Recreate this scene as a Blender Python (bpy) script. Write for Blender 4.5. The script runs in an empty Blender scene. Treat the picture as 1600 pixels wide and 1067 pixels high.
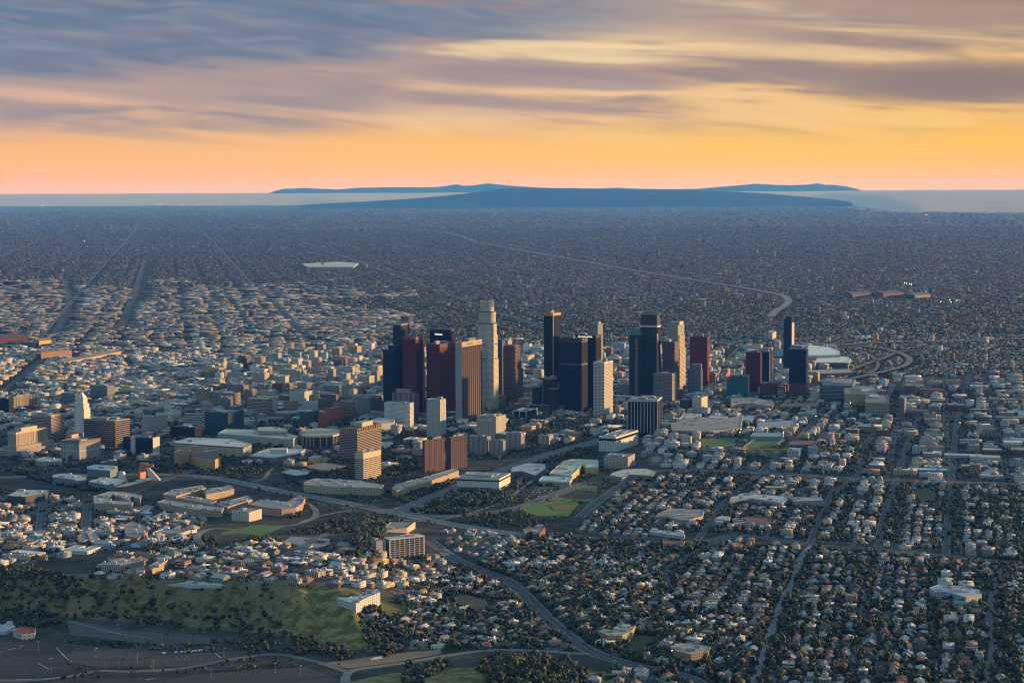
import bpy, math, random
import numpy as np
from math import sin, cos, tan, atan, atan2, radians, sqrt, pi
from mathutils import Matrix, Vector
random.seed(7)
rng = np.random.default_rng(11)
scene = bpy.context.scene

# ------------------------------------------------------------------ camera
FPX = 3033.0                      # focal length in pixels of the 1600 px wide photograph
CAM_H = 640.0
PITCH = atan((533.5 - 299.5) / FPX)
ROLL = radians(0.25)
FW = Vector((0, cos(PITCH), -sin(PITCH)))
R0 = Vector((1, 0, 0)); U0 = Vector((0, sin(PITCH), cos(PITCH)))
RT = R0 * cos(ROLL) - U0 * sin(ROLL)
UP = R0 * sin(ROLL) + U0 * cos(ROLL)
cam_data = bpy.data.cameras.new("camera")
cam_data.sensor_width = 36.0
cam_data.lens = FPX / 1600 * 36.0
cam_data.clip_start = 5.0
cam_data.clip_end = 600000.0
cam = bpy.data.objects.new("camera", cam_data)
scene.collection.objects.link(cam)
M = Matrix.Identity(4)
for i in range(3):
    M[i][0] = RT[i]; M[i][1] = UP[i]; M[i][2] = -FW[i]
M[2][3] = CAM_H
cam.matrix_world = M
scene.camera = cam

# ------------------------------------------------------------------ view / engine
scene.view_settings.view_transform = 'Standard'
scene.view_settings.look = 'None'
scene.view_settings.gamma = 1.0
scene.view_settings.use_curve_mapping = False
scene.view_settings.exposure = 1.35
scene.render.engine = 'CYCLES'
scene.cycles.use_denoising = True
scene.cycles.denoiser = 'OPENIMAGEDENOISE'
scene.cycles.denoising_prefilter = 'ACCURATE'
scene.cycles.max_bounces = 4
scene.cycles.diffuse_bounces = 2
scene.cycles.glossy_bounces = 2
scene.cycles.volume_bounces = 0
scene.cycles.transmission_bounces = 2
scene.cycles.use_adaptive_sampling = False
scene.cycles.adaptive_threshold = 0.02
scene.cycles.sample_clamp_indirect = 4.0
scene.cycles.pixel_filter_type = 'BLACKMAN_HARRIS'
scene.cycles.filter_width = 1.15

SUN_AZ = radians(71.0)            # clockwise from the view axis
SUN_EL = radians(5.0)

# ------------------------------------------------------------------ node helper
class NT:
    def __init__(s, tree):
        s.t = tree; s.n = tree.nodes; s.l = tree.links
    def node(s, typ, **kw):
        n = s.n.new(typ)
        for k, v in kw.items():
            setattr(n, k, v)
        return n
    def set(s, sock, v):
        if hasattr(v, 'is_output') or isinstance(v, bpy.types.NodeSocket):
            s.l.new(v, sock)
        elif v is not None:
            sock.default_value = v
    def math(s, op, a, b=None, c=None, clamp=False):
        n = s.node('ShaderNodeMath', operation=op); n.use_clamp = clamp
        s.set(n.inputs[0], a)
        if b is not None: s.set(n.inputs[1], b)
        if c is not None: s.set(n.inputs[2], c)
        return n.outputs[0]
    def mix(s, f, a, b, blend='MIX'):
        n = s.node('ShaderNodeMix', data_type='RGBA', blend_type=blend)
        s.set(n.inputs[0], f)
        def col(v): return (*v, 1.0) if isinstance(v, tuple) and len(v) == 3 else v
        s.set(n.inputs[6], col(a)); s.set(n.inputs[7], col(b))
        return n.outputs[2]
    def smooth(s, v, a, b):
        n = s.node('ShaderNodeMapRange', interpolation_type='SMOOTHSTEP')
        s.set(n.inputs[0], v)
        lo, hi = (a, b) if a < b else (b, a)
        n.inputs[1].default_value = lo; n.inputs[2].default_value = hi
        n.inputs[3].default_value = 0.0 if a < b else 1.0
        n.inputs[4].default_value = 1.0 if a < b else 0.0
        return n.outputs[0]
    def ramp(s, v, stops, interp='LINEAR'):
        n = s.node('ShaderNodeValToRGB'); n.color_ramp.interpolation = interp
        e = n.color_ramp.elements
        while len(e) > 1: e.remove(e[-1])
        e[0].position = stops[0][0]; e[0].color = (*stops[0][1], 1)
        for p, c in stops[1:]:
            x = e.new(p); x.color = (*c, 1)
        s.set(n.inputs[0], v)
        return n.outputs[0]
    def noise(s, vec, scale, detail=4, rough=0.55, dist=0.0, dims='3D'):
        n = s.node('ShaderNodeTexNoise', noise_dimensions=dims)
        if vec is not None: s.set(n.inputs['Vector'], vec)
        n.inputs['Scale'].default_value = scale; n.inputs['Detail'].default_value = detail
        n.inputs['Roughness'].default_value = rough; n.inputs['Distortion'].default_value = dist
        return n.outputs[0]
    def comb(s, x, y, z=0.0):
        n = s.node('ShaderNodeCombineXYZ')
        s.set(n.inputs[0], x); s.set(n.inputs[1], y); s.set(n.inputs[2], z)
        return n.outputs[0]
def lin(c):
    """sRGB 0-255 -> linear"""
    r = []
    for v in c:
        v /= 255.0
        r.append(v / 12.92 if v <= 0.04045 else ((v + 0.055) / 1.055) ** 2.4)
    return tuple(r)

# ------------------------------------------------------------------ sky
world = bpy.data.worlds.new("World"); scene.world = world
world.use_nodes = True
w = NT(world.node_tree); w.n.clear()
out = w.node('ShaderNodeOutputWorld'); bg = w.node('ShaderNodeBackground')
w.l.new(bg.outputs[0], out.inputs[0])
sky = w.node('ShaderNodeTexSky', sky_type='NISHITA')
sky.sun_disc = False; sky.sun_elevation = SUN_EL; sky.sun_rotation = SUN_AZ
sky.altitude = 600; sky.air_density = 1.2; sky.dust_density = 2.0; sky.ozone_density = 2.0
tc = w.node('ShaderNodeTexCoord'); sp = w.node('ShaderNodeSeparateXYZ')
w.l.new(tc.outputs['Generated'], sp.inputs[0])
az = w.math('MULTIPLY', w.math('ARCTAN2', sp.outputs[0], sp.outputs[1]), 57.2958)     # degrees right of the view axis
el = w.math('MULTIPLY', w.math('ARCSINE', sp.outputs[2]), 57.2958)                    # degrees above the horizon
# glow along the horizon: salmon in the east of south, gold towards the sun
azn = w.math('DIVIDE', w.math('ADD', az, 30.0), 90.0, clamp=True)
low = w.ramp(azn, [(0.0, lin((220, 150, 108))), (0.17, lin((255, 184, 92))), (0.33, lin((255, 192, 74))),
                   (0.42, lin((255, 198, 40))), (0.51, lin((255, 192, 0))), (0.75, lin((255, 176, 40))), (1.0, lin((255, 190, 90)))])
mid = w.ramp(azn, [(0.0, lin((150, 122, 124))), (0.16, lin((204, 168, 148))), (0.33, lin((224, 184, 142))),
                   (0.48, lin((244, 196, 110))), (0.75, lin((255, 190, 80))), (1.0, lin((255, 200, 110)))])
high = w.ramp(azn, [(0.0, lin((84, 104, 132))), (0.16, lin((112, 132, 152))), (0.32, lin((160, 160, 158))),
                    (0.46, lin((190, 168, 146))), (0.75, lin((236, 196, 140))), (1.0, lin((200, 180, 150)))])
# slow warps so that nothing follows the horizon exactly
vec1 = w.comb(w.math('MULTIPLY', az, 0.10), w.math('MULTIPLY', w.math('ADD', el, w.math('MULTIPLY', az, 0.02)), 0.5))
wa = w.math('SUBTRACT', w.noise(vec1, 1.0, 3, 0.5), 0.5)
elw = w.math('ADD', el, w.math('MULTIPLY', wa, 1.3))
c1 = w.mix(w.smooth(elw, 1.0, 2.7), low, mid)
base = w.mix(w.smooth(elw, 2.6, 5.4), c1, high)
# long cirrus streaks drawn out by the wind, tilting down to the right
elt = w.math('ADD', el, w.math('MULTIPLY', az, 0.075))
v2 = w.comb(w.math('MULTIPLY', az, 0.11), w.math('MULTIPLY', elt, 1.15), 3.4)
n2 = w.noise(v2, 1.0, 4, 0.48, 1.2)
v3 = w.comb(w.math('MULTIPLY', az, 0.42), w.math('MULTIPLY', elt, 2.9), 7.7)
n3 = w.noise(v3, 1.0, 4, 0.52, 0.8)
clear_low = w.smooth(elw, 1.35, 2.3)
shade_n = w.math('ADD', w.math('MULTIPLY', n2, 0.78), w.math('MULTIPLY', n3, 0.22))
grey = w.ramp(azn, [(0.0, lin((92, 102, 122))), (0.2, lin((142, 136, 144))), (0.38, lin((152, 132, 132))), (0.5, lin((146, 122, 112))), (0.8, lin((190, 150, 110)))])
bright = w.ramp(azn, [(0.0, lin((214, 160, 140))), (0.2, lin((232, 184, 150))), (0.36, lin((250, 212, 158))), (0.5, lin((244, 204, 140))), (0.8, lin((255, 225, 140)))])
f_grey = w.math('MULTIPLY', w.math('MULTIPLY', w.smooth(shade_n, 0.43, 0.64), 0.95), clear_low)
f_bri = w.math('MULTIPLY', w.math('MULTIPLY', w.smooth(shade_n, 0.52, 0.32), 0.7), w.smooth(elw, 0.9, 1.9))
s1 = w.mix(f_bri, base, bright)
s2 = w.mix(f_grey, s1, grey)
# the slate-blue deck across the upper left, its lower edge tilting
def blob(caz, cel, raz, rel, tilt):
    da = w.math('SUBTRACT', az, caz)
    de = w.math('SUBTRACT', w.math('ADD', el, w.math('MULTIPLY', da, tilt)), cel)
    q = w.math('ADD', w.math('POWER', w.math('ABSOLUTE', w.math('DIVIDE', da, raz)), 2.0), w.math('POWER', w.math('ABSOLUTE', w.math('DIVIDE', de, rel)), 2.0))
    q = w.math('ADD', q, w.math('MULTIPLY', w.math('SUBTRACT', shade_n, 0.5), 3.4))
    return w.smooth(q, 1.35, 0.25)
slate = w.ramp(n3, [(0.3, lin((78, 104, 140))), (0.52, lin((96, 120, 150))), (0.75, lin((136, 142, 156)))])
mv = w.noise(w.comb(w.math('MULTIPLY', az, 0.085), w.math('MULTIPLY', elt, 0.9), 11.3), 1.0, 3, 0.5, 0.6)
mauve = w.ramp(azn, [(0.0, lin((130, 124, 136))), (0.2, lin((160, 144, 146))), (0.36, lin((176, 150, 142))), (0.5, lin((166, 140, 124))), (0.8, lin((200, 160, 120)))])
s2 = w.mix(w.math('MULTIPLY', w.math('MULTIPLY', w.smooth(mv, 0.44, 0.64), 0.75), w.smooth(elw, 1.7, 2.7)), s2, mauve)
s3 = w.mix(w.math('MULTIPLY', blob(-9.5, 4.75, 13.0, 1.25, -0.045), 0.78), s2, slate)
s4 = w.mix(w.math('MULTIPLY', blob(13.0, 3.05, 4.6, 0.62, 0.0), 0.85), s3, lin((138, 118, 112)))
s5 = w.mix(w.math('MULTIPLY', blob(1.2, 3.35, 4.4, 0.34, 0.05), 0.75), s4, lin((150, 134, 140)))
s6 = w.mix(w.math('MULTIPLY', blob(1.0, 4.05, 4.6, 0.30, 0.035), 0.66), s5, lin((255, 226, 168)))
s7 = w.mix(w.math('MULTIPLY', blob(8.2, 3.95, 4.6, 0.26, 0.03), 0.5), s6, lin((248, 212, 156)))
# above the picture: the cloud deck overhead and the dusk-blue sky away from the sun
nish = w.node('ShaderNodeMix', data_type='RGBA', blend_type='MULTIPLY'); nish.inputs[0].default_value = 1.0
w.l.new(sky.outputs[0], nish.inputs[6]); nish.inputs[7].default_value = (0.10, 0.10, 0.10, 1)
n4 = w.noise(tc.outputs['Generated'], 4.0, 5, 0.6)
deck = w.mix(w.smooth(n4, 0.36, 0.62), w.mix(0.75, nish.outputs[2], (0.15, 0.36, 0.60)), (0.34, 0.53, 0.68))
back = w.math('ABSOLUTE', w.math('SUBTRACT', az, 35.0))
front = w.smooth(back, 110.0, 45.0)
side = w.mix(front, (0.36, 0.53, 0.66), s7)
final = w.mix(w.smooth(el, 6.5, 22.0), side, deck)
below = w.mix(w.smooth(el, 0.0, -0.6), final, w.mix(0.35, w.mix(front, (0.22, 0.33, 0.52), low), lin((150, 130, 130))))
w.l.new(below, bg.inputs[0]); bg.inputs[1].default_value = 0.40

# ------------------------------------------------------------------ sun
sd = bpy.data.lights.new("sun", 'SUN'); sd.energy = 3.0; sd.angle = radians(1.6); sd.color = (1.0, 0.64, 0.33)
so = bpy.data.objects.new("sun", sd); scene.collection.objects.link(so)
sdir = Vector((sin(SUN_AZ) * cos(SUN_EL), cos(SUN_AZ) * cos(SUN_EL), sin(SUN_EL)))
so.rotation_euler = sdir.to_track_quat('Z', 'Y').to_euler()
so.location = sdir * 3000 + Vector((0, 4000, 0))

# ------------------------------------------------------------------ terrain height and pixel <-> world
def sstep(a, b, x):
    t = np.clip((np.asarray(x, float) - a) / (b - a), 0, 1)
    return t * t * (3 - 2 * t)
_cx = np.array([-1500, -760, -640, -500, -400, -330, -290, -235, -185, -120])
_cy = np.array([3080, 3035, 3015, 2985, 2965, 2950, 2945, 2900, 2880, 2880])      # crest of the ridge
_fy = np.array([3000, 2950, 2905, 2855, 2815, 2790, 2760, 2700, 2690, 2700])      # its foot
_cz = np.array([30, 36, 40, 42, 42, 42, 40, 34, 12, 0])
def T(x, y):
    x = np.asarray(x, float); y = np.asarray(y, float)
    yc = np.interp(x, _cx, _cy); yf = np.interp(x, _cx, _fy); zc = np.interp(x, _cx, _cz)
    t = np.clip((y - yf) / (yc - yf), 0, 1)
    gul = 7.5 * np.sin(x * 0.075 + 1.3 * np.sin(x * 0.021) + y * 0.02) * np.sin(pi * t) + 3.2 * np.sin(x * 0.19 + y * 0.05) * np.sin(pi * t)
    s = (t * t * (3 - 2 * t)) * zc + gul * np.clip(zc / 40, 0, 1)
    s = s * (1 - sstep(3150, 3850, y))
    # knoll in the bottom middle, and a bluff under the sports ground
    k = 24 * np.exp(-(((x + 20) / 150) ** 2 + ((y - 2430) / 95) ** 2))
    b = 20 * sstep(4540, 4632, y) * (1 - sstep(4960, 5300, y)) * sstep(320, 400, x) * (1 - sstep(720, 860, x))
    g = 5.0 * np.sin(x * 0.0061 + 1.0) * np.sin(y * 0.0052) * sstep(100, 500, x + 0.25 * (y - 2600)) * (1 - sstep(4200, 5200, y))
    return s + k + b + g
CAMV = Vector((0, 0, CAM_H))
def ray(px, py):
    return FW + RT * ((px - 800) / FPX) + UP * ((533.5 - py) / FPX)
def G(px, py, dz=0.0):
    """where the view ray through a pixel meets the ground"""
    d = ray(px, py)
    if d.z >= -1e-5: d = Vector((d.x, d.y, -1e-5))
    t0 = (CAM_H - 75) / -d.z; t1 = (CAM_H + 12) / -d.z
    ts = np.linspace(t0, t1, 80)
    f = (CAM_H + d.z * ts) - T(d.x * ts, d.y * ts) - dz
    i = int(np.argmax(f <= 0)) if (f <= 0).any() else len(ts) - 1
    if i > 0:
        a, b = ts[i - 1], ts[i]
        fa, fb = f[i - 1], f[i]
        t = a + (b - a) * (fa / (fa - fb) if fa != fb else 0.5)
    else:
        t = ts[0]
    return Vector((d.x * t, d.y * t, CAM_H + d.z * t - dz))
def P(v):
    """world point -> photograph pixel"""
    q = Vector(v) - CAMV
    dep = q.dot(FW)
    return 800 + FPX * q.dot(RT) / dep, 533.5 - FPX * q.dot(UP) / dep
def Pn(x, y, z):
    x = np.asarray(x, float); y = np.asarray(y, float); z = np.asarray(z, float) - CAM_H
    dep = x * FW[0] + y * FW[1] + z * FW[2]
    return (800 + FPX * (x * RT[0] + y * RT[1] + z * RT[2]) / dep, 533.5 - FPX * (x * UP[0] + y * UP[1] + z * UP[2]) / dep, dep)

# ------------------------------------------------------------------ materials
MATS = {}
def newmat(name):
    m = bpy.data.materials.new(name); m.use_nodes = True
    n = NT(m.node_tree); n.n.clear()
    o = n.node('ShaderNodeOutputMaterial'); b = n.node('ShaderNodeBsdfPrincipled')
    n.l.new(b.outputs[0], o.inputs[0]); MATS[name] = m
    return n, b
def colattr(n):
    a = n.node('ShaderNodeAttribute'); a.attribute_name = 'Col'
    return a.outputs[0]
def facade(name, du, dv, wu, wv, glass=(0.02, 0.028, 0.04), grough=0.12, wrough=0.75, var=0.5):
    """wall with a grid of windows; UVs are metres; wu, wv the window's share of a bay and a storey"""
    n, b = newmat(name)
    c = colattr(n)
    uv = n.node('ShaderNodeUVMap'); uv.uv_map = 'UVMap'
    s = n.node('ShaderNodeSeparateXYZ'); n.l.new(uv.outputs[0], s.inputs[0])
    u = n.math('DIVIDE', s.outputs[0], du); v = n.math('DIVIDE', s.outputs[1], dv)
    fu = n.math('FRACT', u); fv = n.math('FRACT', v)
    def band(f, wdt):
        if wdt >= 1: return 1.0
        return n.math('LESS_THAN', n.math('ABSOLUTE', n.math('SUBTRACT', f, 0.5)), wdt / 2)
    m = n.math('MULTIPLY', band(fu, wu), band(fv, wv))
    wn = n.node('ShaderNodeTexWhiteNoise', noise_dimensions='2D')
    n.l.new(n.comb(n.math('FLOOR', u), n.math('FLOOR', v)), wn.inputs['Vector'])
    g = n.mix(n.math('MULTIPLY', wn.outputs[0], var), glass, (0.10, 0.11, 0.12))
    geo = n.node('ShaderNodeNewGeometry')
    stain = n.noise(geo.outputs['Position'], 0.06, 4, 0.6)
    wc = n.mix(0.35, c, n.mix(stain, (0.35, 0.33, 0.30), (1.0, 1.0, 1.0)), 'MULTIPLY')
    n.l.new(n.mix(m, wc, g), b.inputs['Base Color'])
    n.l.new(n.math('ADD', n.math('MULTIPLY', m, grough - wrough), wrough), b.inputs['Roughness'])
    return MATS[name]
facade('wall_punched', 3.4, 3.5, 0.50, 0.50)
facade('wall_bands', 9.0, 4.2, 1.0, 0.42, glass=(.03,.034,.042))
facade('wall_fins', 3.4, 400.0, 0.42, 1.0, glass=(.05,.055,.065))
facade('wall_grid', 4.2, 4.2, 0.62, 0.58, glass=(.035,.04,.05))
facade('wall_sparse', 7.0, 4.2, 0.34, 0.36)
def curtain(name, du, dv, tint, mull, rough=0.08, metal=0.0, spec=0.14):
    n, b = newmat(name)
    c = colattr(n)
    uv = n.node('ShaderNodeUVMap'); uv.uv_map = 'UVMap'
    s = n.node('ShaderNodeSeparateXYZ'); n.l.new(uv.outputs[0], s.inputs[0])
    u = n.math('DIVIDE', s.outputs[0], du); v = n.math('DIVIDE', s.outputs[1], dv)
    mu = n.math('GREATER_THAN', n.math('ABSOLUTE', n.math('SUBTRACT', n.math('FRACT', u), 0.5)), 0.40)
    mv = n.math('GREATER_THAN', n.math('ABSOLUTE', n.math('SUBTRACT', n.math('FRACT', v), 0.5)), 0.33)
    mm = n.math('MAXIMUM', mu, mv)
    wn = n.node('ShaderNodeTexWhiteNoise', noise_dimensions='2D')
    n.l.new(n.comb(n.math('FLOOR', u), n.math('FLOOR', v)), wn.inputs['Vector'])
    gl = n.mix(n.math('MULTIPLY', wn.outputs[0], 0.5), c, n.mix(0.5, c, (0.06, 0.06, 0.06)))
    n.l.new(n.mix(n.math('MULTIPLY', mm, mull), gl, tint), b.inputs['Base Color'])
    n.l.new(n.math('ADD', n.math('MULTIPLY', mm, 0.35), n.math('ADD', rough, n.math('MULTIPLY', wn.outputs[0], 0.10))), b.inputs['Roughness'])
    b.inputs['Metallic'].default_value = metal
    b.inputs['Specular IOR Level'].default_value = spec
    return MATS[name]
curtain('glass_dark', 3.2, 4.0, (0.018, 0.020, 0.026), 0.6, 0.16, 0.0, 0.03)
curtain('glass_red', 5.0, 4.6, (0.17, 0.040, 0.026), 1.0, 0.25, 0.0, 0.06)
curtain('glass_teal', 3.2, 4.0, (0.03, 0.10, 0.11), 0.7)
def plain(name, rough=0.8, bump=0.0, noise_scale=0.15, amount=0.35, metal=0.0):
    n, b = newmat(name)
    c = colattr(n)
    geo = n.node('ShaderNodeNewGeometry')
    nz = n.noise(geo.outputs['Position'], noise_scale, 5, 0.6)
    n.l.new(n.mix(amount, c, n.mix(nz, (0.35, 0.35, 0.35), (1.35, 1.35, 1.35)), 'MULTIPLY'), b.inputs['Base Color'])
    b.inputs['Roughness'].default_value = rough; b.inputs['Metallic'].default_value = metal
    return MATS[name]
plain('plain_wall', 0.8, amount=0.30)
plain('roofing', 0.85, amount=0.55, noise_scale=0.12)
plain('metal_panel', 0.45, amount=0.2, metal=0.35)
plain('glazing', 0.10, amount=0.3, noise_scale=0.2)
plain('paint', 0.4, amount=0.1)
plain('leaf', 0.75, amount=0.5, noise_scale=0.5)
plain('bark', 0.9, amount=0.4)
plain('asphalt', 0.9, amount=0.45, noise_scale=0.05)
plain('turf', 0.95, amount=0.5, noise_scale=0.06)
def emit(name, col, strength):
    n, b = newmat(name)
    b.inputs['Base Color'].default_value = (*col, 1)
    b.inputs['Emission Color'].default_value = (*col, 1); b.inputs['Emission Strength'].default_value = strength
    return MATS[name]
emit('lamp_glow', (1.0, 0.72, 0.36), 6.0)
emit('red_glow', (1.0, 0.03, 0.02), 1.6)
emit('sign_glow', (1.0, 0.93, 0.75), 0.55)

# ------------------------------------------------------------------ mesh building
class MB:
    """collects polygons; build() links them as ONE mesh object"""
    def __init__(s):
        s.v = []; s.f = []; s.c = []; s.uv = []; s.m = []; s.mats = []
    def mi(s, mat):
        if mat not in s.mats: s.mats.append(mat)
        return s.mats.index(mat)
    def face(s, pts, col, mat='plain_wall', uv=None):
        i = len(s.v); s.v.extend(pts); s.f.append(list(range(i, i + len(pts))))
        s.c.append(col); s.m.append(s.mi(mat))
        s.uv.append(uv if uv else [(p[0], p[1]) for p in pts])
    def prism(s, pts, z0, z1, col, mat='plain_wall', top=None, topmat=None, bottom=False, zt=None, u0=0.0, caps=True):
        """upright prism over a counter-clockwise polygon; zt: top outline (same count) if it tapers"""
        n = len(pts); q = zt if zt else pts
        u = u0
        for i in range(n):
            a, b = pts[i], pts[(i + 1) % n]; c, d = q[(i + 1) % n], q[i]
            L = sqrt((a[0] - b[0]) ** 2 + (a[1] - b[1]) ** 2)
            s.face([(a[0], a[1], z0), (b[0], b[1], z0), (c[0], c[1], z1), (d[0], d[1], z1)], col, mat,
                   [(u, 0), (u + L, 0), (u + L, z1 - z0), (u, z1 - z0)])
            u += L
        if caps:
            s.face([(p[0], p[1], z1) for p in q], top or col, topmat or mat)
        if bottom:
            s.face([(p[0], p[1], z0) for p in reversed(pts)], col, mat)
    def box(s, x0, x1, y0, y1, z0, z1, col, mat='plain_wall', top=None, topmat=None, bottom=False):
        s.prism([(x0, y0), (x1, y0), (x1, y1), (x0, y1)], z0, z1, col, mat, top, topmat, bottom)
    def tube(s, a, b, r0, r1, n, col, mat):
        a = Vector(a); b = Vector(b); d = (b - a).normalized()
        x = d.orthogonal().normalized(); y = d.cross(x)
        A = [a + (x * cos(2 * pi * k / n) + y * sin(2 * pi * k / n)) * r0 for k in range(n)]
        B = [b + (x * cos(2 * pi * k / n) + y * sin(2 * pi * k / n)) * r1 for k in range(n)]
        for k in range(n):
            s.face([A[k][:], A[(k + 1) % n][:], B[(k + 1) % n][:], B[k][:]], col, mat)
        s.face([p[:] for p in B], col, mat)
    def mesh(s, name):
        me = bpy.data.meshes.new(name)
        me.from_pydata(s.v, [], s.f)
        for m in s.mats: me.materials.append(MATS[m])
        me.polygons.foreach_set('material_index', s.m)
        ul = me.uv_layers.new(name='UVMap')
        ul.data.foreach_set('uv', [k for f in s.uv for p in f for k in p])
        ca = me.attributes.new('Col', 'FLOAT_COLOR', 'FACE')
        ca.data.foreach_set('color', [k for c in s.c for k in (*c, 1.0)])
        me.update()
        return me
    def build(s, name, parent=None, loc=None):
        o = bpy.data.objects.new(name, s.mesh(name)); scene.collection.objects.link(o)
        if parent: o.parent = parent
        if loc: o.location = loc
        return o
def npmesh(name, V, loops, totals, cols, mats, midx=None, uvs=None, smooth=False):
    me = bpy.data.meshes.new(name)
    V = np.asarray(V, np.float32); loops = np.asarray(loops, np.int32); totals = np.asarray(totals, np.int32)
    me.vertices.add(len(V)); me.vertices.foreach_set('co', V.ravel())
    me.loops.add(len(loops)); me.loops.foreach_set('vertex_index', loops)
    me.polygons.add(len(totals))
    st = np.zeros(len(totals), np.int32); st[1:] = np.cumsum(totals)[:-1]
    me.polygons.foreach_set('loop_start', st); me.polygons.foreach_set('loop_total', totals)
    for m in mats: me.materials.append(MATS[m])
    if midx is not None: me.polygons.foreach_set('material_index', np.asarray(midx, np.int32))
    if uvs is not None:
        ul = me.uv_layers.new(name='UVMap'); ul.data.foreach_set('uv', np.asarray(uvs, np.float32).ravel())
    ca = me.attributes.new('Col', 'FLOAT_COLOR', 'FACE')
    c4 = np.ones((len(totals), 4), np.float32); c4[:, :3] = cols
    ca.data.foreach_set('color', c4.ravel())
    if smooth: me.polygons.foreach_set('use_smooth', np.ones(len(totals), bool))
    me.update(calc_edges=True)
    o = bpy.data.objects.new(name, me); scene.collection.objects.link(o)
    return o
def empty(name, loc, rz=0.0):
    o = bpy.data.objects.new(name, None); scene.collection.objects.link(o)
    o.location = loc; o.rotation_euler = (0, 0, rz); o.empty_display_size = 5
    return o
def tag(o, label=None, cat=None, group=None, kind=None):
    if label: o['label'] = label
    if cat: o['category'] = cat
    if group: o['group'] = group
    if kind: o['kind'] = kind
    return o
def copy_tree(o, parent=None):
    c = o.copy(); scene.collection.objects.link(c)
    c.parent = parent
    for ch in list(o.children): copy_tree(ch, c)
    return c

# ------------------------------------------------------------------ occupancy raster (5 m cells)
OX0, OY0, OC = -3200.0, 2200.0, 5.0
OCC = np.zeros((int(7400 / OC), int(8200 / OC)), np.uint8)      # [ix, iy]
def inpoly(x, y, poly):
    x = np.asarray(x); y = np.asarray(y); ins = np.zeros(x.shape, bool)
    n = len(poly)
    for i in range(n):
        x0, y0 = poly[i]; x1, y1 = poly[(i + 1) % n]
        c = ((y0 > y) != (y1 > y)) & (x < (x1 - x0) * (y - y0) / ((y1 - y0) or 1e-9) + x0)
        ins ^= c
    return ins
def mark_poly(poly, val=1):
    xs = [p[0] for p in poly]; ys = [p[1] for p in poly]
    i0 = max(0, int((min(xs) - OX0) / OC)); i1 = min(OCC.shape[0], int((max(xs) - OX0) / OC) + 2)
    j0 = max(0, int((min(ys) - OY0) / OC)); j1 = min(OCC.shape[1], int((max(ys) - OY0) / OC) + 2)
    if i0 >= i1 or j0 >= j1: return
    gx, gy = np.meshgrid(OX0 + (np.arange(i0, i1) + .5) * OC, OY0 + (np.arange(j0, j1) + .5) * OC, indexing='ij')
    OCC[i0:i1, j0:j1][inpoly(gx, gy, poly)] = val
def mark_disc(x, y, r, val=1):
    mark_poly([(x + r * cos(a), y + r * sin(a)) for a in np.linspace(0, 2 * pi, 12, endpoint=False)], val)
def occ(x, y):
    i = ((np.asarray(x) - OX0) / OC).astype(int); j = ((np.asarray(y) - OY0) / OC).astype(int)
    ok = (i >= 0) & (i < OCC.shape[0]) & (j >= 0) & (j < OCC.shape[1])
    r = np.zeros(i.shape, np.uint8)
    r[ok] = OCC[i[ok], j[ok]]
    return r

# ------------------------------------------------------------------ ground
xs = np.concatenate([-np.geomspace(120000, 3300, 26), np.arange(-3200, -950, 50), np.arange(-950, 350, 10), np.arange(350, 3300, 40), np.geomspace(3300, 120000, 26)])
ys = np.concatenate([[-3000, 0, 1200], np.arange(2000, 2350, 25), np.arange(2350, 3800, 9), np.arange(3800, 4480, 40), np.arange(4480, 5000, 12), np.arange(5000, 9000, 45), np.geomspace(9000, 260000, 60)])
gx, gy = np.meshgrid(xs, ys, indexing='ij')
gz = T(gx, gy)
n0, n1 = gx.shape
V = np.stack([gx.ravel(), gy.ravel(), gz.ravel()], 1)
ii, jj = np.meshgrid(np.arange(n0 - 1), np.arange(n1 - 1), indexing='ij')
a = (ii * n1 + jj).ravel()
loops = np.stack([a, a + n1, a + n1 + 1, a + 1], 1).ravel()
n, b = newmat('ground_cover')
geo = n.node('ShaderNodeNewGeometry'); pos = geo.outputs['Position']
hill = colattr(n)
near = n.ramp(n.noise(pos, 0.02, 6, 0.65), [(0.28, (0.014, 0.020, 0.010)), (0.42, (0.026, 0.033, 0.014)), (0.50, (0.046, 0.044, 0.036)), (0.58, (0.060, 0.060, 0.050)), (0.70, (0.026, 0.036, 0.012)), (0.8, (0.12, 0.10, 0.08))])
vor = n.node('ShaderNodeTexVoronoi', feature='F1'); vor.inputs['Scale'].default_value = 0.022
n.l.new(n.comb(n.node('ShaderNodeSeparateXYZ').outputs[0], 0.0), vor.inputs['Vector'])
sx = n.node('ShaderNodeSeparateXYZ'); n.l.new(pos, sx.inputs[0])
rx = n.math('ADD', n.math('MULTIPLY', sx.outputs[0], 0.9), n.math('MULTIPLY', sx.outputs[1], -0.43))
ry = n.math('ADD', n.math('MULTIPLY', sx.outputs[0], 0.43), n.math('MULTIPLY', sx.outputs[1], 0.9))
for l in list(vor.inputs['Vector'].links): n.l.remove(l)
n.l.new(n.comb(rx, ry, 0.0), vor.inputs['Vector'])
vr = n.node('ShaderNodeSeparateColor'); n.l.new(vor.outputs['Color'], vr.inputs[0])
town = n.ramp(vr.outputs[0], [(0.0, (0.018, 0.026, 0.016)), (0.42, (0.030, 0.040, 0.026)), (0.5, (0.07, 0.065, 0.06)), (0.72, (0.12, 0.115, 0.11)), (0.86, (0.22, 0.21, 0.20)), (0.97, (0.46, 0.45, 0.43))], 'CONSTANT')
wide = n.noise(n.comb(n.math('MULTIPLY', sx.outputs[0], 0.00022), n.math('MULTIPLY', sx.outputs[1], 0.00011)), 1.0, 5, 0.6)
town2 = n.mix(n.smooth(wide, 0.45, 0.62), n.mix(0.72, town, (0.020, 0.027, 0.020)), town)
dist = sx.outputs[1]
gcol = n.mix(n.smooth(dist, 9500.0, 13500.0), near, town2)
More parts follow.
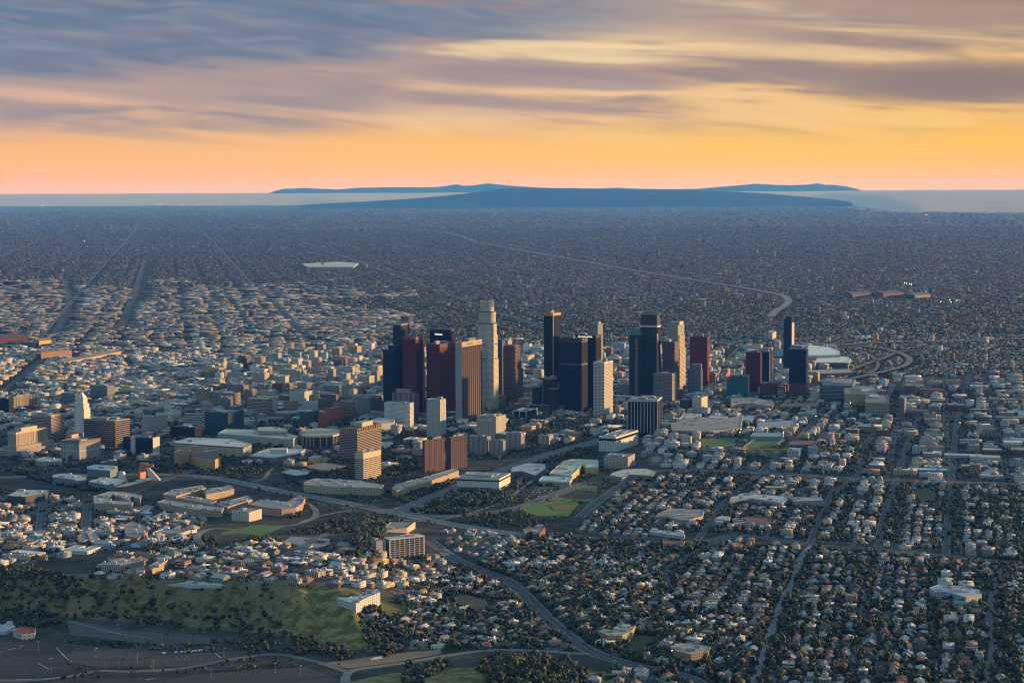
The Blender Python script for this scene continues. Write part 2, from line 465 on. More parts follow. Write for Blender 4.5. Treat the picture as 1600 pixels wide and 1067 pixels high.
hm = n.node('ShaderNodeAttribute'); hm.attribute_name = 'Hill'
grass = n.mix(n.smooth(n.noise(pos, 0.05, 5, 0.65), 0.42, 0.60), (0.11, 0.092, 0.028), (0.27, 0.21, 0.065))
dirt = n.mix(n.noise(pos, 0.09, 5, 0.7), (0.09, 0.066, 0.03), (0.26, 0.20, 0.11))
slope = n.mix(hm.outputs[1] if False else n.smooth(n.noise(n.comb(n.math('MULTIPLY', sx.outputs[0], 0.035), n.math('MULTIPLY', sx.outputs[1], 0.008)), 1.0, 5, 0.7), 0.46, 0.58), n.mix(0.40, grass, (0.030, 0.032, 0.014)), dirt)
hs = n.node('ShaderNodeSeparateColor'); n.l.new(hm.outputs[0], hs.inputs[0])
hcol = n.mix(hs.outputs[1], slope, grass)
n.l.new(n.mix(hs.outputs[0], gcol, hcol), b.inputs['Base Color'])
b.inputs['Roughness'].default_value = 0.95
b.inputs['Specular IOR Level'].default_value = 0.2
ground = npmesh('ground', V, loops, np.full(len(a), 4), np.full((len(a), 3), 0.08), ['ground_cover'], smooth=True)
vc = np.interp(gx, _cx, _cy); vf = np.interp(gx, _cx, _fy)
hillm = (gx < -110) & (gy > vf - 12) & (gy < vc + 25)
knoll = np.exp(-(((gx + 20) / 190) ** 2 + ((gy - 2430) / 130) ** 2)) > 0.28
spur = hillm & (gx > -345)
bluff = (gx > 320) & (gx < 800) & (gy > 4520) & (gy < 4640)
ha = ground.data.attributes.new('Hill', 'FLOAT_COLOR', 'POINT')
h4 = np.zeros((n0 * n1, 4), np.float32); h4[:, 3] = 1
h4[:, 0] = (hillm | knoll | bluff).ravel(); h4[:, 1] = (spur | knoll | bluff).ravel()
ha.data.foreach_set('color', h4.ravel())
tag(ground, kind='structure')

# ------------------------------------------------------------------ sea, far hills, islands, marine layer
n, b = newmat('sea_water'); b.inputs['Base Color'].default_value = (0.03, 0.05, 0.07, 1); b.inputs['Roughness'].default_value = 0.25
def Gflat(px, py):
    d = ray(px, py); t = -CAM_H / d.z
    return Vector((d.x * t, d.y * t, 0))
shore = [(-300, 321), (0, 321), (240, 320.5), (480, 319), (560, 321), (900, 321.5), (1300, 324), (1360, 330), (1420, 333.5), (1600, 334.5), (1900, 335)]
mb = MB()
fr = [Gflat(*p) for p in shore]
for i in range(len(fr) - 1):
    p, q = fr[i], fr[i + 1]
    mb.face([(p.x, p.y, 4), (q.x, q.y, 4), (q.x * 250000 / q.y, 250000, 4), (p.x * 250000 / p.y, 250000, 4)], (0.03, 0.05, 0.07), 'sea_water')
tag(mb.build('sea'), kind='structure')
n, b = newmat('hill_scrub')
geo = n.node('ShaderNodeNewGeometry')
n.l.new(n.mix(n.noise(geo.outputs['Position'], 0.0016, 8, 0.75), (0.003, 0.005, 0.007), (0.030, 0.032, 0.030)), b.inputs['Base Color'])
b.inputs['Roughness'].default_value = 0.95; b.inputs['Specular IOR Level'].default_value = 0.1
def ridge(name, prof, D, depth, seed, base_y=None):
    """a hill mass whose skyline passes the given pixels at distance D"""
    px = np.linspace(prof[0][0], prof[-1][0], 260)
    py = np.interp(px, [p[0] for p in prof], [p[1] for p in prof])
    r = np.random.default_rng(seed)
    def fr1(t, f): return np.interp(t * f, np.arange(400), r.random(400)) - 0.5
    top = []
    for a_, b_ in zip(px, py):
        d = ray(a_, b_); t = D / d.y
        top.append((d.x * t, CAM_H + d.z * t))
    top = np.array(top); t = np.linspace(0, 1, len(px))
    H = np.maximum(top[:, 1], 2)
    H = H + (fr1(t, 90) * 16 + fr1(t, 210) * 9) * np.clip(H / 250, 0, 1)
    m = 36; VV = []
    for k in range(m):
        s = k / (m - 1)
        prof_s = np.sin(pi * min(s / 0.9, 1.0) * 0.5) ** 1.2 if s < 0.9 else 1.0
        if s > 0.62: prof_s = cos((s - 0.62) / 0.38 * pi / 2)
        else: prof_s = sin(s / 0.62 * pi / 2) ** 1.3
        z = H * prof_s + (fr1(t + k * .013, 60) * 0.16 * H) * np.sin(pi * min(s / .62, 1)) 
        VV.append(np.stack([top[:, 0] * (D + (s - 0.62) * depth) / D, np.full(len(px), D + (s - 0.62) * depth), z - 2], 1))
    VV = np.array(VV); L = len(px)
    VV[int(round(0.62 * (m - 1))), :, 2] = H
    i_, j_ = np.meshgrid(np.arange(m - 1), np.arange(L - 1), indexing='ij'); q = (i_ * L + j_).ravel()
    o = npmesh(name, VV.reshape(-1, 3), np.stack([q, q + 1, q + L + 1, q + L], 1).ravel(), np.full(len(q), 4), np.full((len(q), 3), .03), ['hill_scrub'], smooth=True)
    return tag(o, kind='structure')
ridge('coastal_hills', [(470, 320.5), (520, 317.5), (570, 315), (640, 311), (690, 306.5), (720, 303.5), (745, 300), (770, 296.5), (800, 293.8), (850, 293.8), (930, 295), (1000, 296), (1060, 296.4), (1110, 298), (1160, 300.5), (1210, 303.5), (1260, 307.5), (1300, 311.5), (1330, 316), (1372, 320)], 82000, 9000, 3)
isl = [(420, 302.5), (428, 299), (444, 295), (481, 294), (525, 296.4), (556, 294), (619, 292.5), (675, 293), (700, 290.5), (714, 288), (724, 290.5), (738, 290), (762, 286.6), (785, 289), (800, 290.6), (837, 293), (870, 295.4), (900, 296), (940, 294.6), (965, 293.6), (990, 295), (1040, 296), (1094, 295.2), (1120, 292.6), (1150, 290.2), (1181, 287.4), (1210, 289.3), (1237, 289.5), (1262, 289), (1276, 286.6), (1290, 289), (1306, 289.2), (1325, 292), (1340, 295.5), (1350, 299)]
ridge('island_hills', isl, 126000, 9000, 5)
# marine layer: a low bank of cloud lying on the sea
n, b = newmat('cloud_bank'); b.inputs['Base Color'].default_value = (0.66, 0.47, 0.40, 1); b.inputs['Roughness'].default_value = 1.0; b.inputs['Specular IOR Level'].default_value = 0.0
cols_ = np.linspace(-330, 1930, 170)
y0 = np.interp(cols_, [-330, 0, 480, 520, 1290, 1345, 1385, 1430, 1930], [97000, 97000, 96000, 94000, 94000, 72000, 60000, 55000, 53500])
rows = np.array([0, .03, .08, .15, .24, .34, .45, .57, .7, .85, 1.0, 1.5, 2.6, 4.0])
hz = np.array([5, 60, 130, 215, 300, 380, 450, 505, 545, 570, 582, 592, 604, 610.0])
VV = []
for k, r_ in enumerate(rows):
    Y = y0 + (120000 - y0) * r_ if r_ <= 1 else 120000 + (r_ - 1) * 30000
    Y = np.broadcast_to(Y, cols_.shape)
    X = (cols_ - 800) / FPX * Y
    Z = hz[k] + 10 * np.sin(cols_ * 0.031 + k) + 7 * np.sin(cols_ * 0.083 + 2 * k)
    VV.append(np.stack([X, Y, np.maximum(Z, 5)], 1))
VV = np.array(VV); L = len(cols_)
i_, j_ = np.meshgrid(np.arange(len(rows) - 1), np.arange(L - 1), indexing='ij'); q = (i_ * L + j_).ravel()
o = npmesh('marine_cloud', VV.reshape(-1, 3), np.stack([q, q + 1, q + L + 1, q + L], 1).ravel(), np.full(len(q), 4), np.full((len(q), 3), .85), ['cloud_bank'], smooth=True)
tag(o, 'pale bank of low sea mist lying between the hills and the islands', 'mist', kind='stuff')

# ------------------------------------------------------------------ haze: one closed box of even, bluish air
hm_ = bpy.data.materials.new('air_haze'); hm_.use_nodes = True
h = NT(hm_.node_tree); h.n.clear()
ho = h.node('ShaderNodeOutputMaterial'); pv = h.node('ShaderNodeVolumePrincipled')
pv.inputs['Color'].default_value = (0.07, 0.29, 1.0, 1)
pv.inputs['Absorption Color'].default_value = (1, 1, 1, 1)
pv.inputs['Density'].default_value = 1.4e-5
pv.inputs['Anisotropy'].default_value = 0.0
pv.inputs['Density Attribute'].default_value = ''
h.l.new(pv.outputs[0], ho.inputs['Volume'])
MATS['air_haze'] = hm_
mb = MB(); mb.box(-62000, 62000, -4000, 255000, -12, 1230, (1, 1, 1), 'air_haze', bottom=True)
o = mb.build('haze'); tag(o, kind='stuff')

# =================================================================== roads, fields, yards
TAKEN = []
def strip(mb, pts, wid, dz, col, mat='asphalt', mark=1):
    """ribbon following the ground through world points"""
    fine = [Vector(pts[0])]
    for p, q in zip(pts, pts[1:]):
        L = (Vector(q) - Vector(p)).length; k = max(1, int(L / 25)) if max(p[1], q[1]) < 9000 else max(1, int(L / 200))
        for i in range(1, k + 1): fine.append(Vector(p).lerp(Vector(q), i / k))
    Ls = []
    for i, p in enumerate(fine):
        d = (fine[min(i + 1, len(fine) - 1)] - fine[max(i - 1, 0)]); d.z = 0
        d = d.normalized() if d.length > 1e-6 else Vector((0, 1, 0))
        nrm = Vector((-d.y, d.x, 0))
        a_ = p + nrm * wid / 2; b_ = p - nrm * wid / 2
        Ls.append(((a_.x, a_.y, float(T(a_.x, a_.y)) + dz), (b_.x, b_.y, float(T(b_.x, b_.y)) + dz)))
    for (a0, b0), (a1, b1) in zip(Ls, Ls[1:]):
        mb.face([b0, b1, a1, a0], col, mat)
        if mark and a0[1] < OY0 + 8100:
            g = 3.0
            mark_poly([(a0[0], a0[1]), (b0[0], b0[1]), (b1[0], b1[1]), (a1[0], a1[1])], mark)
ROADLINES = {}
def smoothline(px):
    if len(px) < 3: return px
    o = []
    for i in range(len(px) - 1):
        p0 = px[max(i - 1, 0)]; p1 = px[i]; p2 = px[i + 1]; p3 = px[min(i + 2, len(px) - 1)]
        for k in range(4):
            t = k / 4
            o.append(tuple(0.5 * ((2 * p1[j]) + (-p0[j] + p2[j]) * t + (2 * p0[j] - 5 * p1[j] + 4 * p2[j] - p3[j]) * t * t + (-p0[j] + 3 * p1[j] - 3 * p2[j] + p3[j]) * t ** 3) for j in (0, 1)))
    o.append(px[-1]); return o
ASPH = (0.060, 0.062, 0.066); CONC = (0.185, 0.180, 0.170); MIDR = (0.11, 0.108, 0.105)
def offset_line(pts, o):
    r = []
    for i, q in enumerate(pts):
        d = pts[min(i + 1, len(pts) - 1)] - pts[max(i - 1, 0)]; d.z = 0; d.normalize()
        r.append(Vector((q.x - d.y * o, q.y + d.x * o, q.z)))
    return r
def road(name, key, px, wid, col, side=None, dz=0.35, lanes=0):
    pts = [G(*p) for p in smoothline(px)]
    ROADLINES[key] = (pts, wid)
    mb = MB()
    if side: strip(mb, pts, wid + 2 * side, dz - 0.15, (0.20, 0.195, 0.185), 'asphalt')
    if lanes:
        hw = wid / 2 - 2.5
        strip(mb, pts, wid + 5, dz - 0.2, (0.055, 0.056, 0.045), 'asphalt')
        for s in (-1, 1):
            c = offset_line(pts, s * (hw / 2 + 2.2))
            strip(mb, c, hw, dz, col, 'asphalt')
            for e in (-hw / 2 + .3, hw / 2 - .3): strip(mb, offset_line(c, e), 0.9, dz + .10, (0.36, 0.34, 0.31), 'asphalt', mark=0)
            for k in range(1, lanes): strip(mb, offset_line(c, -hw / 2 + hw * k / lanes), 0.35, dz + .08, (0.42, 0.41, 0.38), 'asphalt', mark=0)
            strip(mb, offset_line(c, 0.25 * hw), hw * .22, dz + .05, tuple(v * .62 for v in col), 'asphalt', mark=0)
    else:
        strip(mb, pts, wid, dz, col)
        if dz < 1 and wid >= 13: strip(mb, pts, 0.5, dz + .08, (0.30, 0.24, 0.10), 'asphalt', mark=0)
    tag(mb.build(name), kind='structure')
# freeways
road('freeway', 'south_freeway', [(-40, 748), (60, 744), (150, 742), (250, 741), (330, 746), (390, 757), (440, 768), (500, 778), (560, 790), (620, 802), (700, 818), (760, 828), (830, 838)], 36, CONC, lanes=4)
road('freeway', 'harbor_freeway', [(600, 803), (640, 792), (690, 772), (740, 752), (800, 731), (850, 713), (890, 701), (930, 690), (985, 680), (1040, 668)], 44, MIDR, lanes=5)
road('freeway', 'west_freeway', [(560, 790), (640, 803), (720, 806), (800, 795), (860, 775), (930, 750), (1000, 738), (1080, 735), (1200, 739), (1330, 747), (1450, 752), (1640, 757)], 30, MIDR, lanes=4)
road('freeway', 'far_freeway', [(690, 362), (718, 369), (745, 378), (800, 389), (850, 398), (900, 407), (1000, 425), (1080, 438), (1150, 449), (1190, 456), (1222, 463), (1232, 470), (1228, 478), (1212, 488), (1204, 497)], 42, (0.19, 0.185, 0.178), dz=7)
road('freeway', 'south_spur', [(1206, 494), (1190, 510), (1172, 526), (1150, 548), (1130, 570)], 15, (0.13, 0.128, 0.122), dz=3)
road('freeway', 'cross_freeway', [(1180, 528), (1240, 537), (1310, 541), (1350, 538), (1420, 536), (1500, 534), (1640, 529)], 36, (0.16, 0.155, 0.15), dz=7)
road('freeway', 'exchange_ramp', [(1340, 541), (1390, 549), (1420, 561), (1415, 573), (1385, 582), (1330, 594), (1290, 604), (1262, 612)], 24, (0.15, 0.145, 0.14), dz=7)
road('freeway', 'exchange_loop', [(1640, 549), (1560, 551), (1480, 548), (1430, 549), (1400, 553), (1380, 562), (1352, 571), (1330, 580)], 18, (0.14, 0.138, 0.13), dz=6)
road('ramp', 'exchange_arc', [(1300, 542), (1330, 546), (1352, 553), (1366, 562), (1372, 574), (1362, 584)], 12, (0.14, 0.138, 0.13), dz=6)
# ramps
road('ramp', 'loop_ramp', [(478, 786), (490, 793), (494, 802), (488, 810), (474, 816), (455, 821)], 12, CONC)
road('ramp', 'flyover_ramp', [(470, 816), (500, 806), (530, 800), (560, 796)], 10, CONC)
road('ramp', 'lower_ramp', [(500, 838), (530, 826), (570, 816), (620, 812), (680, 816)], 9, CONC)
road('ramp', 'upper_ramp', [(640, 806), (690, 790), (740, 770), (800, 745), (850, 724)], 9, CONC)
road('ramp', 'school_ramp', [(690, 812), (740, 800), (790, 782), (812, 765), (830, 752), (856, 734)], 10, CONC)
road('ramp', 'hill_ramp', [(395, 752), (412, 748), (420, 738), (432, 728), (450, 722)], 11, CONC)
# avenues
road('avenue', 'diagonal avenue', [(668, 842), (690, 858), (712, 874), (750, 890), (790, 905), (815, 925), (835, 945), (858, 968), (890, 995), (925, 1018), (975, 1035), (1030, 1047), (1080, 1060), (1110, 1080)], 20, ASPH, 2.5)
road('avenue', 'cross avenue', [(860, 832), (930, 842), (1010, 846), (1100, 846), (1150, 836), (1210, 842), (1280, 852), (1380, 858), (1470, 868), (1640, 884)], 20, ASPH, 3)
road('avenue', 'curving street', [(1150, 836), (1122, 848), (1088, 862), (1062, 878), (1043, 888), (1038, 905), (1046, 920)], 12, ASPH, 1.5)
road('avenue', 'pale side street', [(1172, 1080), (1190, 1035), (1205, 985), (1222, 940), (1240, 905), (1252, 870), (1268, 852)], 10, CONC, 1)
road('avenue', 'east side street', [(1535, 1080), (1552, 1010), (1545, 960), (1560, 900), (1572, 880)], 8, MIDR, 1)
road('avenue', 'grid avenue', [(1085, 850), (1105, 822), (1128, 790), (1155, 765), (1180, 745), (1230, 700), (1270, 660), (1300, 620)], 11, ASPH, 1.5)
road('avenue', 'long avenue', [(1265, 852), (1278, 815), (1292, 790), (1300, 770), (1340, 742), (1352, 700), (1376, 650), (1395, 600)], 11, ASPH, 1.5)
road('avenue', 'second long avenue', [(1370, 860), (1382, 800), (1395, 770), (1402, 740), (1420, 690), (1440, 640), (1455, 590)], 11, ASPH, 1.5)
road('avenue', 'third long avenue', [(1478, 868), (1480, 820), (1486, 760), (1490, 700), (1500, 640), (1515, 580)], 11, ASPH, 1.5)
road('avenue', 'school street', [(905, 808), (930, 786), (960, 765), (990, 746), (1010, 738)], 16, ASPH, 3)
road('avenue', 'hillside avenue', [(-20, 820), (60, 800), (130, 785), (190, 775), (235, 757), (290, 738), (345, 728), (400, 716)], 18, ASPH, 3)
road('avenue', 'plateau street', [(440, 870), (480, 850), (500, 838), (560, 832), (640, 826)], 13, ASPH, 2)
road('avenue', 'pale valley road', [(455, 821), (420, 822), (380, 827), (330, 826), (308, 838), (318, 852), (336, 856)], 13, CONC, 1)
road('avenue', 'far west street', [(62, 830), (66, 800), (68, 775)], 14, ASPH, 2)
road('avenue', 'second west street', [(134, 826), (136, 800), (138, 780)], 14, ASPH, 2)
for k_, pl in {'industrial avenue': [(88, 520), (100, 495), (108, 475), (104, 452), (100, 436)], 'rail yard': [(190, 510), (198, 490), (208, 465), (216, 440), (226, 405)], 'far boulevard': [(0, 616), (20, 600), (50, 575), (75, 555)],
               'east viaduct': [(30, 516), (90, 514), (170, 511), (260, 503), (330, 498)], 'river rail': [(120, 534), (200, 540), (280, 548)]}.items():
    road('boulevard', k_, pl, 42 if k_ in ('industrial avenue', 'rail yard') else 26, ASPH if k_ != 'east viaduct' else MIDR, dz=1.2)
# the park road at the foot of the ridge
road('park_road', 'park road', [(540, 1078), (545, 1050), (600, 1040), (640, 1034), (700, 1024), (760, 1016), (830, 1016), (890, 1020), (935, 1022)], 13, CONC)
road('park_road', 'lot road', [(-30, 1062), (40, 1063), (115, 1056), (150, 1048), (200, 1049), (270, 1046), (330, 1036), (420, 1022), (480, 1030), (545, 1050)], 12, (0.13, 0.128, 0.125))

def sheet(name, px, col, mat, dz=0.5, kind='structure', mark=1, label=None, cat=None):
    pts = [G(*p) for p in px]
    mb = MB()
    # triangulate on a grid that follows the ground: fan of subdivided quads
    xs_ = [p.x for p in pts]; ys_ = [p.y for p in pts]
    poly = [(p.x, p.y) for p in pts]
    zf = [(p.x, p.y, float(T(p.x, p.y)) + dz) for p in pts]
    if sum(zf[i][0] * zf[(i + 1) % len(zf)][1] - zf[(i + 1) % len(zf)][0] * zf[i][1] for i in range(len(zf))) < 0: zf.reverse()
    mb.face(zf, col, mat)
    if mark: mark_poly(poly, mark)
    o = mb.build(name); tag(o, label, cat, kind=kind)
    return o, pts
GRASS = (0.060, 0.150, 0.018)
sheet('playing_field', [(893, 758), (935, 759), (926, 784), (860, 780), (884, 760)], GRASS, 'turf', 0.5)
sheet('playing_field', [(818, 786), (890, 781), (905, 786), (887, 807), (840, 806), (812, 797)], (0.115, 0.195, 0.022), 'turf', 0.5)
sheet('infield_dirt', [(858, 789), (872, 786), (891, 789), (886, 796), (868, 797)], (0.26, 0.115, 0.055), 'turf', 0.62, mark=0)
sheet('infield_dirt', [(856, 778), (866, 777), (881, 779), (877, 782), (858, 782)], (0.24, 0.13, 0.07), 'turf', 0.62, mark=0)
sheet('parking_lot', [(838, 761), (868, 760), (848, 785), (816, 784)], (0.045, 0.050, 0.062), 'asphalt', 0.45)
sheet('slope_grass', [(905, 757), (935, 740), (950, 742), (938, 758)], (0.040, 0.060, 0.018), 'turf', 0.45)
sheet('sports_field', [(1083, 695), (1096, 686), (1152, 684), (1148, 698), (1115, 700)], (0.075, 0.135, 0.026), 'turf', 0.5)
sheet('infield_dirt', [(1096, 687), (1116, 686), (1114, 689), (1098, 690)], (0.26, 0.10, 0.06), 'turf', 0.62, mark=0)
sheet('running_track', [(1160, 699), (1176, 686), (1186, 683), (1215, 684), (1227, 687), (1218, 695), (1205, 702), (1178, 703)], (0.52, 0.38, 0.21), 'turf', 0.5)
sheet('track_infield', [(1165, 698.5), (1179, 687), (1188, 684.6), (1212, 685.4), (1220, 687.5), (1212, 695), (1202, 700.5), (1180, 701.3)], (0.075, 0.135, 0.022), 'turf', 0.62, mark=0)
sheet('park_lawn', [(336, 856), (345, 832), (400, 820), (446, 822), (420, 834), (380, 846)], (0.045, 0.15, 0.018), 'turf', 0.5)
sheet('reservoir_roof', [(440, 848), (455, 838), (515, 842), (516, 850), (495, 857)], (0.20, 0.23, 0.26), 'asphalt', 0.6)
sheet('corner_lawn', [(972, 1018), (990, 990), (1020, 996), (1012, 1022)], (0.030, 0.065, 0.014), 'turf', 0.5)
sheet('dirt_lot', [(706, 935), (722, 927), (760, 938), (766, 951), (742, 955)], (0.17, 0.105, 0.055), 'turf', 0.5)
sheet('dirt_yard', [(500, 1036), (560, 1028), (640, 1018), (690, 1014), (688, 1021), (620, 1034), (545, 1044)], (0.23, 0.165, 0.085), 'turf', 0.28, mark=0)
sheet('hill_lawn', [(586, 947), (606, 944), (640, 950), (634, 963), (612, 966)], (0.080, 0.085, 0.018), 'turf', 0.5)
sheet('vacant_hill', [(1424, 768), (1444, 762), (1462, 770), (1464, 784), (1440, 786)], (0.075, 0.070, 0.018), 'turf', 0.5)
# the ballpark's lots below the ridge
sheet('parking_lot', [(-60, 998), (60, 1003), (118, 1009), (100, 1030), (118, 1050), (60, 1060), (-60, 1066)], (0.024, 0.025, 0.028), 'asphalt', 0.30)
sheet('parking_lot', [(90, 1005), (200, 1014), (300, 1020), (390, 1016), (380, 1030), (290, 1040), (150, 1042), (108, 1034)], (0.048, 0.046, 0.043), 'asphalt', 0.26)
sheet('parking_lot', [(104, 968), (200, 984), (300, 991), (330, 996), (330, 1006), (230, 1005), (110, 992)], (0.075, 0.071, 0.066), 'asphalt', 0.26)
sheet('parking_lot', [(310, 1052), (480, 1042), (530, 1064), (520, 1090), (250, 1090), (260, 1062)], (0.036, 0.036, 0.037), 'asphalt', 0.26)
mb = MB()
for p, q, w_ in [((0, 1019), (4, 1018), 1.6), ((12, 1016), (19, 1014), 1.6), ((20, 1013.5), (25, 1012.5), 1.6), ((31, 1010), (36, 1008.5), 1.6), ((26, 1061), (60, 1062.5), 1.3), ((68, 1062), (115, 1055), 1.3), ((58, 1036), (76, 1045), 1.0), ((88, 1012), (110, 1035), 1.0), ((150, 1047), (200, 1048.5), 1.2), ((205, 1048.5), (270, 1045.5), 1.2), ((228, 1062), (243, 1060), 1.8), ((336, 1021), (346, 1028), 1.4), ((110, 972), (190, 990), .8), ((150, 985), (240, 998), .8)]:
    strip(mb, [G(*p), G(*q)], w_, 0.62, (0.55, 0.52, 0.46), 'paint', mark=0)
for k in range(9):
    f = k / 8; strip(mb, [G(-20 + 8 * f, 1006 + 52 * f), G(96 + 8 * f, 1012 + 34 * f)], .5, .60, (0.16, 0.155, 0.15), 'asphalt', mark=0)
for k in range(7):
    f = k / 6; strip(mb, [G(112 + 6 * f, 1008 + 26 * f), G(372, 1018 + 12 * f)], .5, .60, (0.15, 0.145, 0.13), 'asphalt', mark=0)
for k in range(5):
    f = k / 4; strip(mb, [G(112, 972 + 18 * f), G(326, 994 + 10 * f)], .6, .60, (0.20, 0.19, 0.17), 'asphalt', mark=0)
for k in range(6):
    f = k / 5; strip(mb, [G(300 - 30 * f, 1053 + 14 * f), G(486 + 30 * f, 1044 + 20 * f)], .6, .60, (0.17, 0.17, 0.17), 'asphalt', mark=0)
tag(mb.build('lot_marking'), kind='structure')

# =================================================================== hero buildings
HERO = []
def solve_len(C, dirv, px, zmid, lo=0.5, hi=900):
    def f(s): return P((C.x + dirv.x * s, C.y + dirv.y * s, zmid))[0] - px
    a, b_ = lo, hi
    fa = f(a)
    for _ in range(50):
        m = (a + b_) / 2
        if (f(m) > 0) == (fa > 0): a = m
        else: b_ = m
    return (a + b_) / 2
def z_at(x, y, py):
    a, b_ = -60, 600
    for _ in range(45):
        m = (a + b_) / 2
        if P((x, y, m))[1] > py: a = m
        else: b_ = m
    return (a + b_) / 2
class Bld:
    def add(s, name, mbx, parent=None, label=None):
        o = mbx.build(name, parent or s.E)
        if label: o['label'] = label
        return o
    def vol(s, name, fx0, fx1, fy0, fy1, z0, z1, col, mat, roof=None, inset=0.0, parent=None, label=None):
        """box given as fractions of the footprint"""
        x0 = -s.a / 2 + fx0 * s.a; x1 = -s.a / 2 + fx1 * s.a; y0_ = -s.b / 2 + fy0 * s.b; y1_ = -s.b / 2 + fy1 * s.b
        m = MB(); m.box(x0 + inset, x1 - inset, y0_ + inset, y1_ - inset, z0, z1, col, mat, roof or (0.2, 0.19, 0.18), 'roofing')
        return s.add(name, m, parent, label)
    def z(s, py): return z_at(s.C.x, s.C.y, py) - s.z0
def hero(name, label, cat, xl, xc, xr, yt, yb, th, col, style, roof=(0.20, 0.195, 0.19), plant=2, bands=0, bandcol=(0.02, 0.025, 0.035), bandfrac=0.45, band_z=(0.04, 0.98),
         fins=None, fincol=None, finw=1.2, fin_z=(0.0, 1.0), rim=None, base=None, group=None, sign=None, amin=0):
    B = Bld(); th = radians(th)
    C = G(xc, yb); z0 = float(T(C.x, C.y)) - 1.0
    u = Vector((sin(th), cos(th), 0)); v = Vector((-cos(th), sin(th), 0))
    h = z_at(C.x, C.y, yt) - z0
    zm = z0 + h * 0.6
    B.a = solve_len(C, v, xl, zm) if xl < xc else amin
    B.b = solve_len(C, u, xr, zm)
    B.a = min(max(B.a, amin, 6), 220); B.b = min(max(B.b, amin, 6), 240)
    ctr = C + v * B.a / 2 + u * B.b / 2
    B.h = h; B.C = C; B.z0 = z0; B.th = th; B.name = name; B.label = label
    B.E = empty(name, (ctr.x, ctr.y, z0), -th)
    tag(B.E, label, cat, group)
    A, D = B.a / 2, B.b / 2
    m = MB(); m.prism([(-A, -D), (A, -D), (A, D), (-A, D)], 0, h, col, style, caps=False)
    wall = B.add('wall', m)
    B.wall = wall
    m = MB(); m.face([(-A, -D, h - 0.9), (A, -D, h - 0.9), (A, D, h - 0.9), (-A, D, h - 0.9)], roof, 'roofing'); B.add('roof', m)
    if rim:
        m = MB(); t = 0.35
        m.prism([(-A - t, -D - t), (A + t, -D - t), (A + t, D + t), (-A - t, D + t)], h * (1 - rim[0]), h + 0.5, rim[1], 'plain_wall', caps=False)
        B.add('parapet', m)
    if base:
        m = MB(); t = 0.3
        m.prism([(-A - t, -D - t), (A + t, -D - t), (A + t, D + t), (-A - t, D + t)], 0, h * base[0], base[1], base[2], caps=False)
        m.prism([(-A - t, -D - t), (A + t, -D - t), (A + t, D + t), (-A - t, D + t)], h * base[0], h * base[0] + .3, base[1], 'plain_wall', caps=False)
        B.add('ground_floor', m)
    if bands:
        zz0, zz1 = h * band_z[0], h * band_z[1]; st = (zz1 - zz0) / bands; t = 0.14
        m = MB(); m.prism([(-A - t, -D - t), (A + t, -D - t), (A + t, D + t), (-A - t, D + t)], 0, st * bandfrac, bandcol, 'glazing', caps=False)
        first = None
        for k in range(bands):
            if first is None: o = B.add('window_band', m); first = o
            else:
                o = first.copy(); scene.collection.objects.link(o); o.parent = B.E
            o.location = (0, 0, zz0 + k * st + st * (1 - bandfrac) * 0.5)
    if fins:
        fz0, fz1 = h * fin_z[0], h * fin_z[1]; fc = fincol or col
        m = MB(); m.box(-finw / 2, finw / 2, -0.45, 0.45, fz0, fz1, fc, 'plain_wall'); me = m.mesh('fin')
        for side, nfin in enumerate(fins):
            for k in range(nfin):
                o = bpy.data.objects.new('fin', me); scene.collection.objects.link(o); o.parent = B.E
                f = (k + 0.0) / max(nfin - 1, 1)
                if side == 0: o.location = (-A + f * B.a, -D - 0.3, 0)
                else:
                    o.location = (A + 0.3, -D + f * B.b, 0); o.rotation_euler = (0, 0, pi / 2)
    r = random.Random(int(xl * 7 + yt))
    for k in range(plant):
        w_ = r.uniform(0.16, 0.42) * B.a; d_ = r.uniform(0.16, 0.42) * B.b; hh = min(6.0, max(2.2, h * 0.05)) * r.uniform(0.7, 1.3)
        px_ = r.uniform(-A * .85 + w_ / 2, A * .85 - w_ / 2); py_ = r.uniform(-D * .85 + d_ / 2, D * .85 - d_ / 2)
        g_ = r.uniform(0.15, 0.5); cc = tuple(g_ * c_ / max(max(col), .1) * .6 + g_ * .4 for c_ in col)
        m = MB(); m.box(px_ - w_ / 2, px_ + w_ / 2, py_ - d_ / 2, py_ + d_ / 2, h - 0.9 + 0.02 * k, h + hh, cc, 'plain_wall', (g_, g_, g_), 'roofing'); B.add('rooftop_plant', m)
    B.poly = [(ctr.x + sx_ * A * cos(th) + sy_ * D * sin(th), ctr.y - sx_ * A * sin(th) + sy_ * D * cos(th)) for sx_, sy_ in ((-1.06, -1.06), (1.06, -1.06), (1.06, 1.06), (-1.06, 1.06))]
    mark_poly(B.poly)
    HERO.append((label, P((ctr.x, ctr.y, z0 + h / 2)), name))
    return B
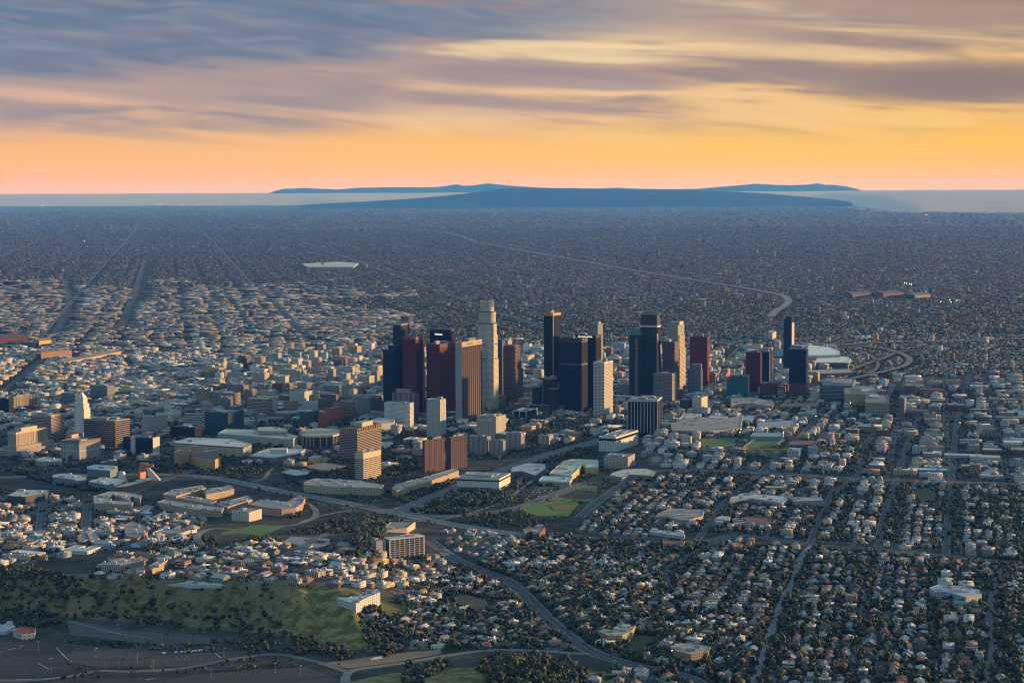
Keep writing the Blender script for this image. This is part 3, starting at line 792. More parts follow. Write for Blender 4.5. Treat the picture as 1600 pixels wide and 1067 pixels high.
def lettering(B, text, side, cx_, zc, size, mat, name='lettering'):
    cu = bpy.data.curves.new(name, 'FONT'); cu.body = text; cu.size = size; cu.align_x = 'CENTER'; cu.align_y = 'CENTER'; cu.extrude = 0.12; cu.offset = size * 0.012
    tmp = bpy.data.objects.new('tmp', cu); scene.collection.objects.link(tmp)
    dg = bpy.context.evaluated_depsgraph_get(); me = bpy.data.meshes.new_from_object(tmp.evaluated_get(dg))
    bpy.data.objects.remove(tmp)
    me.materials.clear(); me.materials.append(MATS[mat])
    if 'Col' not in me.attributes:
        ca = me.attributes.new('Col', 'FLOAT_COLOR', 'FACE'); ca.data.foreach_set('color', [0.02, 0.02, 0.05, 1.0] * len(me.polygons))
    o = bpy.data.objects.new(name, me); scene.collection.objects.link(o); o.parent = B.E
    if side == 0:
        o.location = (cx_ * B.a, -B.b / 2 - 0.6, zc); o.rotation_euler = (pi / 2, 0, 0)
    else:
        o.location = (B.a / 2 + 0.6, cx_ * B.b, zc); o.rotation_euler = (pi / 2, 0, pi / 2)
    return o
def polyb(name, label, cat, roofpx, h, col, style, roof=(0.3, 0.29, 0.28), plant=0, group=None, rim=None, bands=0, bandcol=(0.02, 0.025, 0.03), clutter=None):
    """building from its roof outline in photograph pixels, h metres tall"""
    pts = [G(x, y, h) for x, y in roofpx]
    xy = [(p.x, p.y) for p in pts]
    if sum(xy[i][0] * xy[(i + 1) % len(xy)][1] - xy[(i + 1) % len(xy)][0] * xy[i][1] for i in range(len(xy))) < 0: xy.reverse()
    cx_ = sum(p[0] for p in xy) / len(xy); cy_ = sum(p[1] for p in xy) / len(xy)
    z0 = min(float(T(p[0], p[1])) for p in xy) - 1.5
    zt = h + max(0.0, float(T(cx_, cy_)) - z0)
    B = Bld(); B.E = empty(name, (cx_, cy_, z0)); tag(B.E, label, cat, group); B.h = zt
    loc = [(x - cx_, y - cy_) for x, y in xy]
    B.loc = loc; B.z0 = z0
    m = MB(); m.prism(loc, 0, zt, col, style, caps=False); B.add('wall', m)
    m = MB(); m.face([(p[0], p[1], zt - 0.7) for p in loc], roof, 'roofing'); B.add('roof', m)
    def grow(t): return [(p[0] * (1 + t / max(1, sqrt(p[0] ** 2 + p[1] ** 2))), p[1] * (1 + t / max(1, sqrt(p[0] ** 2 + p[1] ** 2)))) for p in loc]
    if rim:
        m = MB(); m.prism(grow(0.5), zt - rim[0], zt + 0.4, rim[1], 'plain_wall', caps=False); B.add('parapet', m)
    if bands:
        st = zt / bands
        for k in range(bands):
            m = MB(); m.prism(grow(0.25), k * st + st * 0.35, k * st + st * 0.78, bandcol, 'glazing', caps=False); B.add('window_band', m)
    r = random.Random(int(roofpx[0][0] * 3 + roofpx[0][1]))
    w0 = max(p[0] for p in loc) - min(p[0] for p in loc); w1 = max(p[1] for p in loc) - min(p[1] for p in loc)
    k = 0; tries = 0
    while k < plant and tries < 80:
        tries += 1
        x = r.uniform(-.42, .42) * w0; y = r.uniform(-.42, .42) * w1
        if not inpoly(np.array([x]), np.array([y]), [(p[0] * .9, p[1] * .9) for p in loc])[0]: continue
        s_ = r.uniform(2.5, 6.5); g_ = r.uniform(.25, .6)
        m = MB(); m.box(x - s_, x + s_, y - s_ * .7, y + s_ * .7, zt - 0.68 + .02 * k, zt + r.uniform(1.6, 3.6), (g_, g_ * .96, g_ * .9), 'plain_wall', None, 'roofing'); B.add('rooftop_plant', m); k += 1
    mark_poly([(cx_ + p[0] * 1.05, cy_ + p[1] * 1.05) for p in loc])
    HERO.append((label, P((cx_, cy_, z0 + zt / 2)), name))
    return B
CREAM = (0.52, 0.44, 0.33); TAN = (0.44, 0.33, 0.20); WHITE = (0.66, 0.65, 0.62); GREY = (0.28, 0.28, 0.28); STONE = (0.46, 0.41, 0.34); BRICK = (0.27, 0.10, 0.06); NAVY = (0.012, 0.020, 0.040); MAROON = (0.075, 0.018, 0.020)
OT = 'tower'

# ---- the skyline, left to right
B = hero('office_tower', 'dark blue glass tower in three steps at the left end of the skyline', OT, 598.5, 617, 640, 547, 650, 25, NAVY, 'glass_dark', plant=0)
B.vol('middle_shaft', 0.22, 1.0, 0.18, 1.0, B.h - 1, B.z(541), NAVY, 'glass_dark', (0.10, 0.12, 0.14))
B.vol('upper_shaft', 0.30, 1.0, 0.45, 1.0, B.z(541) - 1, B.z(510), (0.05, 0.05, 0.06), 'glass_dark', (0.10, 0.11, 0.12))
B.vol('roof_rim', 0.30, 1.0, 0.45, 1.0, B.z(510), B.z(508), (0.30, 0.25, 0.20), 'plain_wall', (0.10, 0.11, 0.12), -0.4)
B = hero('office_tower', 'red granite tower with orange striped side beside the dark stepped tower', OT, 628.6, 650.4, 662.8, 527, 650, 25, MAROON, 'glass_red', plant=1, rim=(0.035, (0.24, 0.075, 0.04)))
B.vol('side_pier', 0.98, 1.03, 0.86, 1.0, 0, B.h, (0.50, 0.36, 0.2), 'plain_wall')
B = hero('office_tower', 'broad maroon tower in front of the black signboard tower', OT, 666.6, 687.7, 712, 538, 650, 25, MAROON, 'glass_red', plant=2, rim=(0.05, (0.13, 0.035, 0.03)))
B = hero('office_tower', 'black glass tower with a pale name sign under its top edge', OT, 672, 703, 712, 518, 640, 25, (0.012, 0.016, 0.025), 'glass_dark', plant=1)
lettering(B, 'Deloitte', 0, -0.05, B.h - 9, 7.5, 'sign_glow')
B.vol('top_frame', 0.0, 1.0, 0.0, 1.0, B.h, B.h + 6, (0.02, 0.03, 0.05), 'plain_wall', (0.05, .05, .06), 0.8)
B = hero('office_tower', 'tower of pale vertical stripes with a red flag sign on its top', OT, 712, 722.2, 753, 535, 659, 25, (0.055, 0.035, 0.032), 'glass_dark', plant=2, fins=(0, 11), fincol=(0.33, 0.26, 0.22), finw=1.5, fin_z=(0.0, 0.955), rim=(0.062, (0.42, 0.31, 0.22)))
m = MB(); m.box(-B.a / 2 - .5, B.a / 2 - 1, -B.b / 2 - .7, -B.b / 2 - .02, 0, B.h * .938, (0.30, 0.28, 0.29), 'plain_wall'); B.add('stone_side', m)
lettering(B, 'Bank of America', 1, -0.10, B.h * .969, 6.2, 'paint')
m = MB(); m.box(B.a / 2 + .5, B.a / 2 + .9, B.b * .27, B.b * .42, B.h * .957, B.h * .981, (0.62, 0.02, 0.02), 'paint'); B.add('flag_logo', m)
m = MB(); m.box(-B.a / 2 - 30, B.a / 2 + 4, -B.b / 2 - 14, B.b / 2, 0, 9, (0.12, 0.12, 0.13), 'wall_bands', (0.2, .2, .2), 'roofing'); B.add('podium', m)

# ---- the round stepped tower, tallest of all
C = G(762, 640); D_ = C.y; mpx = (C - CAMV).length / FPX
E = empty('office_tower', (C.x, C.y + 26, -1)); tag(E, 'tallest cream tower, round and stepped, with a glowing glass crown', OT)
B = Bld(); B.E = E; B.C = C; B.z0 = -1; B.a = B.b = 30 * mpx
def zpx(py): return z_at(C.x, C.y + 26, py) + 1
def ngon(r, n=28, rot=0.0, cx=0.0, cy=0.0): return [(cx + r * cos(2 * pi * k / n + rot), cy + r * sin(2 * pi * k / n + rot)) for k in range(n)]
cc = (0.62, 0.55, 0.42); rf = (0.3, .3, .28)
def octa(w_, c_): 
    A_ = w_ / 2; return [(-A_ + c_, -A_), (A_ - c_, -A_), (A_, -A_ + c_), (A_, A_ - c_), (A_ - c_, A_), (-A_ + c_, A_), (-A_, A_ - c_), (-A_, -A_ + c_)]
tw = 29.5 * mpx
for nm, py0, py1, pl in [('base_shaft', None, 560, octa(tw, tw * .20)), ('lower_shaft', 560, 523, octa(tw * .97, tw * .24)), ('middle_shaft', 523, 505, octa(tw * .92, tw * .27)), ('upper_shaft', 505, 487, ngon(tw * .445)), ('top_drum', 487, 479, ngon(tw * .35))]:
    m = MB(); rot = radians(-25); pl = [(x * cos(rot) - y * sin(rot), x * sin(rot) + y * cos(rot)) for x, y in pl]
    m.prism(pl, 0 if py0 is None else zpx(py0) - .5, zpx(py1), cc, 'wall_punched', rf, 'roofing'); B.add(nm, m)
m = MB(); m.prism(ngon(tw * .33, 20), zpx(479) - .3, zpx(470.5), (0.62, 0.58, 0.40), 'wall_fins', rf, 'roofing'); cr = B.add('crown', m)
for k in range(10):
    a_ = 2 * pi * k / 10; m = MB(); m.box(tw * .33 * cos(a_) - 1.6, tw * .33 * cos(a_) + 1.6, tw * .33 * sin(a_) - 1.6, tw * .33 * sin(a_) + 1.6, zpx(479), zpx(469.2), (0.62, 0.52, 0.34), 'plain_wall'); m_ = B.add('crown_pier', m, cr)
for py_ in (487.5, 505.5, 538, 560.5):
    m = MB(); r_ = tw * .52 if py_ > 500 else tw * .45
    m.prism([(x * 1.004, y * 1.004) for x, y in ngon(r_ * (1.0 if py_ < 500 else .985), 28)], zpx(py_), zpx(py_) + 3.2, (0.10, 0.09, 0.07), 'plain_wall'); B.add('setback_ledge', m)
mark_disc(C.x, C.y + 26, tw * .6); HERO.append(('the tallest cream tower', (762, 555), 'office_tower'))
B = hero('office_tower', 'slim grey blue slab just right of the tallest tower', OT, 776, 785, 789, 531, 625, 25, (0.07, 0.09, 0.12), 'wall_fins', plant=0)
hero('office_building', 'white topped block half hidden behind the slim grey blue slab', OT, 786, 794, 800, 531, 610, 25, (0.42, 0.40, 0.36), 'wall_punched', plant=1)
B = hero('office_tower', 'brown banded tower with a notch cut from its upper right corner', OT, 786.5, 806, 817.5, 577, 633, 25, (0.10, 0.060, 0.048), 'wall_bands', plant=0)
B.vol('upper_shaft', 0.0, 0.97, 0.0, 0.80, B.h - 1, B.z(543), (0.12, 0.055, 0.04), 'wall_bands', (.16, .12, .1))
B.vol('top_cap', 0.04, 0.90, 0.06, 0.72, B.z(543), B.z(540), (0.15, 0.07, 0.05), 'plain_wall', (.18, .14, .12))
B = hero('office_tower', 'slender black tower with one white corner stripe and a golden top band', OT, 850, 864.6, 876.5, 490, 640, 25, (0.014, 0.013, 0.020), 'glass_dark', plant=1, roof=(.1, .1, .1))
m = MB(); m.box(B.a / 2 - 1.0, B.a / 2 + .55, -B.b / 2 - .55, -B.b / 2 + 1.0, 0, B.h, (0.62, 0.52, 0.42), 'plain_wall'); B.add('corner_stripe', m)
m = MB(); t = .3; m.prism([(-B.a / 2 - t, -B.b / 2 - t), (B.a / 2 + t, -B.b / 2 - t), (B.a / 2 + t, B.b / 2 + t), (-B.a / 2 - t, B.b / 2 + t)], B.h - 7, B.h + 1, (0.42, 0.26, 0.10), 'plain_wall', caps=False); B.add('top_band', m)
B = hero('office_tower', 'wide black tower with cut corners behind the cluster of dark cylinders', OT, 873.5, 909, 918.2, 529, 645, 25, (0.014, 0.017, 0.022), 'glass_dark', plant=2, rim=(0.055, (0.035, 0.05, 0.052)), roof=(.16, .17, .17))
m = MB(); t = .3; m.prism([(-B.a / 2 - t, -B.b / 2 - t), (B.a / 2 + t, -B.b / 2 - t), (B.a / 2 + t, B.b / 2 + t), (-B.a / 2 - t, B.b / 2 + t)], B.h * .64, B.h * .665, (0.10, 0.075, 0.07), 'plain_wall', caps=False); B.add('belt_course', m)
B = hero('office_tower', 'black tower with a long lit white sign along its top', OT, 896.6, 931, 939.5, 524, 640, 25, (0.012, 0.013, 0.018), 'glass_dark', plant=1, rim=(0.04, (0.012, 0.012, 0.014)))
lettering(B, 'City National Bank', 0, 0.02, B.h * .979, 6.0, 'sign_glow')
hero('office_tower', 'pale grey tower looking out from behind the lit white sign', OT, 920.5, 934, 942, 506, 600, 25, (0.25, 0.24, 0.23), 'wall_punched', plant=1)
# the cluster of cylinders
C = G(861, 644); E = empty('hotel_tower', (C.x, C.y + 20, -1)); tag(E, 'cluster of five dark bronze glass cylinders around a taller core', 'hotel'); B = Bld(); B.E = E
def zq(py, dy=20): return z_at(C.x, C.y + dy, py) + 1
mp = C.y / FPX
for nm, px_, dy, r_, py_ in [('core_cylinder', 859.5, 30, 11.5, 590), ('cylinder', 839, 36, 7.6, 603), ('cylinder', 866, 8, 8.2, 606), ('cylinder', 878, 34, 7.4, 600), ('cylinder', 851, 52, 7.4, 598)]:
    cx_ = (px_ - 861) * mp; m = MB(); m.prism(ngon(r_ * mp, 26, 0, cx_, dy - 20), 0, zq(py_, dy), (0.055, 0.045, 0.042), 'glass_dark', (0.2, .18, .16), 'roofing'); o = B.add(nm, m)
    m = MB(); m.prism(ngon(r_ * mp + .4, 26, 0, cx_, dy - 20), zq(py_, dy) - 3, zq(py_, dy) + .6, (0.24, 0.20, 0.17), 'plain_wall', caps=False); B.add('rim', m, o)
    if nm == 'core_cylinder':
        for k in range(5):
            a_ = 2 * pi * k / 5; m = MB(); m.box(cx_ + r_ * mp * .8 * cos(a_) - 4, cx_ + r_ * mp * .8 * cos(a_) + 4, dy - 20 + r_ * mp * .8 * sin(a_) - 4, dy - 20 + r_ * mp * .8 * sin(a_) + 4, zq(py_, dy) + .1, zq(py_ - 2.5, dy), (0.32, 0.28, 0.25), 'plain_wall'); B.add('penthouse', m, o)
for px_ in (848, 872.5):
    m = MB(); cx_ = (px_ - 861) * mp; m.box(cx_ - 1.6, cx_ + 1.6, -15, -11, 0, zq(596), (0.12, 0.12, 0.14), 'metal_panel'); B.add('lift_shaft', m)
m = MB(); m.box(-52, 40, -22, 40, 0, 22, (0.10, 0.09, 0.085), 'wall_bands', (.25, .24, .23), 'roofing'); B.add('podium', m)
mark_disc(C.x, C.y + 20, 60); HERO.append(('the cluster of bronze cylinders', (861, 620), 'hotel_tower'))
B = hero('office_tower', 'white gridded tower with a golden right side and a small red sign', OT, 927, 944, 957.8, 566, 652, 25, (0.58, 0.54, 0.47), 'wall_grid', plant=1, roof=(.4, .38, .34), rim=(0.03, (0.55, 0.48, 0.40)))
lettering(B, 'IBEW', 1, 0.05, B.h * .963, 6, 'red_glow')
hero('office_building', 'small dark cube with bright white roof edges near the black towers', 'office', 802, 822, 839, 642, 656, 25, (0.02, 0.02, 0.03), 'glass_dark', plant=1, roof=(.55, .5, .44), rim=(0.06, WHITE), fins=(3, 2), fincol=WHITE, finw=1.6)
# right-hand cluster
B = hero('office_tower', 'dark faceted tower with warm window strips and a green roof', OT, 983, 1001, 1014, 523.5, 622, 25, (0.045, 0.038, 0.038), 'glass_dark', plant=0)
m = MB(); A_, D_ = B.a / 2, B.b / 2
m.prism([(-A_, -D_), (A_, -D_), (A_, D_), (-A_, D_)], B.h - .9, B.z(513.5), (0.05, 0.14, 0.07), 'metal_panel', zt=[(-A_ * .6, -D_ * .6), (A_ * .6, -D_ * .6), (A_ * .6, D_ * .6), (-A_ * .6, D_ * .6)]); B.add('green_roof', m)
for k, (x0, x1) in enumerate(((0.52, 0.76),)):
    B.vol('window_strip', x0, x1, -0.012, 0.5, 2, B.h * .95, (0.34, 0.17, 0.10), 'wall_bands')
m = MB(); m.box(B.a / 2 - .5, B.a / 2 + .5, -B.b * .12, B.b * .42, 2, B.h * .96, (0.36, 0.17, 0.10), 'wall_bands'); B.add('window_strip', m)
B = hero('tower_under_construction', 'tallest tower on the right, unfinished, flaring glass with cranes on top', OT, 1000.5, 1027, 1032, 510, 622, 25, (0.018, 0.028, 0.045), 'glass_dark', plant=0)
A_, D_ = B.a / 2, B.b / 2
m = MB(); m.prism([(-A_, -D_), (A_ + 9, -D_), (A_ + 9, D_), (-A_, D_)], 0, B.h * .66, (0.02, 0.03, 0.05), 'glass_dark', zt=[(-A_ - .2, -D_ - .2), (A_ + .2, -D_ - .2), (A_ + .2, D_), (-A_ - .2, D_)]); B.add('flared_base', m)
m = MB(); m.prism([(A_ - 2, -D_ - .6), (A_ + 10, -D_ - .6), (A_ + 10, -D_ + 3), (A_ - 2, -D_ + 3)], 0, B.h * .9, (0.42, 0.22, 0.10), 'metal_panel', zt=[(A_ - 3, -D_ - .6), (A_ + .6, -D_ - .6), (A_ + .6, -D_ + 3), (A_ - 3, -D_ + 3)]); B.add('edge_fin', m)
B.vol('open_floors', -0.0, 0.98, 0.0, 0.98, B.h - 1, B.z(492), (0.045, 0.028, 0.028), 'wall_bands', (.1, .1, .1), 0.6)
m = MB(); t = .5; m.prism([(-A_ - t, -D_ - t), (A_ + t, -D_ - t), (A_ + t, D_ + t), (-A_ - t, D_ + t)], B.h - 3, B.h + 2.5, (0.58, 0.50, 0.42), 'plain_wall', caps=False); B.add('white_belt', m)
for fx, hh, jib in ((-.25, 488, 1), (.18, 478.5, -1)):
    zb, zt_ = B.z(492) - 2, B.z(hh)
    m = MB(); m.box(fx * B.a - 1, fx * B.a + 1, -1, 1, zb, zt_, (0.08, 0.07, 0.07), 'plain_wall'); o = B.add('crane_mast', m)
    m = MB(); m.tube((fx * B.a, 0, zt_ - 4), (fx * B.a + jib * 12, 4, zt_ + 5), .9, .5, 5, (0.10, 0.08, 0.07), 'plain_wall'); B.add('crane_jib', m, o)
for k in range(7):
    m = MB(); x_ = -A_ + (k + .5) * B.a / 7; m.box(x_ - .5, x_ + .5, -D_ - .4, -D_ + .4, B.h * .82, B.h - 3, (0.16, 0.15, 0.16), 'plain_wall'); B.add('fin', m)
hero('office_tower', 'plain red brown tower between the unfinished tower and the cream stepped tower', OT, 1035, 1054, 1061, 534, 622, 25, (0.16, 0.075, 0.055), 'wall_grid', plant=2)
B = hero('office_tower', 'cream rounded tower with steps down its right side', OT, 1043.5, 1059, 1069, 508, 608, 25, (0.46, 0.44, 0.36), 'wall_fins', plant=0)
m = MB(); m.prism(ngon(B.a * .46, 22, 0, -B.a * .05, 0), B.h - .9, B.z(504), (0.44, 0.42, 0.35), 'wall_fins', (.4, .38, .34), 'roofing'); B.add('round_top', m)
B.vol('side_step', 0.7, 1.09, 0.1, 0.95, 0, B.z(524), (0.56, 0.44, 0.28), 'wall_grid')
B.vol('lower_step', 0.72, 1.16, 0.05, 1.0, 0, B.z(545), (0.56, 0.44, 0.28), 'wall_grid')
B.vol('crown_fin', 0.86, 0.98, 0.3, 0.9, B.h - 2, B.z(503), (0.60, 0.46, 0.26), 'plain_wall')
hero('office_tower', 'maroon tower standing alone right of the cream rounded tower', OT, 1078, 1105, 1108.5, 526.5, 602, 20, (0.060, 0.020, 0.026), 'glass_red', plant=1, rim=(0.06, (0.075, 0.022, 0.03)))
B = hero('office_building', 'squat grey gridded tower with a reddish right side', OT, 1021, 1050, 1058.5, 584, 629, 25, (0.27, 0.235, 0.225), 'wall_grid', plant=1, base=(0.13, (0.2, .17, .16), 'wall_punched'))
B = hero('office_building', 'blue grey gridded block with a narrower penthouse on top', OT, 1074.5, 1093.5, 1097.5, 577.5, 620, 18, (0.20, 0.21, 0.22), 'wall_grid', plant=0)
B.vol('penthouse', 0.28, 0.98, 0.1, 0.9, B.h - 1, B.z(569.5), (0.26, 0.26, 0.25), 'wall_grid')
B = hero('office_building', 'drum like black and white striped tower with a busy roof', OT, 981, 1027, 1034, 625, 675, 12, (0.012, 0.014, 0.02), 'glass_dark', plant=5, roof=(.42, .37, .32), fins=(10, 3), fincol=(0.50, 0.47, 0.44), finw=1.5, rim=(0.055, (0.48, 0.43, 0.38)))
hero('office_building', 'blank cream block beside a dark low block', 'office', 1081, 1096, 1105.5, 621, 647, 25, (0.46, 0.42, 0.35), 'plain_wall', plant=1)
hero('office_building', 'dark low block attached to the blank cream block', 'office', 1062, 1076, 1082, 625, 647, 25, (0.04, 0.04, 0.05), 'wall_bands', plant=2)
B = hero('office_building', 'teal glass box with a red glowing ball on its roof corner', 'office', 1135.5, 1169.5, 1171.5, 587, 621, 12, (0.03, 0.15, 0.16), 'glass_teal', plant=0, rim=(0.05, (0.16, 0.15, 0.13)))
m = MB()
for i in range(8):
    for j in range(12):
        def sp_(i, j): a1 = -pi / 2 + pi * i / 8; a2 = 2 * pi * j / 12; return (-B.a / 2 + 4 + 5.6 * cos(a1) * cos(a2), -B.b / 2 - 1 + 5.6 * cos(a1) * sin(a2), B.h + 2 + 5.6 * sin(a1))
        m.face([sp_(i, j), sp_(i, j + 1), sp_(i + 1, j + 1), sp_(i + 1, j)], (0.8, .03, .02), 'red_glow')
B.add('ball_sign', m)
m = MB(); m.box(B.a / 2 - 1, B.a / 2 + 1.2, -B.b / 2 - .6, -B.b / 2 + 2, 0, B.h, (0.42, 0.36, 0.33), 'plain_wall'); B.add('corner_pier', m)
hero('office_tower', 'dark maroon ribbed tower behind the teal glass box', OT, 1165, 1188, 1190.5, 551, 612, 14, (0.050, 0.020, 0.026), 'glass_red', plant=3)
hero('office_tower', 'blue green glass tower with a pink side next to the ribbed maroon tower', OT, 1190, 1202, 1207, 549.5, 606, 20, (0.018, 0.035, 0.050), 'glass_dark', plant=1, fins=(0, 2), fincol=(0.36, 0.20, 0.16), finw=3)
B = hero('hotel_tower', 'lone curved blue tower with a pale right edge at the far right of the skyline', 'hotel', 1224, 1236.5, 1240.5, 505, 585, 16, (0.02, 0.035, 0.06), 'glass_dark', plant=0)
A_, D_ = B.a / 2, B.b / 2
m = MB(); m.prism([(-A_, -D_), (A_, -D_), (A_, D_), (-A_, D_)], B.h - 1, B.z(494.5), (0.02, 0.035, 0.06), 'glass_dark', zt=[(-A_ * .35, -D_), (A_ * .9, -D_), (A_ * .9, D_), (-A_ * .35, D_)]); B.add('slanted_top', m)
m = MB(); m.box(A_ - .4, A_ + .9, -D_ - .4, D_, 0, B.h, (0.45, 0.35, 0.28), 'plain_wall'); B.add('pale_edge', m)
B = hero('residential_tower', 'dark blue tower on a brown brick base right of the maroon towers', OT, 1232.5, 1259.5, 1263, 545, 619, 12, (0.012, 0.022, 0.042), 'glass_dark', plant=2, base=(0.27, (0.15, 0.065, 0.05), 'wall_punched'), rim=(0.02, (0.16, 0.15, 0.14)))
B = hero('office_building', 'low maroon block with a tall chimney shaft', 'office', 1187.5, 1210, 1214.5, 599.5, 620, 16, (0.090, 0.035, 0.035), 'wall_sparse', plant=1)
B.vol('chimney', 0.76, 0.92, 0.2, 0.5, B.h - 1, B.z(584), (0.42, 0.24, 0.17), 'plain_wall')
hero('apartment_building', 'cream slab with a bright right end below the dark blue tower', 'apartments', 1266, 1277.5, 1283, 608.5, 627, 16, (0.46, 0.43, 0.38), 'wall_sparse', plant=1)
hero('hospital_building', 'long blue grey medical block of two heights', 'hospital', 1284, 1332, 1350, 602, 624, 12, (0.20, 0.23, 0.27), 'wall_bands', plant=4)
hero('hospital_building', 'wide tan hospital block with a tower at each end', 'hospital', 1319, 1372, 1377.5, 615, 634, 10, (0.50, 0.38, 0.19), 'wall_punched', plant=3, rim=(0.05, (0.52, 0.4, 0.2)))
hero('hospital_building', 'smaller tan block with grey window panels in front of the wide one', 'hospital', 1352, 1390, 1396, 630, 649, 10, (0.42, 0.35, 0.20), 'wall_grid', plant=2)
hero('office_building', 'narrow pink and maroon slab beside the tan medical blocks', 'office', 1404, 1413, 1416, 623, 652, 14, (0.26, 0.17, 0.17), 'wall_fins', plant=1)
hero('office_building', 'dark maroon block behind the pink and maroon slab', 'office', 1413.5, 1431, 1434.5, 603, 622, 12, (0.12, 0.06, 0.05), 'wall_bands', plant=1)
# halls behind the right-hand cluster
B = polyb('convention_hall', 'large white hall with a curved pale roof behind the dark blue tower', 'hall', [(1238, 540), (1270, 539), (1298, 542), (1312, 548), (1313, 553), (1262, 555), (1238, 553)], 34, (0.30, 0.38, 0.40), 'wall_sparse', (0.82, 0.79, 0.72), plant=2, rim=(3, (.8, .78, .74)))
B = polyb('convention_hall', 'flat white roofed hall in front of the curved roof hall', 'hall', [(1280, 557), (1325, 557), (1330, 561), (1326, 566), (1272, 566)], 22, (0.10, 0.18, 0.20), 'wall_bands', (0.82, 0.76, 0.66), plant=1, rim=(2, (.8, .78, .74)))
polyb('convention_hall', 'low blue roofed hall at the foot of the lone curved tower', 'hall', [(1212, 546), (1224, 545), (1226, 556), (1208, 557)], 22, (0.08, 0.17, 0.19), 'wall_bands', (0.12, 0.2, .22))
polyb('parking_structure', 'long open parking deck with red brick stair tower by the white roofed hall', 'garage', [(1264, 578), (1330, 576), (1334, 582), (1264, 584)], 14, (0.34, 0.24, 0.18), 'wall_bands', (0.36, 0.33, .30), plant=2)
polyb('apartment_building', 'long apartment block with many pale gables below the teal box', 'apartments', [(1142, 622), (1175, 620), (1210, 627), (1207, 634), (1165, 630), (1142, 632)], 16, (0.46, 0.37, 0.28), 'wall_punched', (0.33, 0.29, 0.25), plant=8)
polyb('apartment_building', 'brick and cream apartment row above the sports field', 'apartments', [(1048, 662), (1076, 658), (1092, 656), (1125, 659), (1160, 656), (1157, 664), (1110, 669), (1082, 668), (1050, 667)], 14, (0.42, 0.34, 0.27), 'wall_punched', (0.32, 0.28, 0.24), plant=12)
for k, (x_, y_) in enumerate([(1063, 645), (1104, 649), (1147, 648)]):
    polyb('apartment_building', ['white courtyard block nearest the drum like striped tower', 'white courtyard block in the middle of three', 'white courtyard block nearest the teal glass box'][k], 'apartments', [(x_ + 6, y_), (x_ + 33, y_ + 1), (x_ + 28, y_ + 8), (x_ + 22, y_ + 11), (x_ + 18, y_ + 8), (x_ + 4, y_ + 8), (x_ - 2, y_ + 9)], 13, (0.5, 0.49, 0.45), 'wall_punched', (0.52, 0.50, 0.46), plant=4, group='white courtyard blocks')
polyb('market_hall', 'wide orange roofed market hall under the dark blue tower', 'shop', [(1222, 630), (1280, 629), (1278, 634), (1216, 635)], 9, (0.34, 0.2, 0.1), 'wall_sparse', (0.36, 0.17, 0.07), plant=3)
polyb('school_building', 'flat grey school wing left of the running track', 'school', [(1185, 662), (1240, 660), (1246, 664), (1180, 668)], 9, (0.18, 0.22, 0.25), 'wall_bands', (0.30, 0.31, 0.33), plant=2)
polyb('gymnasium', 'pale green roofed gymnasium above the running track', 'hall', [(1178, 675), (1225, 676), (1222, 682), (1172, 681)], 9, (0.20, 0.24, 0.24), 'plain_wall', (0.24, 0.33, 0.34))
polyb('school_building', 'long red roofed classroom block right of the running track', 'school', [(1236, 689), (1276, 689), (1275, 694), (1233, 694)], 8, (0.2, 0.14, 0.13), 'wall_sparse', (0.24, 0.09, 0.09))
B = hero('office_building', 'white slab with a black roof band leaning along the freeway', 'office', 936, 962, 997, 683, 706, 25, (0.60, 0.60, 0.58), 'wall_sparse', plant=4, roof=(.36, .35, .34), rim=(0.12, (0.60, .58, .54)))
m = MB(); t = .7; m.prism([(-B.a / 2 - t, -B.b / 2 - t), (B.a / 2 + t, -B.b / 2 - t), (B.a / 2 + t, B.b / 2 + t), (-B.a / 2 - t, B.b / 2 + t)], B.h * .74, B.h * .9, (0.02, 0.025, 0.03), 'glazing', caps=False); B.add('window_band', m)
hero('hotel_building', 'pale stone building with rows of paired windows below the white slab', 'hotel', 944, 981, 992, 714, 732, 18, (0.42, 0.39, 0.32), 'wall_punched', plant=2)
polyb('library_building', 'low modern building with overlapping cream roofs', 'library', [(958, 738), (975, 733), (1010, 731), (1024, 735), (1018, 742), (985, 741), (972, 745), (952, 742)], 9, (0.35, 0.36, 0.30), 'wall_bands', (0.55, 0.50, 0.40), plant=2)
B = polyb('school_building', 'white and yellow school wings stepping down the slope', 'school', [(880, 720), (900, 717), (935, 718), (935, 729), (916, 730), (910, 726), (900, 736), (893, 741), (859, 738)], 16, (0.52, 0.44, 0.12), 'wall_sparse', (0.52, 0.52, 0.40), plant=7, rim=(1.6, (0.62, .6, .5)))
B = polyb('school_building', 'white flat roofed school hall at the top of the playing fields', 'school', [(848, 744), (895, 745), (890, 752), (842, 750)], 10, (0.50, 0.50, 0.40), 'wall_bands', (0.52, 0.56, 0.56), plant=2, rim=(2, (0.64, .62, .4)))
polyb('office_building', 'blue glazed office with white fins right of the white windowless block', 'office', [(800, 730), (826, 723), (852, 725), (853, 732), (836, 741), (815, 735), (798, 736)], 14, (0.14, 0.2, 0.24), 'wall_fins', (0.40, 0.42, 0.42), plant=4)
B = hero('office_building', 'white windowless block on striped base among trees', 'office', 714, 780, 797.5, 748, 769, 16, (0.54, 0.52, 0.46), 'plain_wall', plant=5, roof=(.35, .32, .29), rim=(0.10, (0.54, .52, .46)), bands=3, band_z=(0.0, 0.34), bandfrac=0.55)
m = MB(); t = .5; m.prism([(-B.a / 2 - t, -B.b / 2 - t), (B.a / 2 + t, -B.b / 2 - t), (B.a / 2 + t, B.b / 2 + t), (-B.a / 2 - t, B.b / 2 + t)], B.h * .78, B.h * .88, (0.02, 0.025, 0.03), 'glazing', caps=False); B.add('window_band', m)
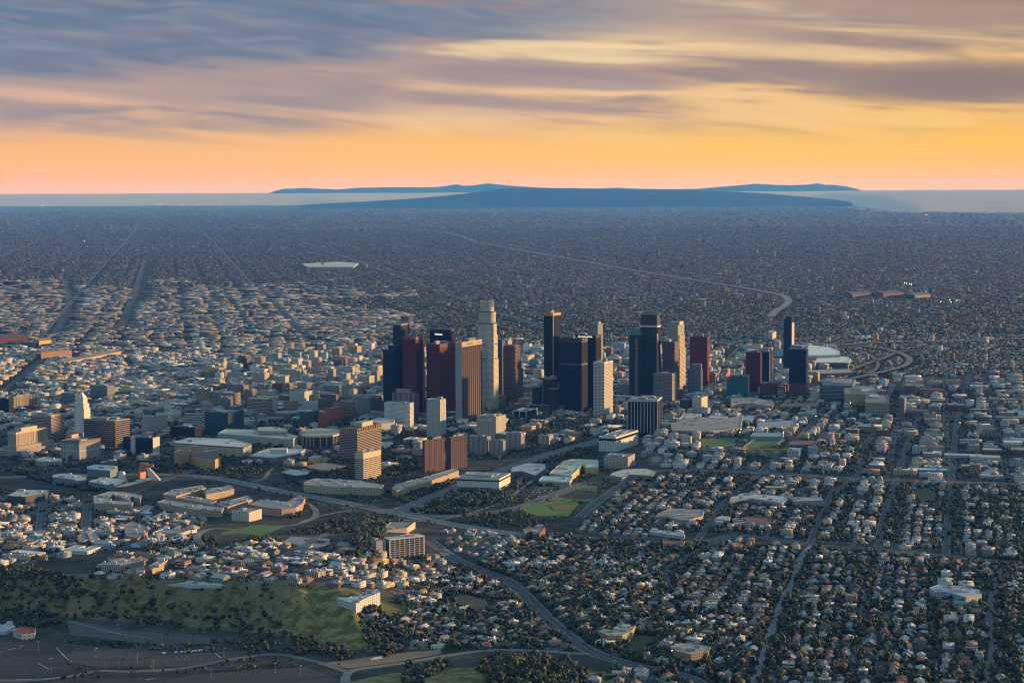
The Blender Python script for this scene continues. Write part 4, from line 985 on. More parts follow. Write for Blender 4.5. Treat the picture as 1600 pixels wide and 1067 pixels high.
# ---- in front of the skyline
B = hero('office_building', 'white block with a lace of small dark windows', 'office', 600.5, 640.5, 646.5, 629.5, 668, 25, (0.58, 0.60, 0.57), 'wall_punched', plant=1, roof=(.4, .4, .38))
B = hero('office_building', 'pink stepped building with rounded top behind the lace windowed block', 'office', 614, 647, 653.5, 614, 656, 25, (0.24, 0.14, 0.15), 'wall_fins', plant=2, fins=(5, 2), fincol=(0.34, 0.2, 0.19), finw=3)
B.vol('top_step', 0.1, 0.72, 0.2, 0.8, B.h - 1, B.z(609), (0.34, 0.22, 0.2), 'plain_wall')
hero('apartment_tower', 'slim blank grey tower with a pale right side', 'apartments', 666.6, 688, 697, 624.5, 684, 25, (0.42, 0.41, 0.38), 'wall_sparse', plant=1, roof=(.36, .35, .33))
hero('apartment_tower', 'red gridded apartment slab, left one of a pair', 'apartments', 660, 664, 694, 688, 739, 40, (0.10, 0.040, 0.037), 'wall_grid', plant=3, roof=(.34, .32, .31), fins=(0, 9), fincol=(0.19, 0.095, 0.085), finw=0.9, group='red twin slabs')
hero('apartment_tower', 'red gridded apartment slab, right one of a pair with a dark side', 'apartments', 697, 705, 729.5, 683, 733, 40, (0.10, 0.038, 0.035), 'wall_grid', plant=2, fins=(0, 9), fincol=(0.19, 0.09, 0.08), finw=0.9, group='red twin slabs')
for k, a_ in enumerate([(745, 775, 790.5, 651, 682, 'beige slab of the tower group, farthest back'), (746, 768, 774, 657, 693, 'beige slab of the tower group, second from the back'), (733, 761, 767, 682, 712, 'grey beige ribbed slab at the left of the tower group'), (764, 786, 790, 688, 714, 'grey beige ribbed slab in front of the tower group'), (791, 814, 819, 677, 703, 'grey beige ribbed slab at the right of the tower group')]):
    hero('apartment_tower', a_[5], 'apartments', *a_[:5], 25, (0.42, 0.36, 0.29) if k < 2 else (0.36, 0.31, 0.28), 'wall_fins' if k > 1 else 'wall_sparse', plant=2, roof=(.34, .32, .29), group='beige slab group')
B = hero('office_building', 'bronze office block with cream floor bands and a columned top storey', 'office', 530.5, 558.5, 596, 676, 722, 25, (0.36, 0.27, 0.20), 'plain_wall', plant=0, roof=(.06, .055, .05), bands=16, bandfrac=0.58, band_z=(0.12, 0.985))
m = MB(); t = -2.0; m.prism([(-B.a / 2 - t, -B.b / 2 - t), (B.a / 2 + t, -B.b / 2 - t), (B.a / 2 + t, B.b / 2 + t), (-B.a / 2 - t, B.b / 2 + t)], B.h - .95, B.z(670), (0.20, 0.12, 0.05), 'wall_fins', (.06, .06, .06), 'roofing'); B.add('top_storey', m)
for side, nf in ((0, 9), (1, 11)):
    for k in range(nf):
        m = MB(); f = k / (nf - 1)
        x_, y_ = (-B.a / 2 + 1 + f * (B.a - 2), -B.b / 2 + 1) if side == 0 else (B.a / 2 - 1, -B.b / 2 + 1 + f * (B.b - 2))
        m.box(x_ - .8, x_ + .8, y_ - .8, y_ + .8, B.h - .8, B.z(669.5), (0.50, 0.30, 0.13), 'plain_wall'); B.add('column', m)
B.vol('penthouse', 0.42, 0.86, 0.3, 0.75, B.z(670), B.z(663), (0.44, 0.40, 0.28), 'plain_wall', (.4, .38, .3))
m = MB(); t = 0.6; m.prism([(-B.a / 2 - t, -B.b / 2 - t), (B.a / 2 + t, -B.b / 2 - t), (B.a / 2 + t, B.b / 2 + t), (-B.a / 2 - t, B.b / 2 + t)], 1, B.h * .12, (0.03, 0.09, 0.09), 'glass_teal', caps=False); B.add('lobby', m)
hero('office_building', 'cream block with striped floors in front of the bronze office block', 'office', 554.5, 568, 595.5, 708, 751, 30, (0.52, 0.43, 0.29), 'plain_wall', plant=2, roof=(.4, .34, .25), bands=11, bandfrac=0.42, band_z=(0.03, 0.80), bandcol=(0.035, 0.03, 0.03))
B = polyb('theatre_building', 'white box theatre behind the bronze office block', 'theatre', [(577, 657), (590, 652), (617, 654), (615, 660), (596, 662)], 24, (0.52, 0.46, 0.36), 'plain_wall', (0.50, 0.47, 0.42), rim=(1, (0.6, .54, .44)))
B = polyb('concert_hall', 'oval flat roofed hall ringed with tall white columns', 'theatre', [(468, 676), (478, 671), (505, 668), (530, 670), (534, 676), (520, 680), (490, 681), (474, 680)], 27, (0.10, 0.055, 0.045), 'glass_dark', (0.40, 0.34, 0.26), plant=1, rim=(4, (0.56, .45, .34)))
L_ = B.loc
for i in range(len(L_)):
    for f in (0.0, 0.34, 0.67):
        x_ = L_[i][0] * (1 - f) + L_[(i + 1) % len(L_)][0] * f; y_ = L_[i][1] * (1 - f) + L_[(i + 1) % len(L_)][1] * f
        m = MB(); m.box(x_ * 1.02 - 1, x_ * 1.02 + 1, y_ * 1.02 - 1, y_ * 1.02 + 1, 0, B.h - 3.5, (0.50, 0.44, 0.38), 'plain_wall'); B.add('column', m)
B = polyb('civic_building', 'flat white roofed pavilion with columns and a raised centre', 'civic', [(390, 711), (420, 700), (478, 701), (470, 707), (428, 714)], 14, (0.30, 0.27, 0.23), 'wall_fins', (0.56, 0.54, 0.48), plant=0, rim=(2, WHITE))
m = MB(); m.box(-22, 18, -18, 14, B.h - .6, B.h + 9, (0.50, 0.45, 0.36), 'plain_wall', (.5, .5, .46), 'roofing'); B.add('raised_centre', m)
polyb('civic_building', 'long cream court building with white roof and windows in rows', 'civic', [(272, 690), (295, 683), (362, 685), (393, 693), (380, 699), (275, 692)], 24, (0.48, 0.45, 0.38), 'wall_punched', (0.56, 0.55, 0.50), plant=3, rim=(2.5, (0.08, .10, .11)))
polyb('civic_building', 'cream county building with terraced white roof right of the court building', 'civic', [(340, 677), (355, 670), (400, 671), (440, 674), (466, 681), (458, 686), (405, 682)], 24, (0.48, 0.45, 0.37), 'wall_punched', (0.50, 0.48, 0.40), plant=4, rim=(2, (0.5, .46, .38)))
polyb('civic_building', 'cream upper block rising from the terraced county building', 'civic', [(402, 667), (430, 666), (449, 670), (447, 674), (404, 673)], 34, (0.46, 0.43, 0.35), 'wall_bands', (0.46, 0.43, 0.36), plant=1)
# ---- civic centre on the left
B = hero('courthouse', 'cream courthouse slab on a broad stepped base at the left edge', 'courthouse', 13, 25.5, 73, 676, 712, 25, (0.54, 0.42, 0.31), 'wall_fins', plant=0, rim=(0.07, (0.58, .44, .32)), fins=(4, 13), fincol=(0.52, 0.41, 0.32), finw=1.0)
B.vol('penthouse', 0.1, 0.9, 0.2, 0.72, B.h - .9, B.h + 9, (0.52, 0.40, 0.29), 'plain_wall')
m = MB(); m.box(-B.a / 2 - 40, B.a / 2 + 14, -B.b / 2 - 14, B.b / 2 + 34, 0, 15, (0.40, 0.32, 0.27), 'wall_punched', (.34, .29, .26), 'roofing'); B.add('lower_base', m)
m = MB(); m.box(-B.a / 2 - 8, B.a / 2 + 7, -B.b / 2 - 7, B.b / 2 + 18, 15, 24, (0.44, 0.35, 0.29), 'wall_punched', (.36, .31, .28), 'roofing'); B.add('upper_base', m)
mark_poly([(p[0] + (p[0] - B.E.location.x) * .5, p[1] + (p[1] - B.E.location.y) * .3) for p in B.poly])
hero('office_building', 'rose grey office block of thin floor bands with a golden penthouse', 'office', 48.5, 76, 101, 649.5, 690, 25, (0.40, 0.31, 0.28), 'plain_wall', plant=2, bands=17, bandfrac=0.48, bandcol=(0.06, 0.055, 0.06), rim=(0.05, (0.5, .36, .24)))
hero('office_building', 'wide dark banded federal block right of the pointed white tower', 'office', 131, 180.5, 203, 657.5, 700, 25, (0.26, 0.20, 0.18), 'plain_wall', plant=5, roof=(.45, .43, .36), bands=13, bandfrac=0.6, bandcol=(0.018, 0.02, 0.028), rim=(0.04, (0.28, .22, .19)))
B = hero('courthouse', 'square pale courthouse with a brown overhanging roof', 'courthouse', 95, 124.5, 157, 690, 718, 28, (0.42, 0.43, 0.42), 'wall_fins', plant=3, roof=(.12, .10, .08), rim=(0.14, (0.20, .13, .08)), fins=(7, 8), fincol=(0.46, 0.44, 0.42), finw=1.4, fin_z=(0, .86))
m = MB(); t = .6; m.prism([(-B.a / 2 - t, -B.b / 2 - t), (B.a / 2 + t, -B.b / 2 - t), (B.a / 2 + t, B.b / 2 + t), (-B.a / 2 - t, B.b / 2 + t)], B.h * .46, B.h * .50, (0.5, 0.48, 0.45), 'plain_wall', caps=False); B.add('belt_course', m)
# the pointed white tower
C = G(127, 690); E = empty('city_hall', (C.x, C.y + 20, -1), radians(-25)); tag(E, 'white city hall tower with a stepped pyramid top lit gold', 'tower'); B = Bld(); B.E = E
mp = C.y / FPX
def zc(py): return z_at(C.x, C.y + 20, py) + 1
wt = (0.76, 0.70, 0.60)
for nm, hw, hd, z0_, z1_, sty in [('main_shaft', 9.2, 8.0, 0, zc(637), 'wall_sparse'), ('shoulder', 8.0, 7.0, zc(637) - .5, zc(630), 'wall_sparse'), ('belfry', 6.2, 5.6, zc(630) - .5, zc(621), 'wall_sparse')]:
    m = MB(); m.box(-hw * mp, hw * mp, -hd * mp, hd * mp, z0_, z1_, wt, sty, (.5, .45, .38), 'roofing'); B.add(nm, m)
m = MB(); hw, hd = 5.4 * mp, 4.8 * mp
zz = zc(621) - .3; zt_ = zc(612.5)
for k in range(7):
    f0 = 1 - k / 7.4; za = zz + (zt_ - zz) * k / 7; zb = zz + (zt_ - zz) * (k + 1) / 7
    m.box(-hw * f0, hw * f0, -hd * f0, hd * f0, za - .1, zb, wt, 'plain_wall', wt, 'plain_wall')
py_ = B.add('pyramid_roof', m)
m = MB(); m.tube((0, 0, zt_ - .2), (0, 0, zc(609.5)), 1.1, .5, 8, (0.5, .45, .35), 'plain_wall'); B.add('beacon', m, py_)
m = MB(); m.box(-21 * mp, 13 * mp, -16 * mp, 14 * mp, 0, 26, (0.46, 0.42, 0.36), 'wall_punched', (.4, .36, .32), 'roofing'); B.add('lower_wing', m)
mark_disc(C.x, C.y + 20, 36 * mp * .8); HERO.append(('the pointed white tower', (127, 650), 'city_hall'))
polyb('civic_building', 'small hall with a red hipped roof at the foot of the pointed tower', 'civic', [(104, 674), (112, 670), (125, 671), (127, 676), (112, 679)], 24, (0.52, 0.34, 0.22), 'plain_wall', (0.30, 0.06, 0.035))
B = hero('office_building', 'dark blue office slab split by a white lift shaft', 'office', 192.5, 239, 249, 684, 711, 22, (0.018, 0.032, 0.060), 'glass_dark', plant=2, rim=(0.05, (0.10, .10, .11)))
B.vol('lift_shaft', 0.28, 0.42, -0.12, 0.3, 0, B.h + 1.5, (0.50, 0.47, 0.42), 'plain_wall')
m = MB(); m.box(B.a / 2 + .05, B.a / 2 + 1, -B.b / 2 - .5, B.b / 2, 0, B.h, (0.52, 0.46, 0.37), 'plain_wall'); B.add('end_wall', m)
hero('office_building', 'pale speckled office block behind the dark blue slab', 'office', 221, 231, 262, 654, 680, 25, (0.42, 0.40, 0.36), 'wall_punched', plant=1)
hero('office_building', 'white block of five thin floor bands left of the blue glass block', 'office', 287, 312, 320, 647, 666, 22, (0.52, 0.49, 0.42), 'plain_wall', plant=2, bands=5, bandfrac=0.4)
hero('office_building', 'low near black block in front of the white five banded block', 'office', 266, 305, 319, 668, 685, 22, (0.02, 0.022, 0.03), 'glass_dark', plant=2, roof=(.06, .07, .09))
hero('police_building', 'large blue green glass block behind the county buildings', 'office', 320, 357, 381, 645, 679, 25, (0.025, 0.055, 0.070), 'glass_teal', plant=3, roof=(.14, .18, .2))
hero('office_building', 'grey pink hotel slab, front one of two at the edge of the old town', 'hotel', 328, 361, 376, 615, 642, 25, (0.27, 0.22, 0.20), 'wall_grid', plant=2)
hero('office_building', 'grey pink hotel slab, rear one of two at the edge of the old town', 'hotel', 354, 381, 389, 602, 628, 25, (0.27, 0.21, 0.19), 'wall_grid', plant=2)
hero('apartment_building', 'ribbed brown block at the far left below the rail yard', 'apartments', 18, 22, 58, 620, 638, 30, (0.34, 0.27, 0.20), 'wall_fins', plant=2, fins=(0, 9), fincol=(0.44, 0.33, 0.2), finw=2.2)
hero('office_building', 'dark blue block beside the ribbed brown block at the left edge', 'office', -12, 14, 21, 623, 645, 25, (0.018, 0.025, 0.04), 'glass_dark', plant=1)
hero('office_building', 'blue green banded block behind the pointed white tower', 'office', 95, 118, 138, 615, 632, 25, (0.22, 0.27, 0.26), 'wall_bands', plant=2)
hero('office_building', 'grey green panelled block right of the pointed white tower', 'office', 141, 168, 179, 603, 622, 25, (0.20, 0.24, 0.23), 'wall_grid', plant=2)
hero('office_building', 'plain white office block with fine windows in the old town', 'office', 452, 476, 488, 612, 634, 25, (0.50, 0.49, 0.45), 'wall_sparse', plant=2)
hero('office_building', 'yellow green blank wall block in the old town', 'office', 487, 499, 503, 616, 632, 25, (0.38, 0.36, 0.16), 'plain_wall', plant=1)
hero('apartment_building', 'dark striped block with a pale end wall near the theatre', 'apartments', 468, 479, 499, 644, 668, 34, (0.08, 0.075, 0.085), 'wall_fins', plant=2)
hero('office_building', 'orange red block, left one in the group by the theatre', 'office', 497, 508, 514, 645, 667, 25, (0.36, 0.10, 0.05), 'plain_wall', plant=1)
hero('office_building', 'orange red block, taller one behind the group by the theatre', 'office', 508, 522, 538, 638, 658, 25, (0.34, 0.10, 0.05), 'plain_wall', plant=1)
hero('hotel_building', 'tan hotel block with stacked windows right of the orange red blocks', 'hotel', 527, 551, 556, 628, 655, 25, (0.30, 0.20, 0.14), 'wall_grid', plant=2)
hero('office_building', 'tan columned block right of the tan hotel block', 'office', 557, 578, 587, 622, 649, 25, (0.32, 0.26, 0.20), 'wall_fins', plant=2)
# cathedral
B = polyb('cathedral', 'ochre cathedral of angular walls with a separate bell tower', 'cathedral', [(272, 706), (283, 701), (296, 702), (298, 699), (318, 705), (333, 703), (345, 714), (336, 718), (320, 716), (296, 709), (276, 712)], 26, (0.44, 0.26, 0.11), 'plain_wall', (0.10, 0.09, 0.085))
m = MB(); m.box(-8, 7, -30, -16, 0, 48, (0.50, 0.30, 0.12), 'wall_sparse', (.45, .28, .12), 'roofing'); B.add('bell_tower', m)
m = MB(); m.prism([(-48, -22), (-12, -25), (-12, -5), (-46, -2)], 0, 31, (0.46, 0.27, 0.11), 'plain_wall', zt=[(-48, -22), (-12, -25), (-12, -7), (-46, -6)], top=(.08, .08, .08), topmat='roofing'); B.add('nave_wall', m)
m = MB(); m.prism([(10, -26), (40, -18), (42, 6), (14, 4)], 0, 29, (0.52, 0.31, 0.13), 'plain_wall', top=(.09, .08, .08), topmat='roofing'); B.add('transept', m)
for x_ in (-31, 19, 32):
    m = MB(); m.box(x_ - 2.2, x_ + 2.2, -26.6, -25.2 if x_ < 0 else -20, 5, 22, (0.02, 0.02, 0.03), 'glazing'); B.add('window', m)
# arts school campus
TEALP = (0.17, 0.23, 0.27)
for k, (pl, hh, lab) in enumerate([([(82, 742), (100, 739), (136, 742), (133, 747), (118, 749), (82, 745)], 17, 'blue grey school wing with a white roof, left of three'), ([(136, 728), (148, 725), (184, 727), (184, 731), (172, 735), (136, 732)], 17, 'blue grey school wing with a white roof, rearmost of three'), ([(138, 752), (160, 745), (195, 748), (180, 758), (166, 757)], 16, 'blue grey school wing with a cluttered roof, right of three')]):
    polyb('school_building', lab, 'school', pl, hh, TEALP, 'wall_sparse', (0.50, 0.50, 0.47), plant=4, group='arts school wings')
polyb('school_building', 'long thin school wing with lit orange glass along the avenue', 'school', [(178, 761), (192, 756), (238, 745), (240, 748), (196, 760)], 12, (0.40, 0.17, 0.08), 'wall_bands', (0.50, 0.46, 0.42), plant=3)
B = polyb('art_tower', 'orange angular steel tower with a bent arm above the school', 'sculpture', [(216, 733), (224, 731), (228, 736), (219, 739)], 22, (0.42, 0.17, 0.06), 'metal_panel')
m = MB(); m.prism([(-9, -7), (7, -7), (7, 7), (-9, 7)], B.h - 1, B.h + 16, (0.44, 0.17, 0.05), 'metal_panel', zt=[(-3, -7), (13, -7), (13, 7), (-3, 7)]); B.add('leaning_shaft', m)
m = MB(); m.box(-2, 26, -5, 5, B.h + 7, B.h + 13, (0.46, 0.18, 0.05), 'metal_panel', bottom=True); B.add('bent_arm', m)
C = G(243, 750); E = empty('cone_pavilion', (C.x, C.y, -1)); tag(E, 'white slanted cone lying against the school roof', 'sculpture'); B = Bld(); B.E = E
m = MB(); m.prism([(-10, -9), (12, -9), (12, 9), (-10, 9)], 0, 30, (0.56, 0.52, 0.44), 'metal_panel', zt=[(-20, -4), (-14, -4), (-14, 4), (-20, 4)]); B.add('cone_shell', m); mark_disc(C.x, C.y, 15)
C = G(191, 754); E = empty('cone_pavilion', (C.x, C.y, -1)); tag(E, 'blunt cream cone rising between two school wings', 'sculpture'); B = Bld(); B.E = E
m = MB(); m.prism(ngon(14, 16), 0, 26, (0.50, 0.46, 0.38), 'metal_panel', zt=ngon(6, 16)); B.add('cone_shell', m); mark_disc(C.x, C.y, 16)
polyb('civic_building', 'low white office with tall slit windows left of the brown roofed courthouse', 'civic', [(55, 718), (70, 713), (96, 716), (97, 720), (62, 721)], 12, (0.44, 0.44, 0.42), 'wall_fins', (0.40, 0.38, 0.36), plant=2)
# apartments on the near left
APT = (0.50, 0.38, 0.24)
polyb('apartment_building', 'cream courtyard apartments with an open square roof', 'apartments', [(146, 775), (172, 767), (196, 768), (221, 773), (219, 779), (206, 775), (200, 780), (176, 772), (168, 778), (172, 781), (208, 783), (206, 788), (147, 786)], 15, APT, 'wall_punched', (0.42, 0.38, 0.34), plant=10)
polyb('apartment_building', 'dark walled block with a white ribbed roof at the left edge', 'apartments', [(11, 774), (30, 764), (76, 765), (70, 770), (40, 776)], 15, (0.06, 0.07, 0.075), 'wall_punched', (0.50, 0.50, 0.44), plant=5)
for k, (pl, lab) in enumerate([([(255, 772), (270, 765), (318, 758), (322, 762), (275, 775)], 'sunlit apartment wing nearest the bell tower'), ([(318, 765), (362, 758), (366, 764), (322, 773)], 'sunlit apartment wing with a red eave by the freeway'), ([(338, 787), (388, 774), (394, 780), (356, 792)], 'sunlit apartment wing nearest the loop ramp'), ([(246, 784), (262, 780), (310, 788), (350, 792), (346, 797), (300, 795)], 'long cream apartment wing nearest the viewer'), ([(280, 778), (296, 774), (338, 782), (330, 787)], 'inner apartment wing with many small roof blocks')]):
    polyb('apartment_building', lab, 'apartments', pl, 14, APT, 'wall_punched', (0.36, 0.33, 0.30), plant=7, group='sunlit apartment wings', rim=(1.2, (0.44, .34, .24)))
polyb('apartment_building', 'cream apartments with a curved red eave above the loop ramp', 'apartments', [(390, 788), (410, 780), (450, 783), (468, 773), (477, 776), (472, 786), (462, 792), (440, 795), (415, 793)], 15, (0.46, 0.33, 0.22), 'wall_punched', (0.30, 0.29, 0.29), plant=8, rim=(1.2, (0.26, .08, .05)))
hero('office_building', 'small white office with three rows of windows beside the lawn', 'office', 362, 389, 409, 800, 815, 25, (0.60, 0.54, 0.44), 'wall_sparse', plant=1, roof=(.3, .29, .3))
polyb('office_building', 'tiny dark office with white roof edges above the freeway bend', 'office', [(440, 737), (455, 733), (484, 735), (480, 740), (462, 742)], 12, (0.04, 0.045, 0.06), 'wall_bands', (0.45, 0.45, .45), plant=2, rim=(1.5, WHITE))
polyb('apartment_building', 'left half of the long cream apartment row beside the freeway', 'apartments', [(474, 752), (500, 747), (560, 750), (600, 757), (594, 762), (560, 761), (520, 760), (476, 757)], 17, (0.50, 0.41, 0.26), 'wall_punched', (0.34, 0.32, 0.29), plant=14)
polyb('apartment_building', 'right half of the long cream apartment row ending by the red slabs', 'apartments', [(612, 762), (618, 756), (660, 746), (714, 731), (717, 735), (672, 751), (640, 760), (620, 766)], 16, (0.50, 0.38, 0.22), 'wall_punched', (0.36, 0.32, 0.28), plant=12)
polyb('plaza_deck', 'flat paved plaza deck left of the bronze office block', 'plaza', [(474, 728), (510, 722), (540, 727), (505, 735)], 6, (0.16, 0.10, 0.08), 'plain_wall', (0.24, 0.20, 0.17))
# the slab hotel above the avenue
B = hero('apartment_tower', 'white framed slab of open balconies nearest the viewer', 'apartments', 600, 608.8, 662, 842.5, 872, 58, (0.13, 0.095, 0.075), 'wall_bands', plant=3, roof=(.42, .40, .37))
A_, D_ = B.a / 2, B.b / 2
for k in range(9):
    m = MB(); z_ = B.h * (k + 1) / 9.4; m.box(A_ - .2, A_ + 1.3, -D_, D_, z_ - .5, z_ + .45, (0.46, 0.38, 0.30), 'plain_wall', bottom=True); B.add('balcony', m)
for k in range(8):
    m = MB(); y_ = -D_ + k * B.b / 7; wd = 1.0 if k in (0, 7) else .35; m.box(A_ - .1, A_ + 1.5, y_ - wd, y_ + wd, 0, B.h + .2, (0.66, 0.62, 0.57), 'plain_wall'); B.add('pier', m)
m = MB(); m.box(-A_ - .6, A_ + 1.6, -D_ - .6, D_ + .6, B.h - 1.4, B.h + .5, (0.66, 0.64, 0.6), 'plain_wall', (.55, .52, .47), 'roofing'); B.add('roof_edge', m)
for x_ in (-.3, .1):
    m = MB(); m.box(x_ * B.a, x_ * B.a + 3, -D_ - .8, -D_ - .05, 0, B.h - 1, (0.16, 0.22, 0.27), 'plain_wall'); B.add('end_panel', m)
hero('apartment_building', 'pale block half hidden by trees left of the balcony slab', 'apartments', 573, 588, 603, 845, 866, 50, (0.40, 0.38, 0.34), 'wall_punched', plant=2)
polyb('shop_building', 'wide flat shop with a round red sign on its corner', 'shop', [(600, 822), (611, 816), (649, 819), (636, 826), (603, 824)], 8, (0.48, 0.42, 0.28), 'plain_wall', (0.26, 0.24, 0.23), plant=2, rim=(1, (0.5, .45, .33)))
C = G(637, 830, 8)
E = HERO[-1]; B = None
m = MB(); m.prism(ngon(3.2, 16), 0, 2.0, (0.7, 0.03, 0.02), 'red_glow'); 
so_ = [o for o in scene.objects if o.get('label') == 'wide flat shop with a round red sign on its corner'][0]
o = m.build('sign', so_); o.rotation_euler = (pi / 2, 0, radians(20)); o.location = (C.x - so_.location.x, C.y - so_.location.y - 1, 9.0)
# scattered landmarks among the houses
polyb('apartment_building', 'red brick L shaped apartments above the cross avenue', 'apartments', [(817, 826), (826, 821), (835, 823), (845, 820), (852, 823), (843, 834), (832, 834), (834, 828), (820, 834)], 13, (0.27, 0.10, 0.065), 'wall_punched', (0.24, 0.16, 0.13), plant=5)
polyb('apartment_building', 'yellow apartment block beside the corner lawn', 'apartments', [(934, 985), (946, 981), (958, 985), (966, 980), (993, 976), (988, 984), (972, 992), (950, 992)], 13, (0.46, 0.36, 0.15), 'wall_punched', (0.42, 0.38, 0.30), plant=5)
polyb('apartment_building', 'yellow stucco block with a stepped roof near the bottom edge', 'apartments', [(1052, 1008), (1066, 1004), (1085, 1003), (1111, 1010), (1107, 1017), (1080, 1022), (1054, 1016)], 12, (0.42, 0.32, 0.13), 'wall_punched', (0.40, 0.36, 0.28), plant=6)
polyb('apartment_building', 'white stepped courtyard flats on the right', 'apartments', [(1452, 917), (1470, 911), (1490, 916), (1512, 917), (1530, 920), (1534, 928), (1510, 934), (1496, 929), (1478, 924), (1460, 924)], 12, (0.46, 0.46, 0.46), 'wall_punched', (0.46, 0.46, 0.47), plant=10)
polyb('school_building', 'white school with a long red roof', 'school', [(1146, 811), (1166, 813), (1168, 807), (1204, 810), (1206, 815), (1168, 814), (1146, 816)], 10, (0.60, 0.57, 0.52), 'wall_punched', (0.26, 0.08, 0.055), plant=1)
polyb('school_building', 'long white L shaped school wing above the red roofed school', 'school', [(1142, 776), (1162, 769), (1228, 775), (1232, 780), (1222, 786), (1175, 778), (1140, 781)], 11, (0.46, 0.44, 0.40), 'wall_punched', (0.52, 0.50, 0.44), plant=6)
polyb('school_building', 'pale school block with a plain roof right of the L shaped wing', 'school', [(1235, 776), (1284, 776), (1287, 781), (1240, 783)], 12, (0.40, 0.38, 0.35), 'wall_punched', (0.40, 0.38, 0.36), plant=3)
polyb('apartment_building', 'bright yellow two storey flats', 'apartments', [(1198, 758), (1230, 759), (1230, 762), (1197, 761)], 9, (0.52, 0.44, 0.14), 'wall_punched', (0.45, 0.40, 0.22))
polyb('office_building', 'small white clinic beside the red roofed school', 'clinic', [(1116, 811), (1128, 805), (1141, 807), (1138, 815), (1120, 815)], 7, (0.55, 0.53, 0.48), 'wall_sparse', (0.54, 0.52, 0.46), plant=2)
polyb('shop_building', 'long low white shop row along the cross avenue', 'shop', [(1018, 825), (1070, 833), (1069, 838), (1014, 830)], 6, (0.44, 0.46, 0.46), 'wall_sparse', (0.42, 0.44, 0.44), plant=4)
polyb('apartment_building', 'peach stucco courtyard block left of the grid avenue', 'apartments', [(1030, 800), (1052, 793), (1100, 797), (1098, 806), (1078, 812), (1062, 812), (1040, 806), (1024, 806)], 9, (0.44, 0.36, 0.28), 'wall_punched', (0.34, 0.27, 0.23), plant=9)
polyb('apartment_building', 'tall orange stucco house among dark trees', 'apartments', [(1144, 850), (1152, 847), (1160, 849), (1158, 853), (1148, 854)], 12, (0.48, 0.20, 0.10), 'wall_sparse', (0.4, 0.22, 0.15))
polyb('church', 'long cream building with red tiled roof by the curving street', 'church', [(1035, 843), (1060, 845), (1070, 844), (1068, 849), (1036, 849)], 9, (0.50, 0.38, 0.24), 'wall_sparse', (0.34, 0.11, 0.06), plant=1)
polyb('apartment_building', 'bluish white modern blocks on top of the green spur', 'apartments', [(526, 930), (545, 924), (570, 922), (592, 925), (594, 932), (575, 937), (566, 944), (556, 945), (545, 936), (530, 934)], 13, (0.52, 0.53, 0.55), 'wall_sparse', (0.44, 0.46, 0.48), plant=9)
polyb('apartment_building', 'long sunlit apartment wing on the plateau above the ridge', 'apartments', [(232, 884), (258, 870), (262, 874), (238, 889)], 13, (0.54, 0.36, 0.19), 'wall_punched', (0.36, 0.30, 0.28), plant=4, group='plateau wings')
polyb('apartment_building', 'second sunlit apartment wing with a red roof on the plateau', 'apartments', [(208, 893), (238, 884), (241, 888), (218, 898)], 9, (0.54, 0.32, 0.17), 'wall_punched', (0.32, 0.12, 0.08), plant=1, group='plateau wings')
polyb('apartment_building', 'pinkish apartment wing with balconies left of the plateau wings', 'apartments', [(158, 883), (172, 876), (208, 872), (226, 870), (228, 874), (180, 882)], 11, (0.48, 0.38, 0.32), 'wall_punched', (0.40, 0.37, 0.36), plant=6, group='plateau wings')
polyb('warehouse', 'long white roof at the edge of the ridge', 'warehouse', [(262, 908), (300, 903), (336, 905), (362, 904), (352, 909), (330, 912), (275, 910.5)], 6, (0.5, 0.48, 0.45), 'plain_wall', (0.58, 0.57, 0.55), plant=2)
polyb('apartment_building', 'pink and orange apartments at the left of the valley', 'apartments', [(194, 824), (208, 820), (230, 824), (231, 828), (215, 834), (196, 832)], 14, (0.44, 0.25, 0.19), 'wall_punched', (0.34, 0.26, 0.22), plant=6)
polyb('apartment_building', 'yellow gable fronted flats beside a twin', 'apartments', [(121, 838), (132, 836), (138, 841), (124, 844)], 9, (0.52, 0.36, 0.11), 'wall_punched', (0.32, 0.28, 0.24))
polyb('apartment_building', 'ochre flats with a grey roof beside the yellow gable fronted ones', 'apartments', [(137, 836), (148, 833), (156, 839), (141, 842)], 9, (0.46, 0.28, 0.09), 'wall_punched', (0.36, 0.34, 0.32))
polyb('gatehouse', 'white building with a red tiled hip roof at the lot edge', 'house', [(20, 985), (32, 978), (56, 981), (54, 988), (34, 990)], 9, (0.52, 0.47, 0.38), 'wall_sparse', (0.30, 0.065, 0.045))
polyb('warehouse', 'white roofed sheds left of the red tiled gatehouse', 'shed', [(-10, 976), (18, 972), (24, 978), (10, 986), (-10, 986)], 5, (0.46, 0.46, 0.42), 'plain_wall', (0.42, 0.45, 0.46), plant=3)
polyb('warehouse', 'long tan produce warehouse lit orange behind the civic centre', 'warehouse', [(62, 545), (110, 541), (112, 547), (64, 551)], 28, (0.46, 0.24, 0.12), 'wall_punched', (0.34, 0.22, 0.16), plant=5)
polyb('warehouse', 'pair of long low produce sheds beside the tan warehouse', 'warehouse', [(88, 564), (186, 546), (189, 549), (100, 566)], 14, (0.44, 0.30, 0.18), 'plain_wall', (0.36, 0.28, 0.22), plant=3)
polyb('warehouse', 'dark red long warehouse at the left edge', 'warehouse', [(-10, 522), (40, 521), (44, 526), (-10, 529)], 26, (0.17, 0.04, 0.04), 'wall_sparse', (0.16, 0.07, 0.06))
polyb('warehouse', 'small bright yellow warehouse right of the dark red one', 'warehouse', [(60, 529), (80, 527), (80, 531), (61, 533)], 22, (0.60, 0.34, 0.05), 'plain_wall', (0.44, 0.28, 0.10))
polyb('warehouse', 'wide white roofed factory far behind on the left', 'warehouse', [(472, 412), (530, 409), (560, 411), (552, 417), (480, 417)], 14, (0.4, 0.4, 0.38), 'plain_wall', (0.55, 0.53, 0.48))
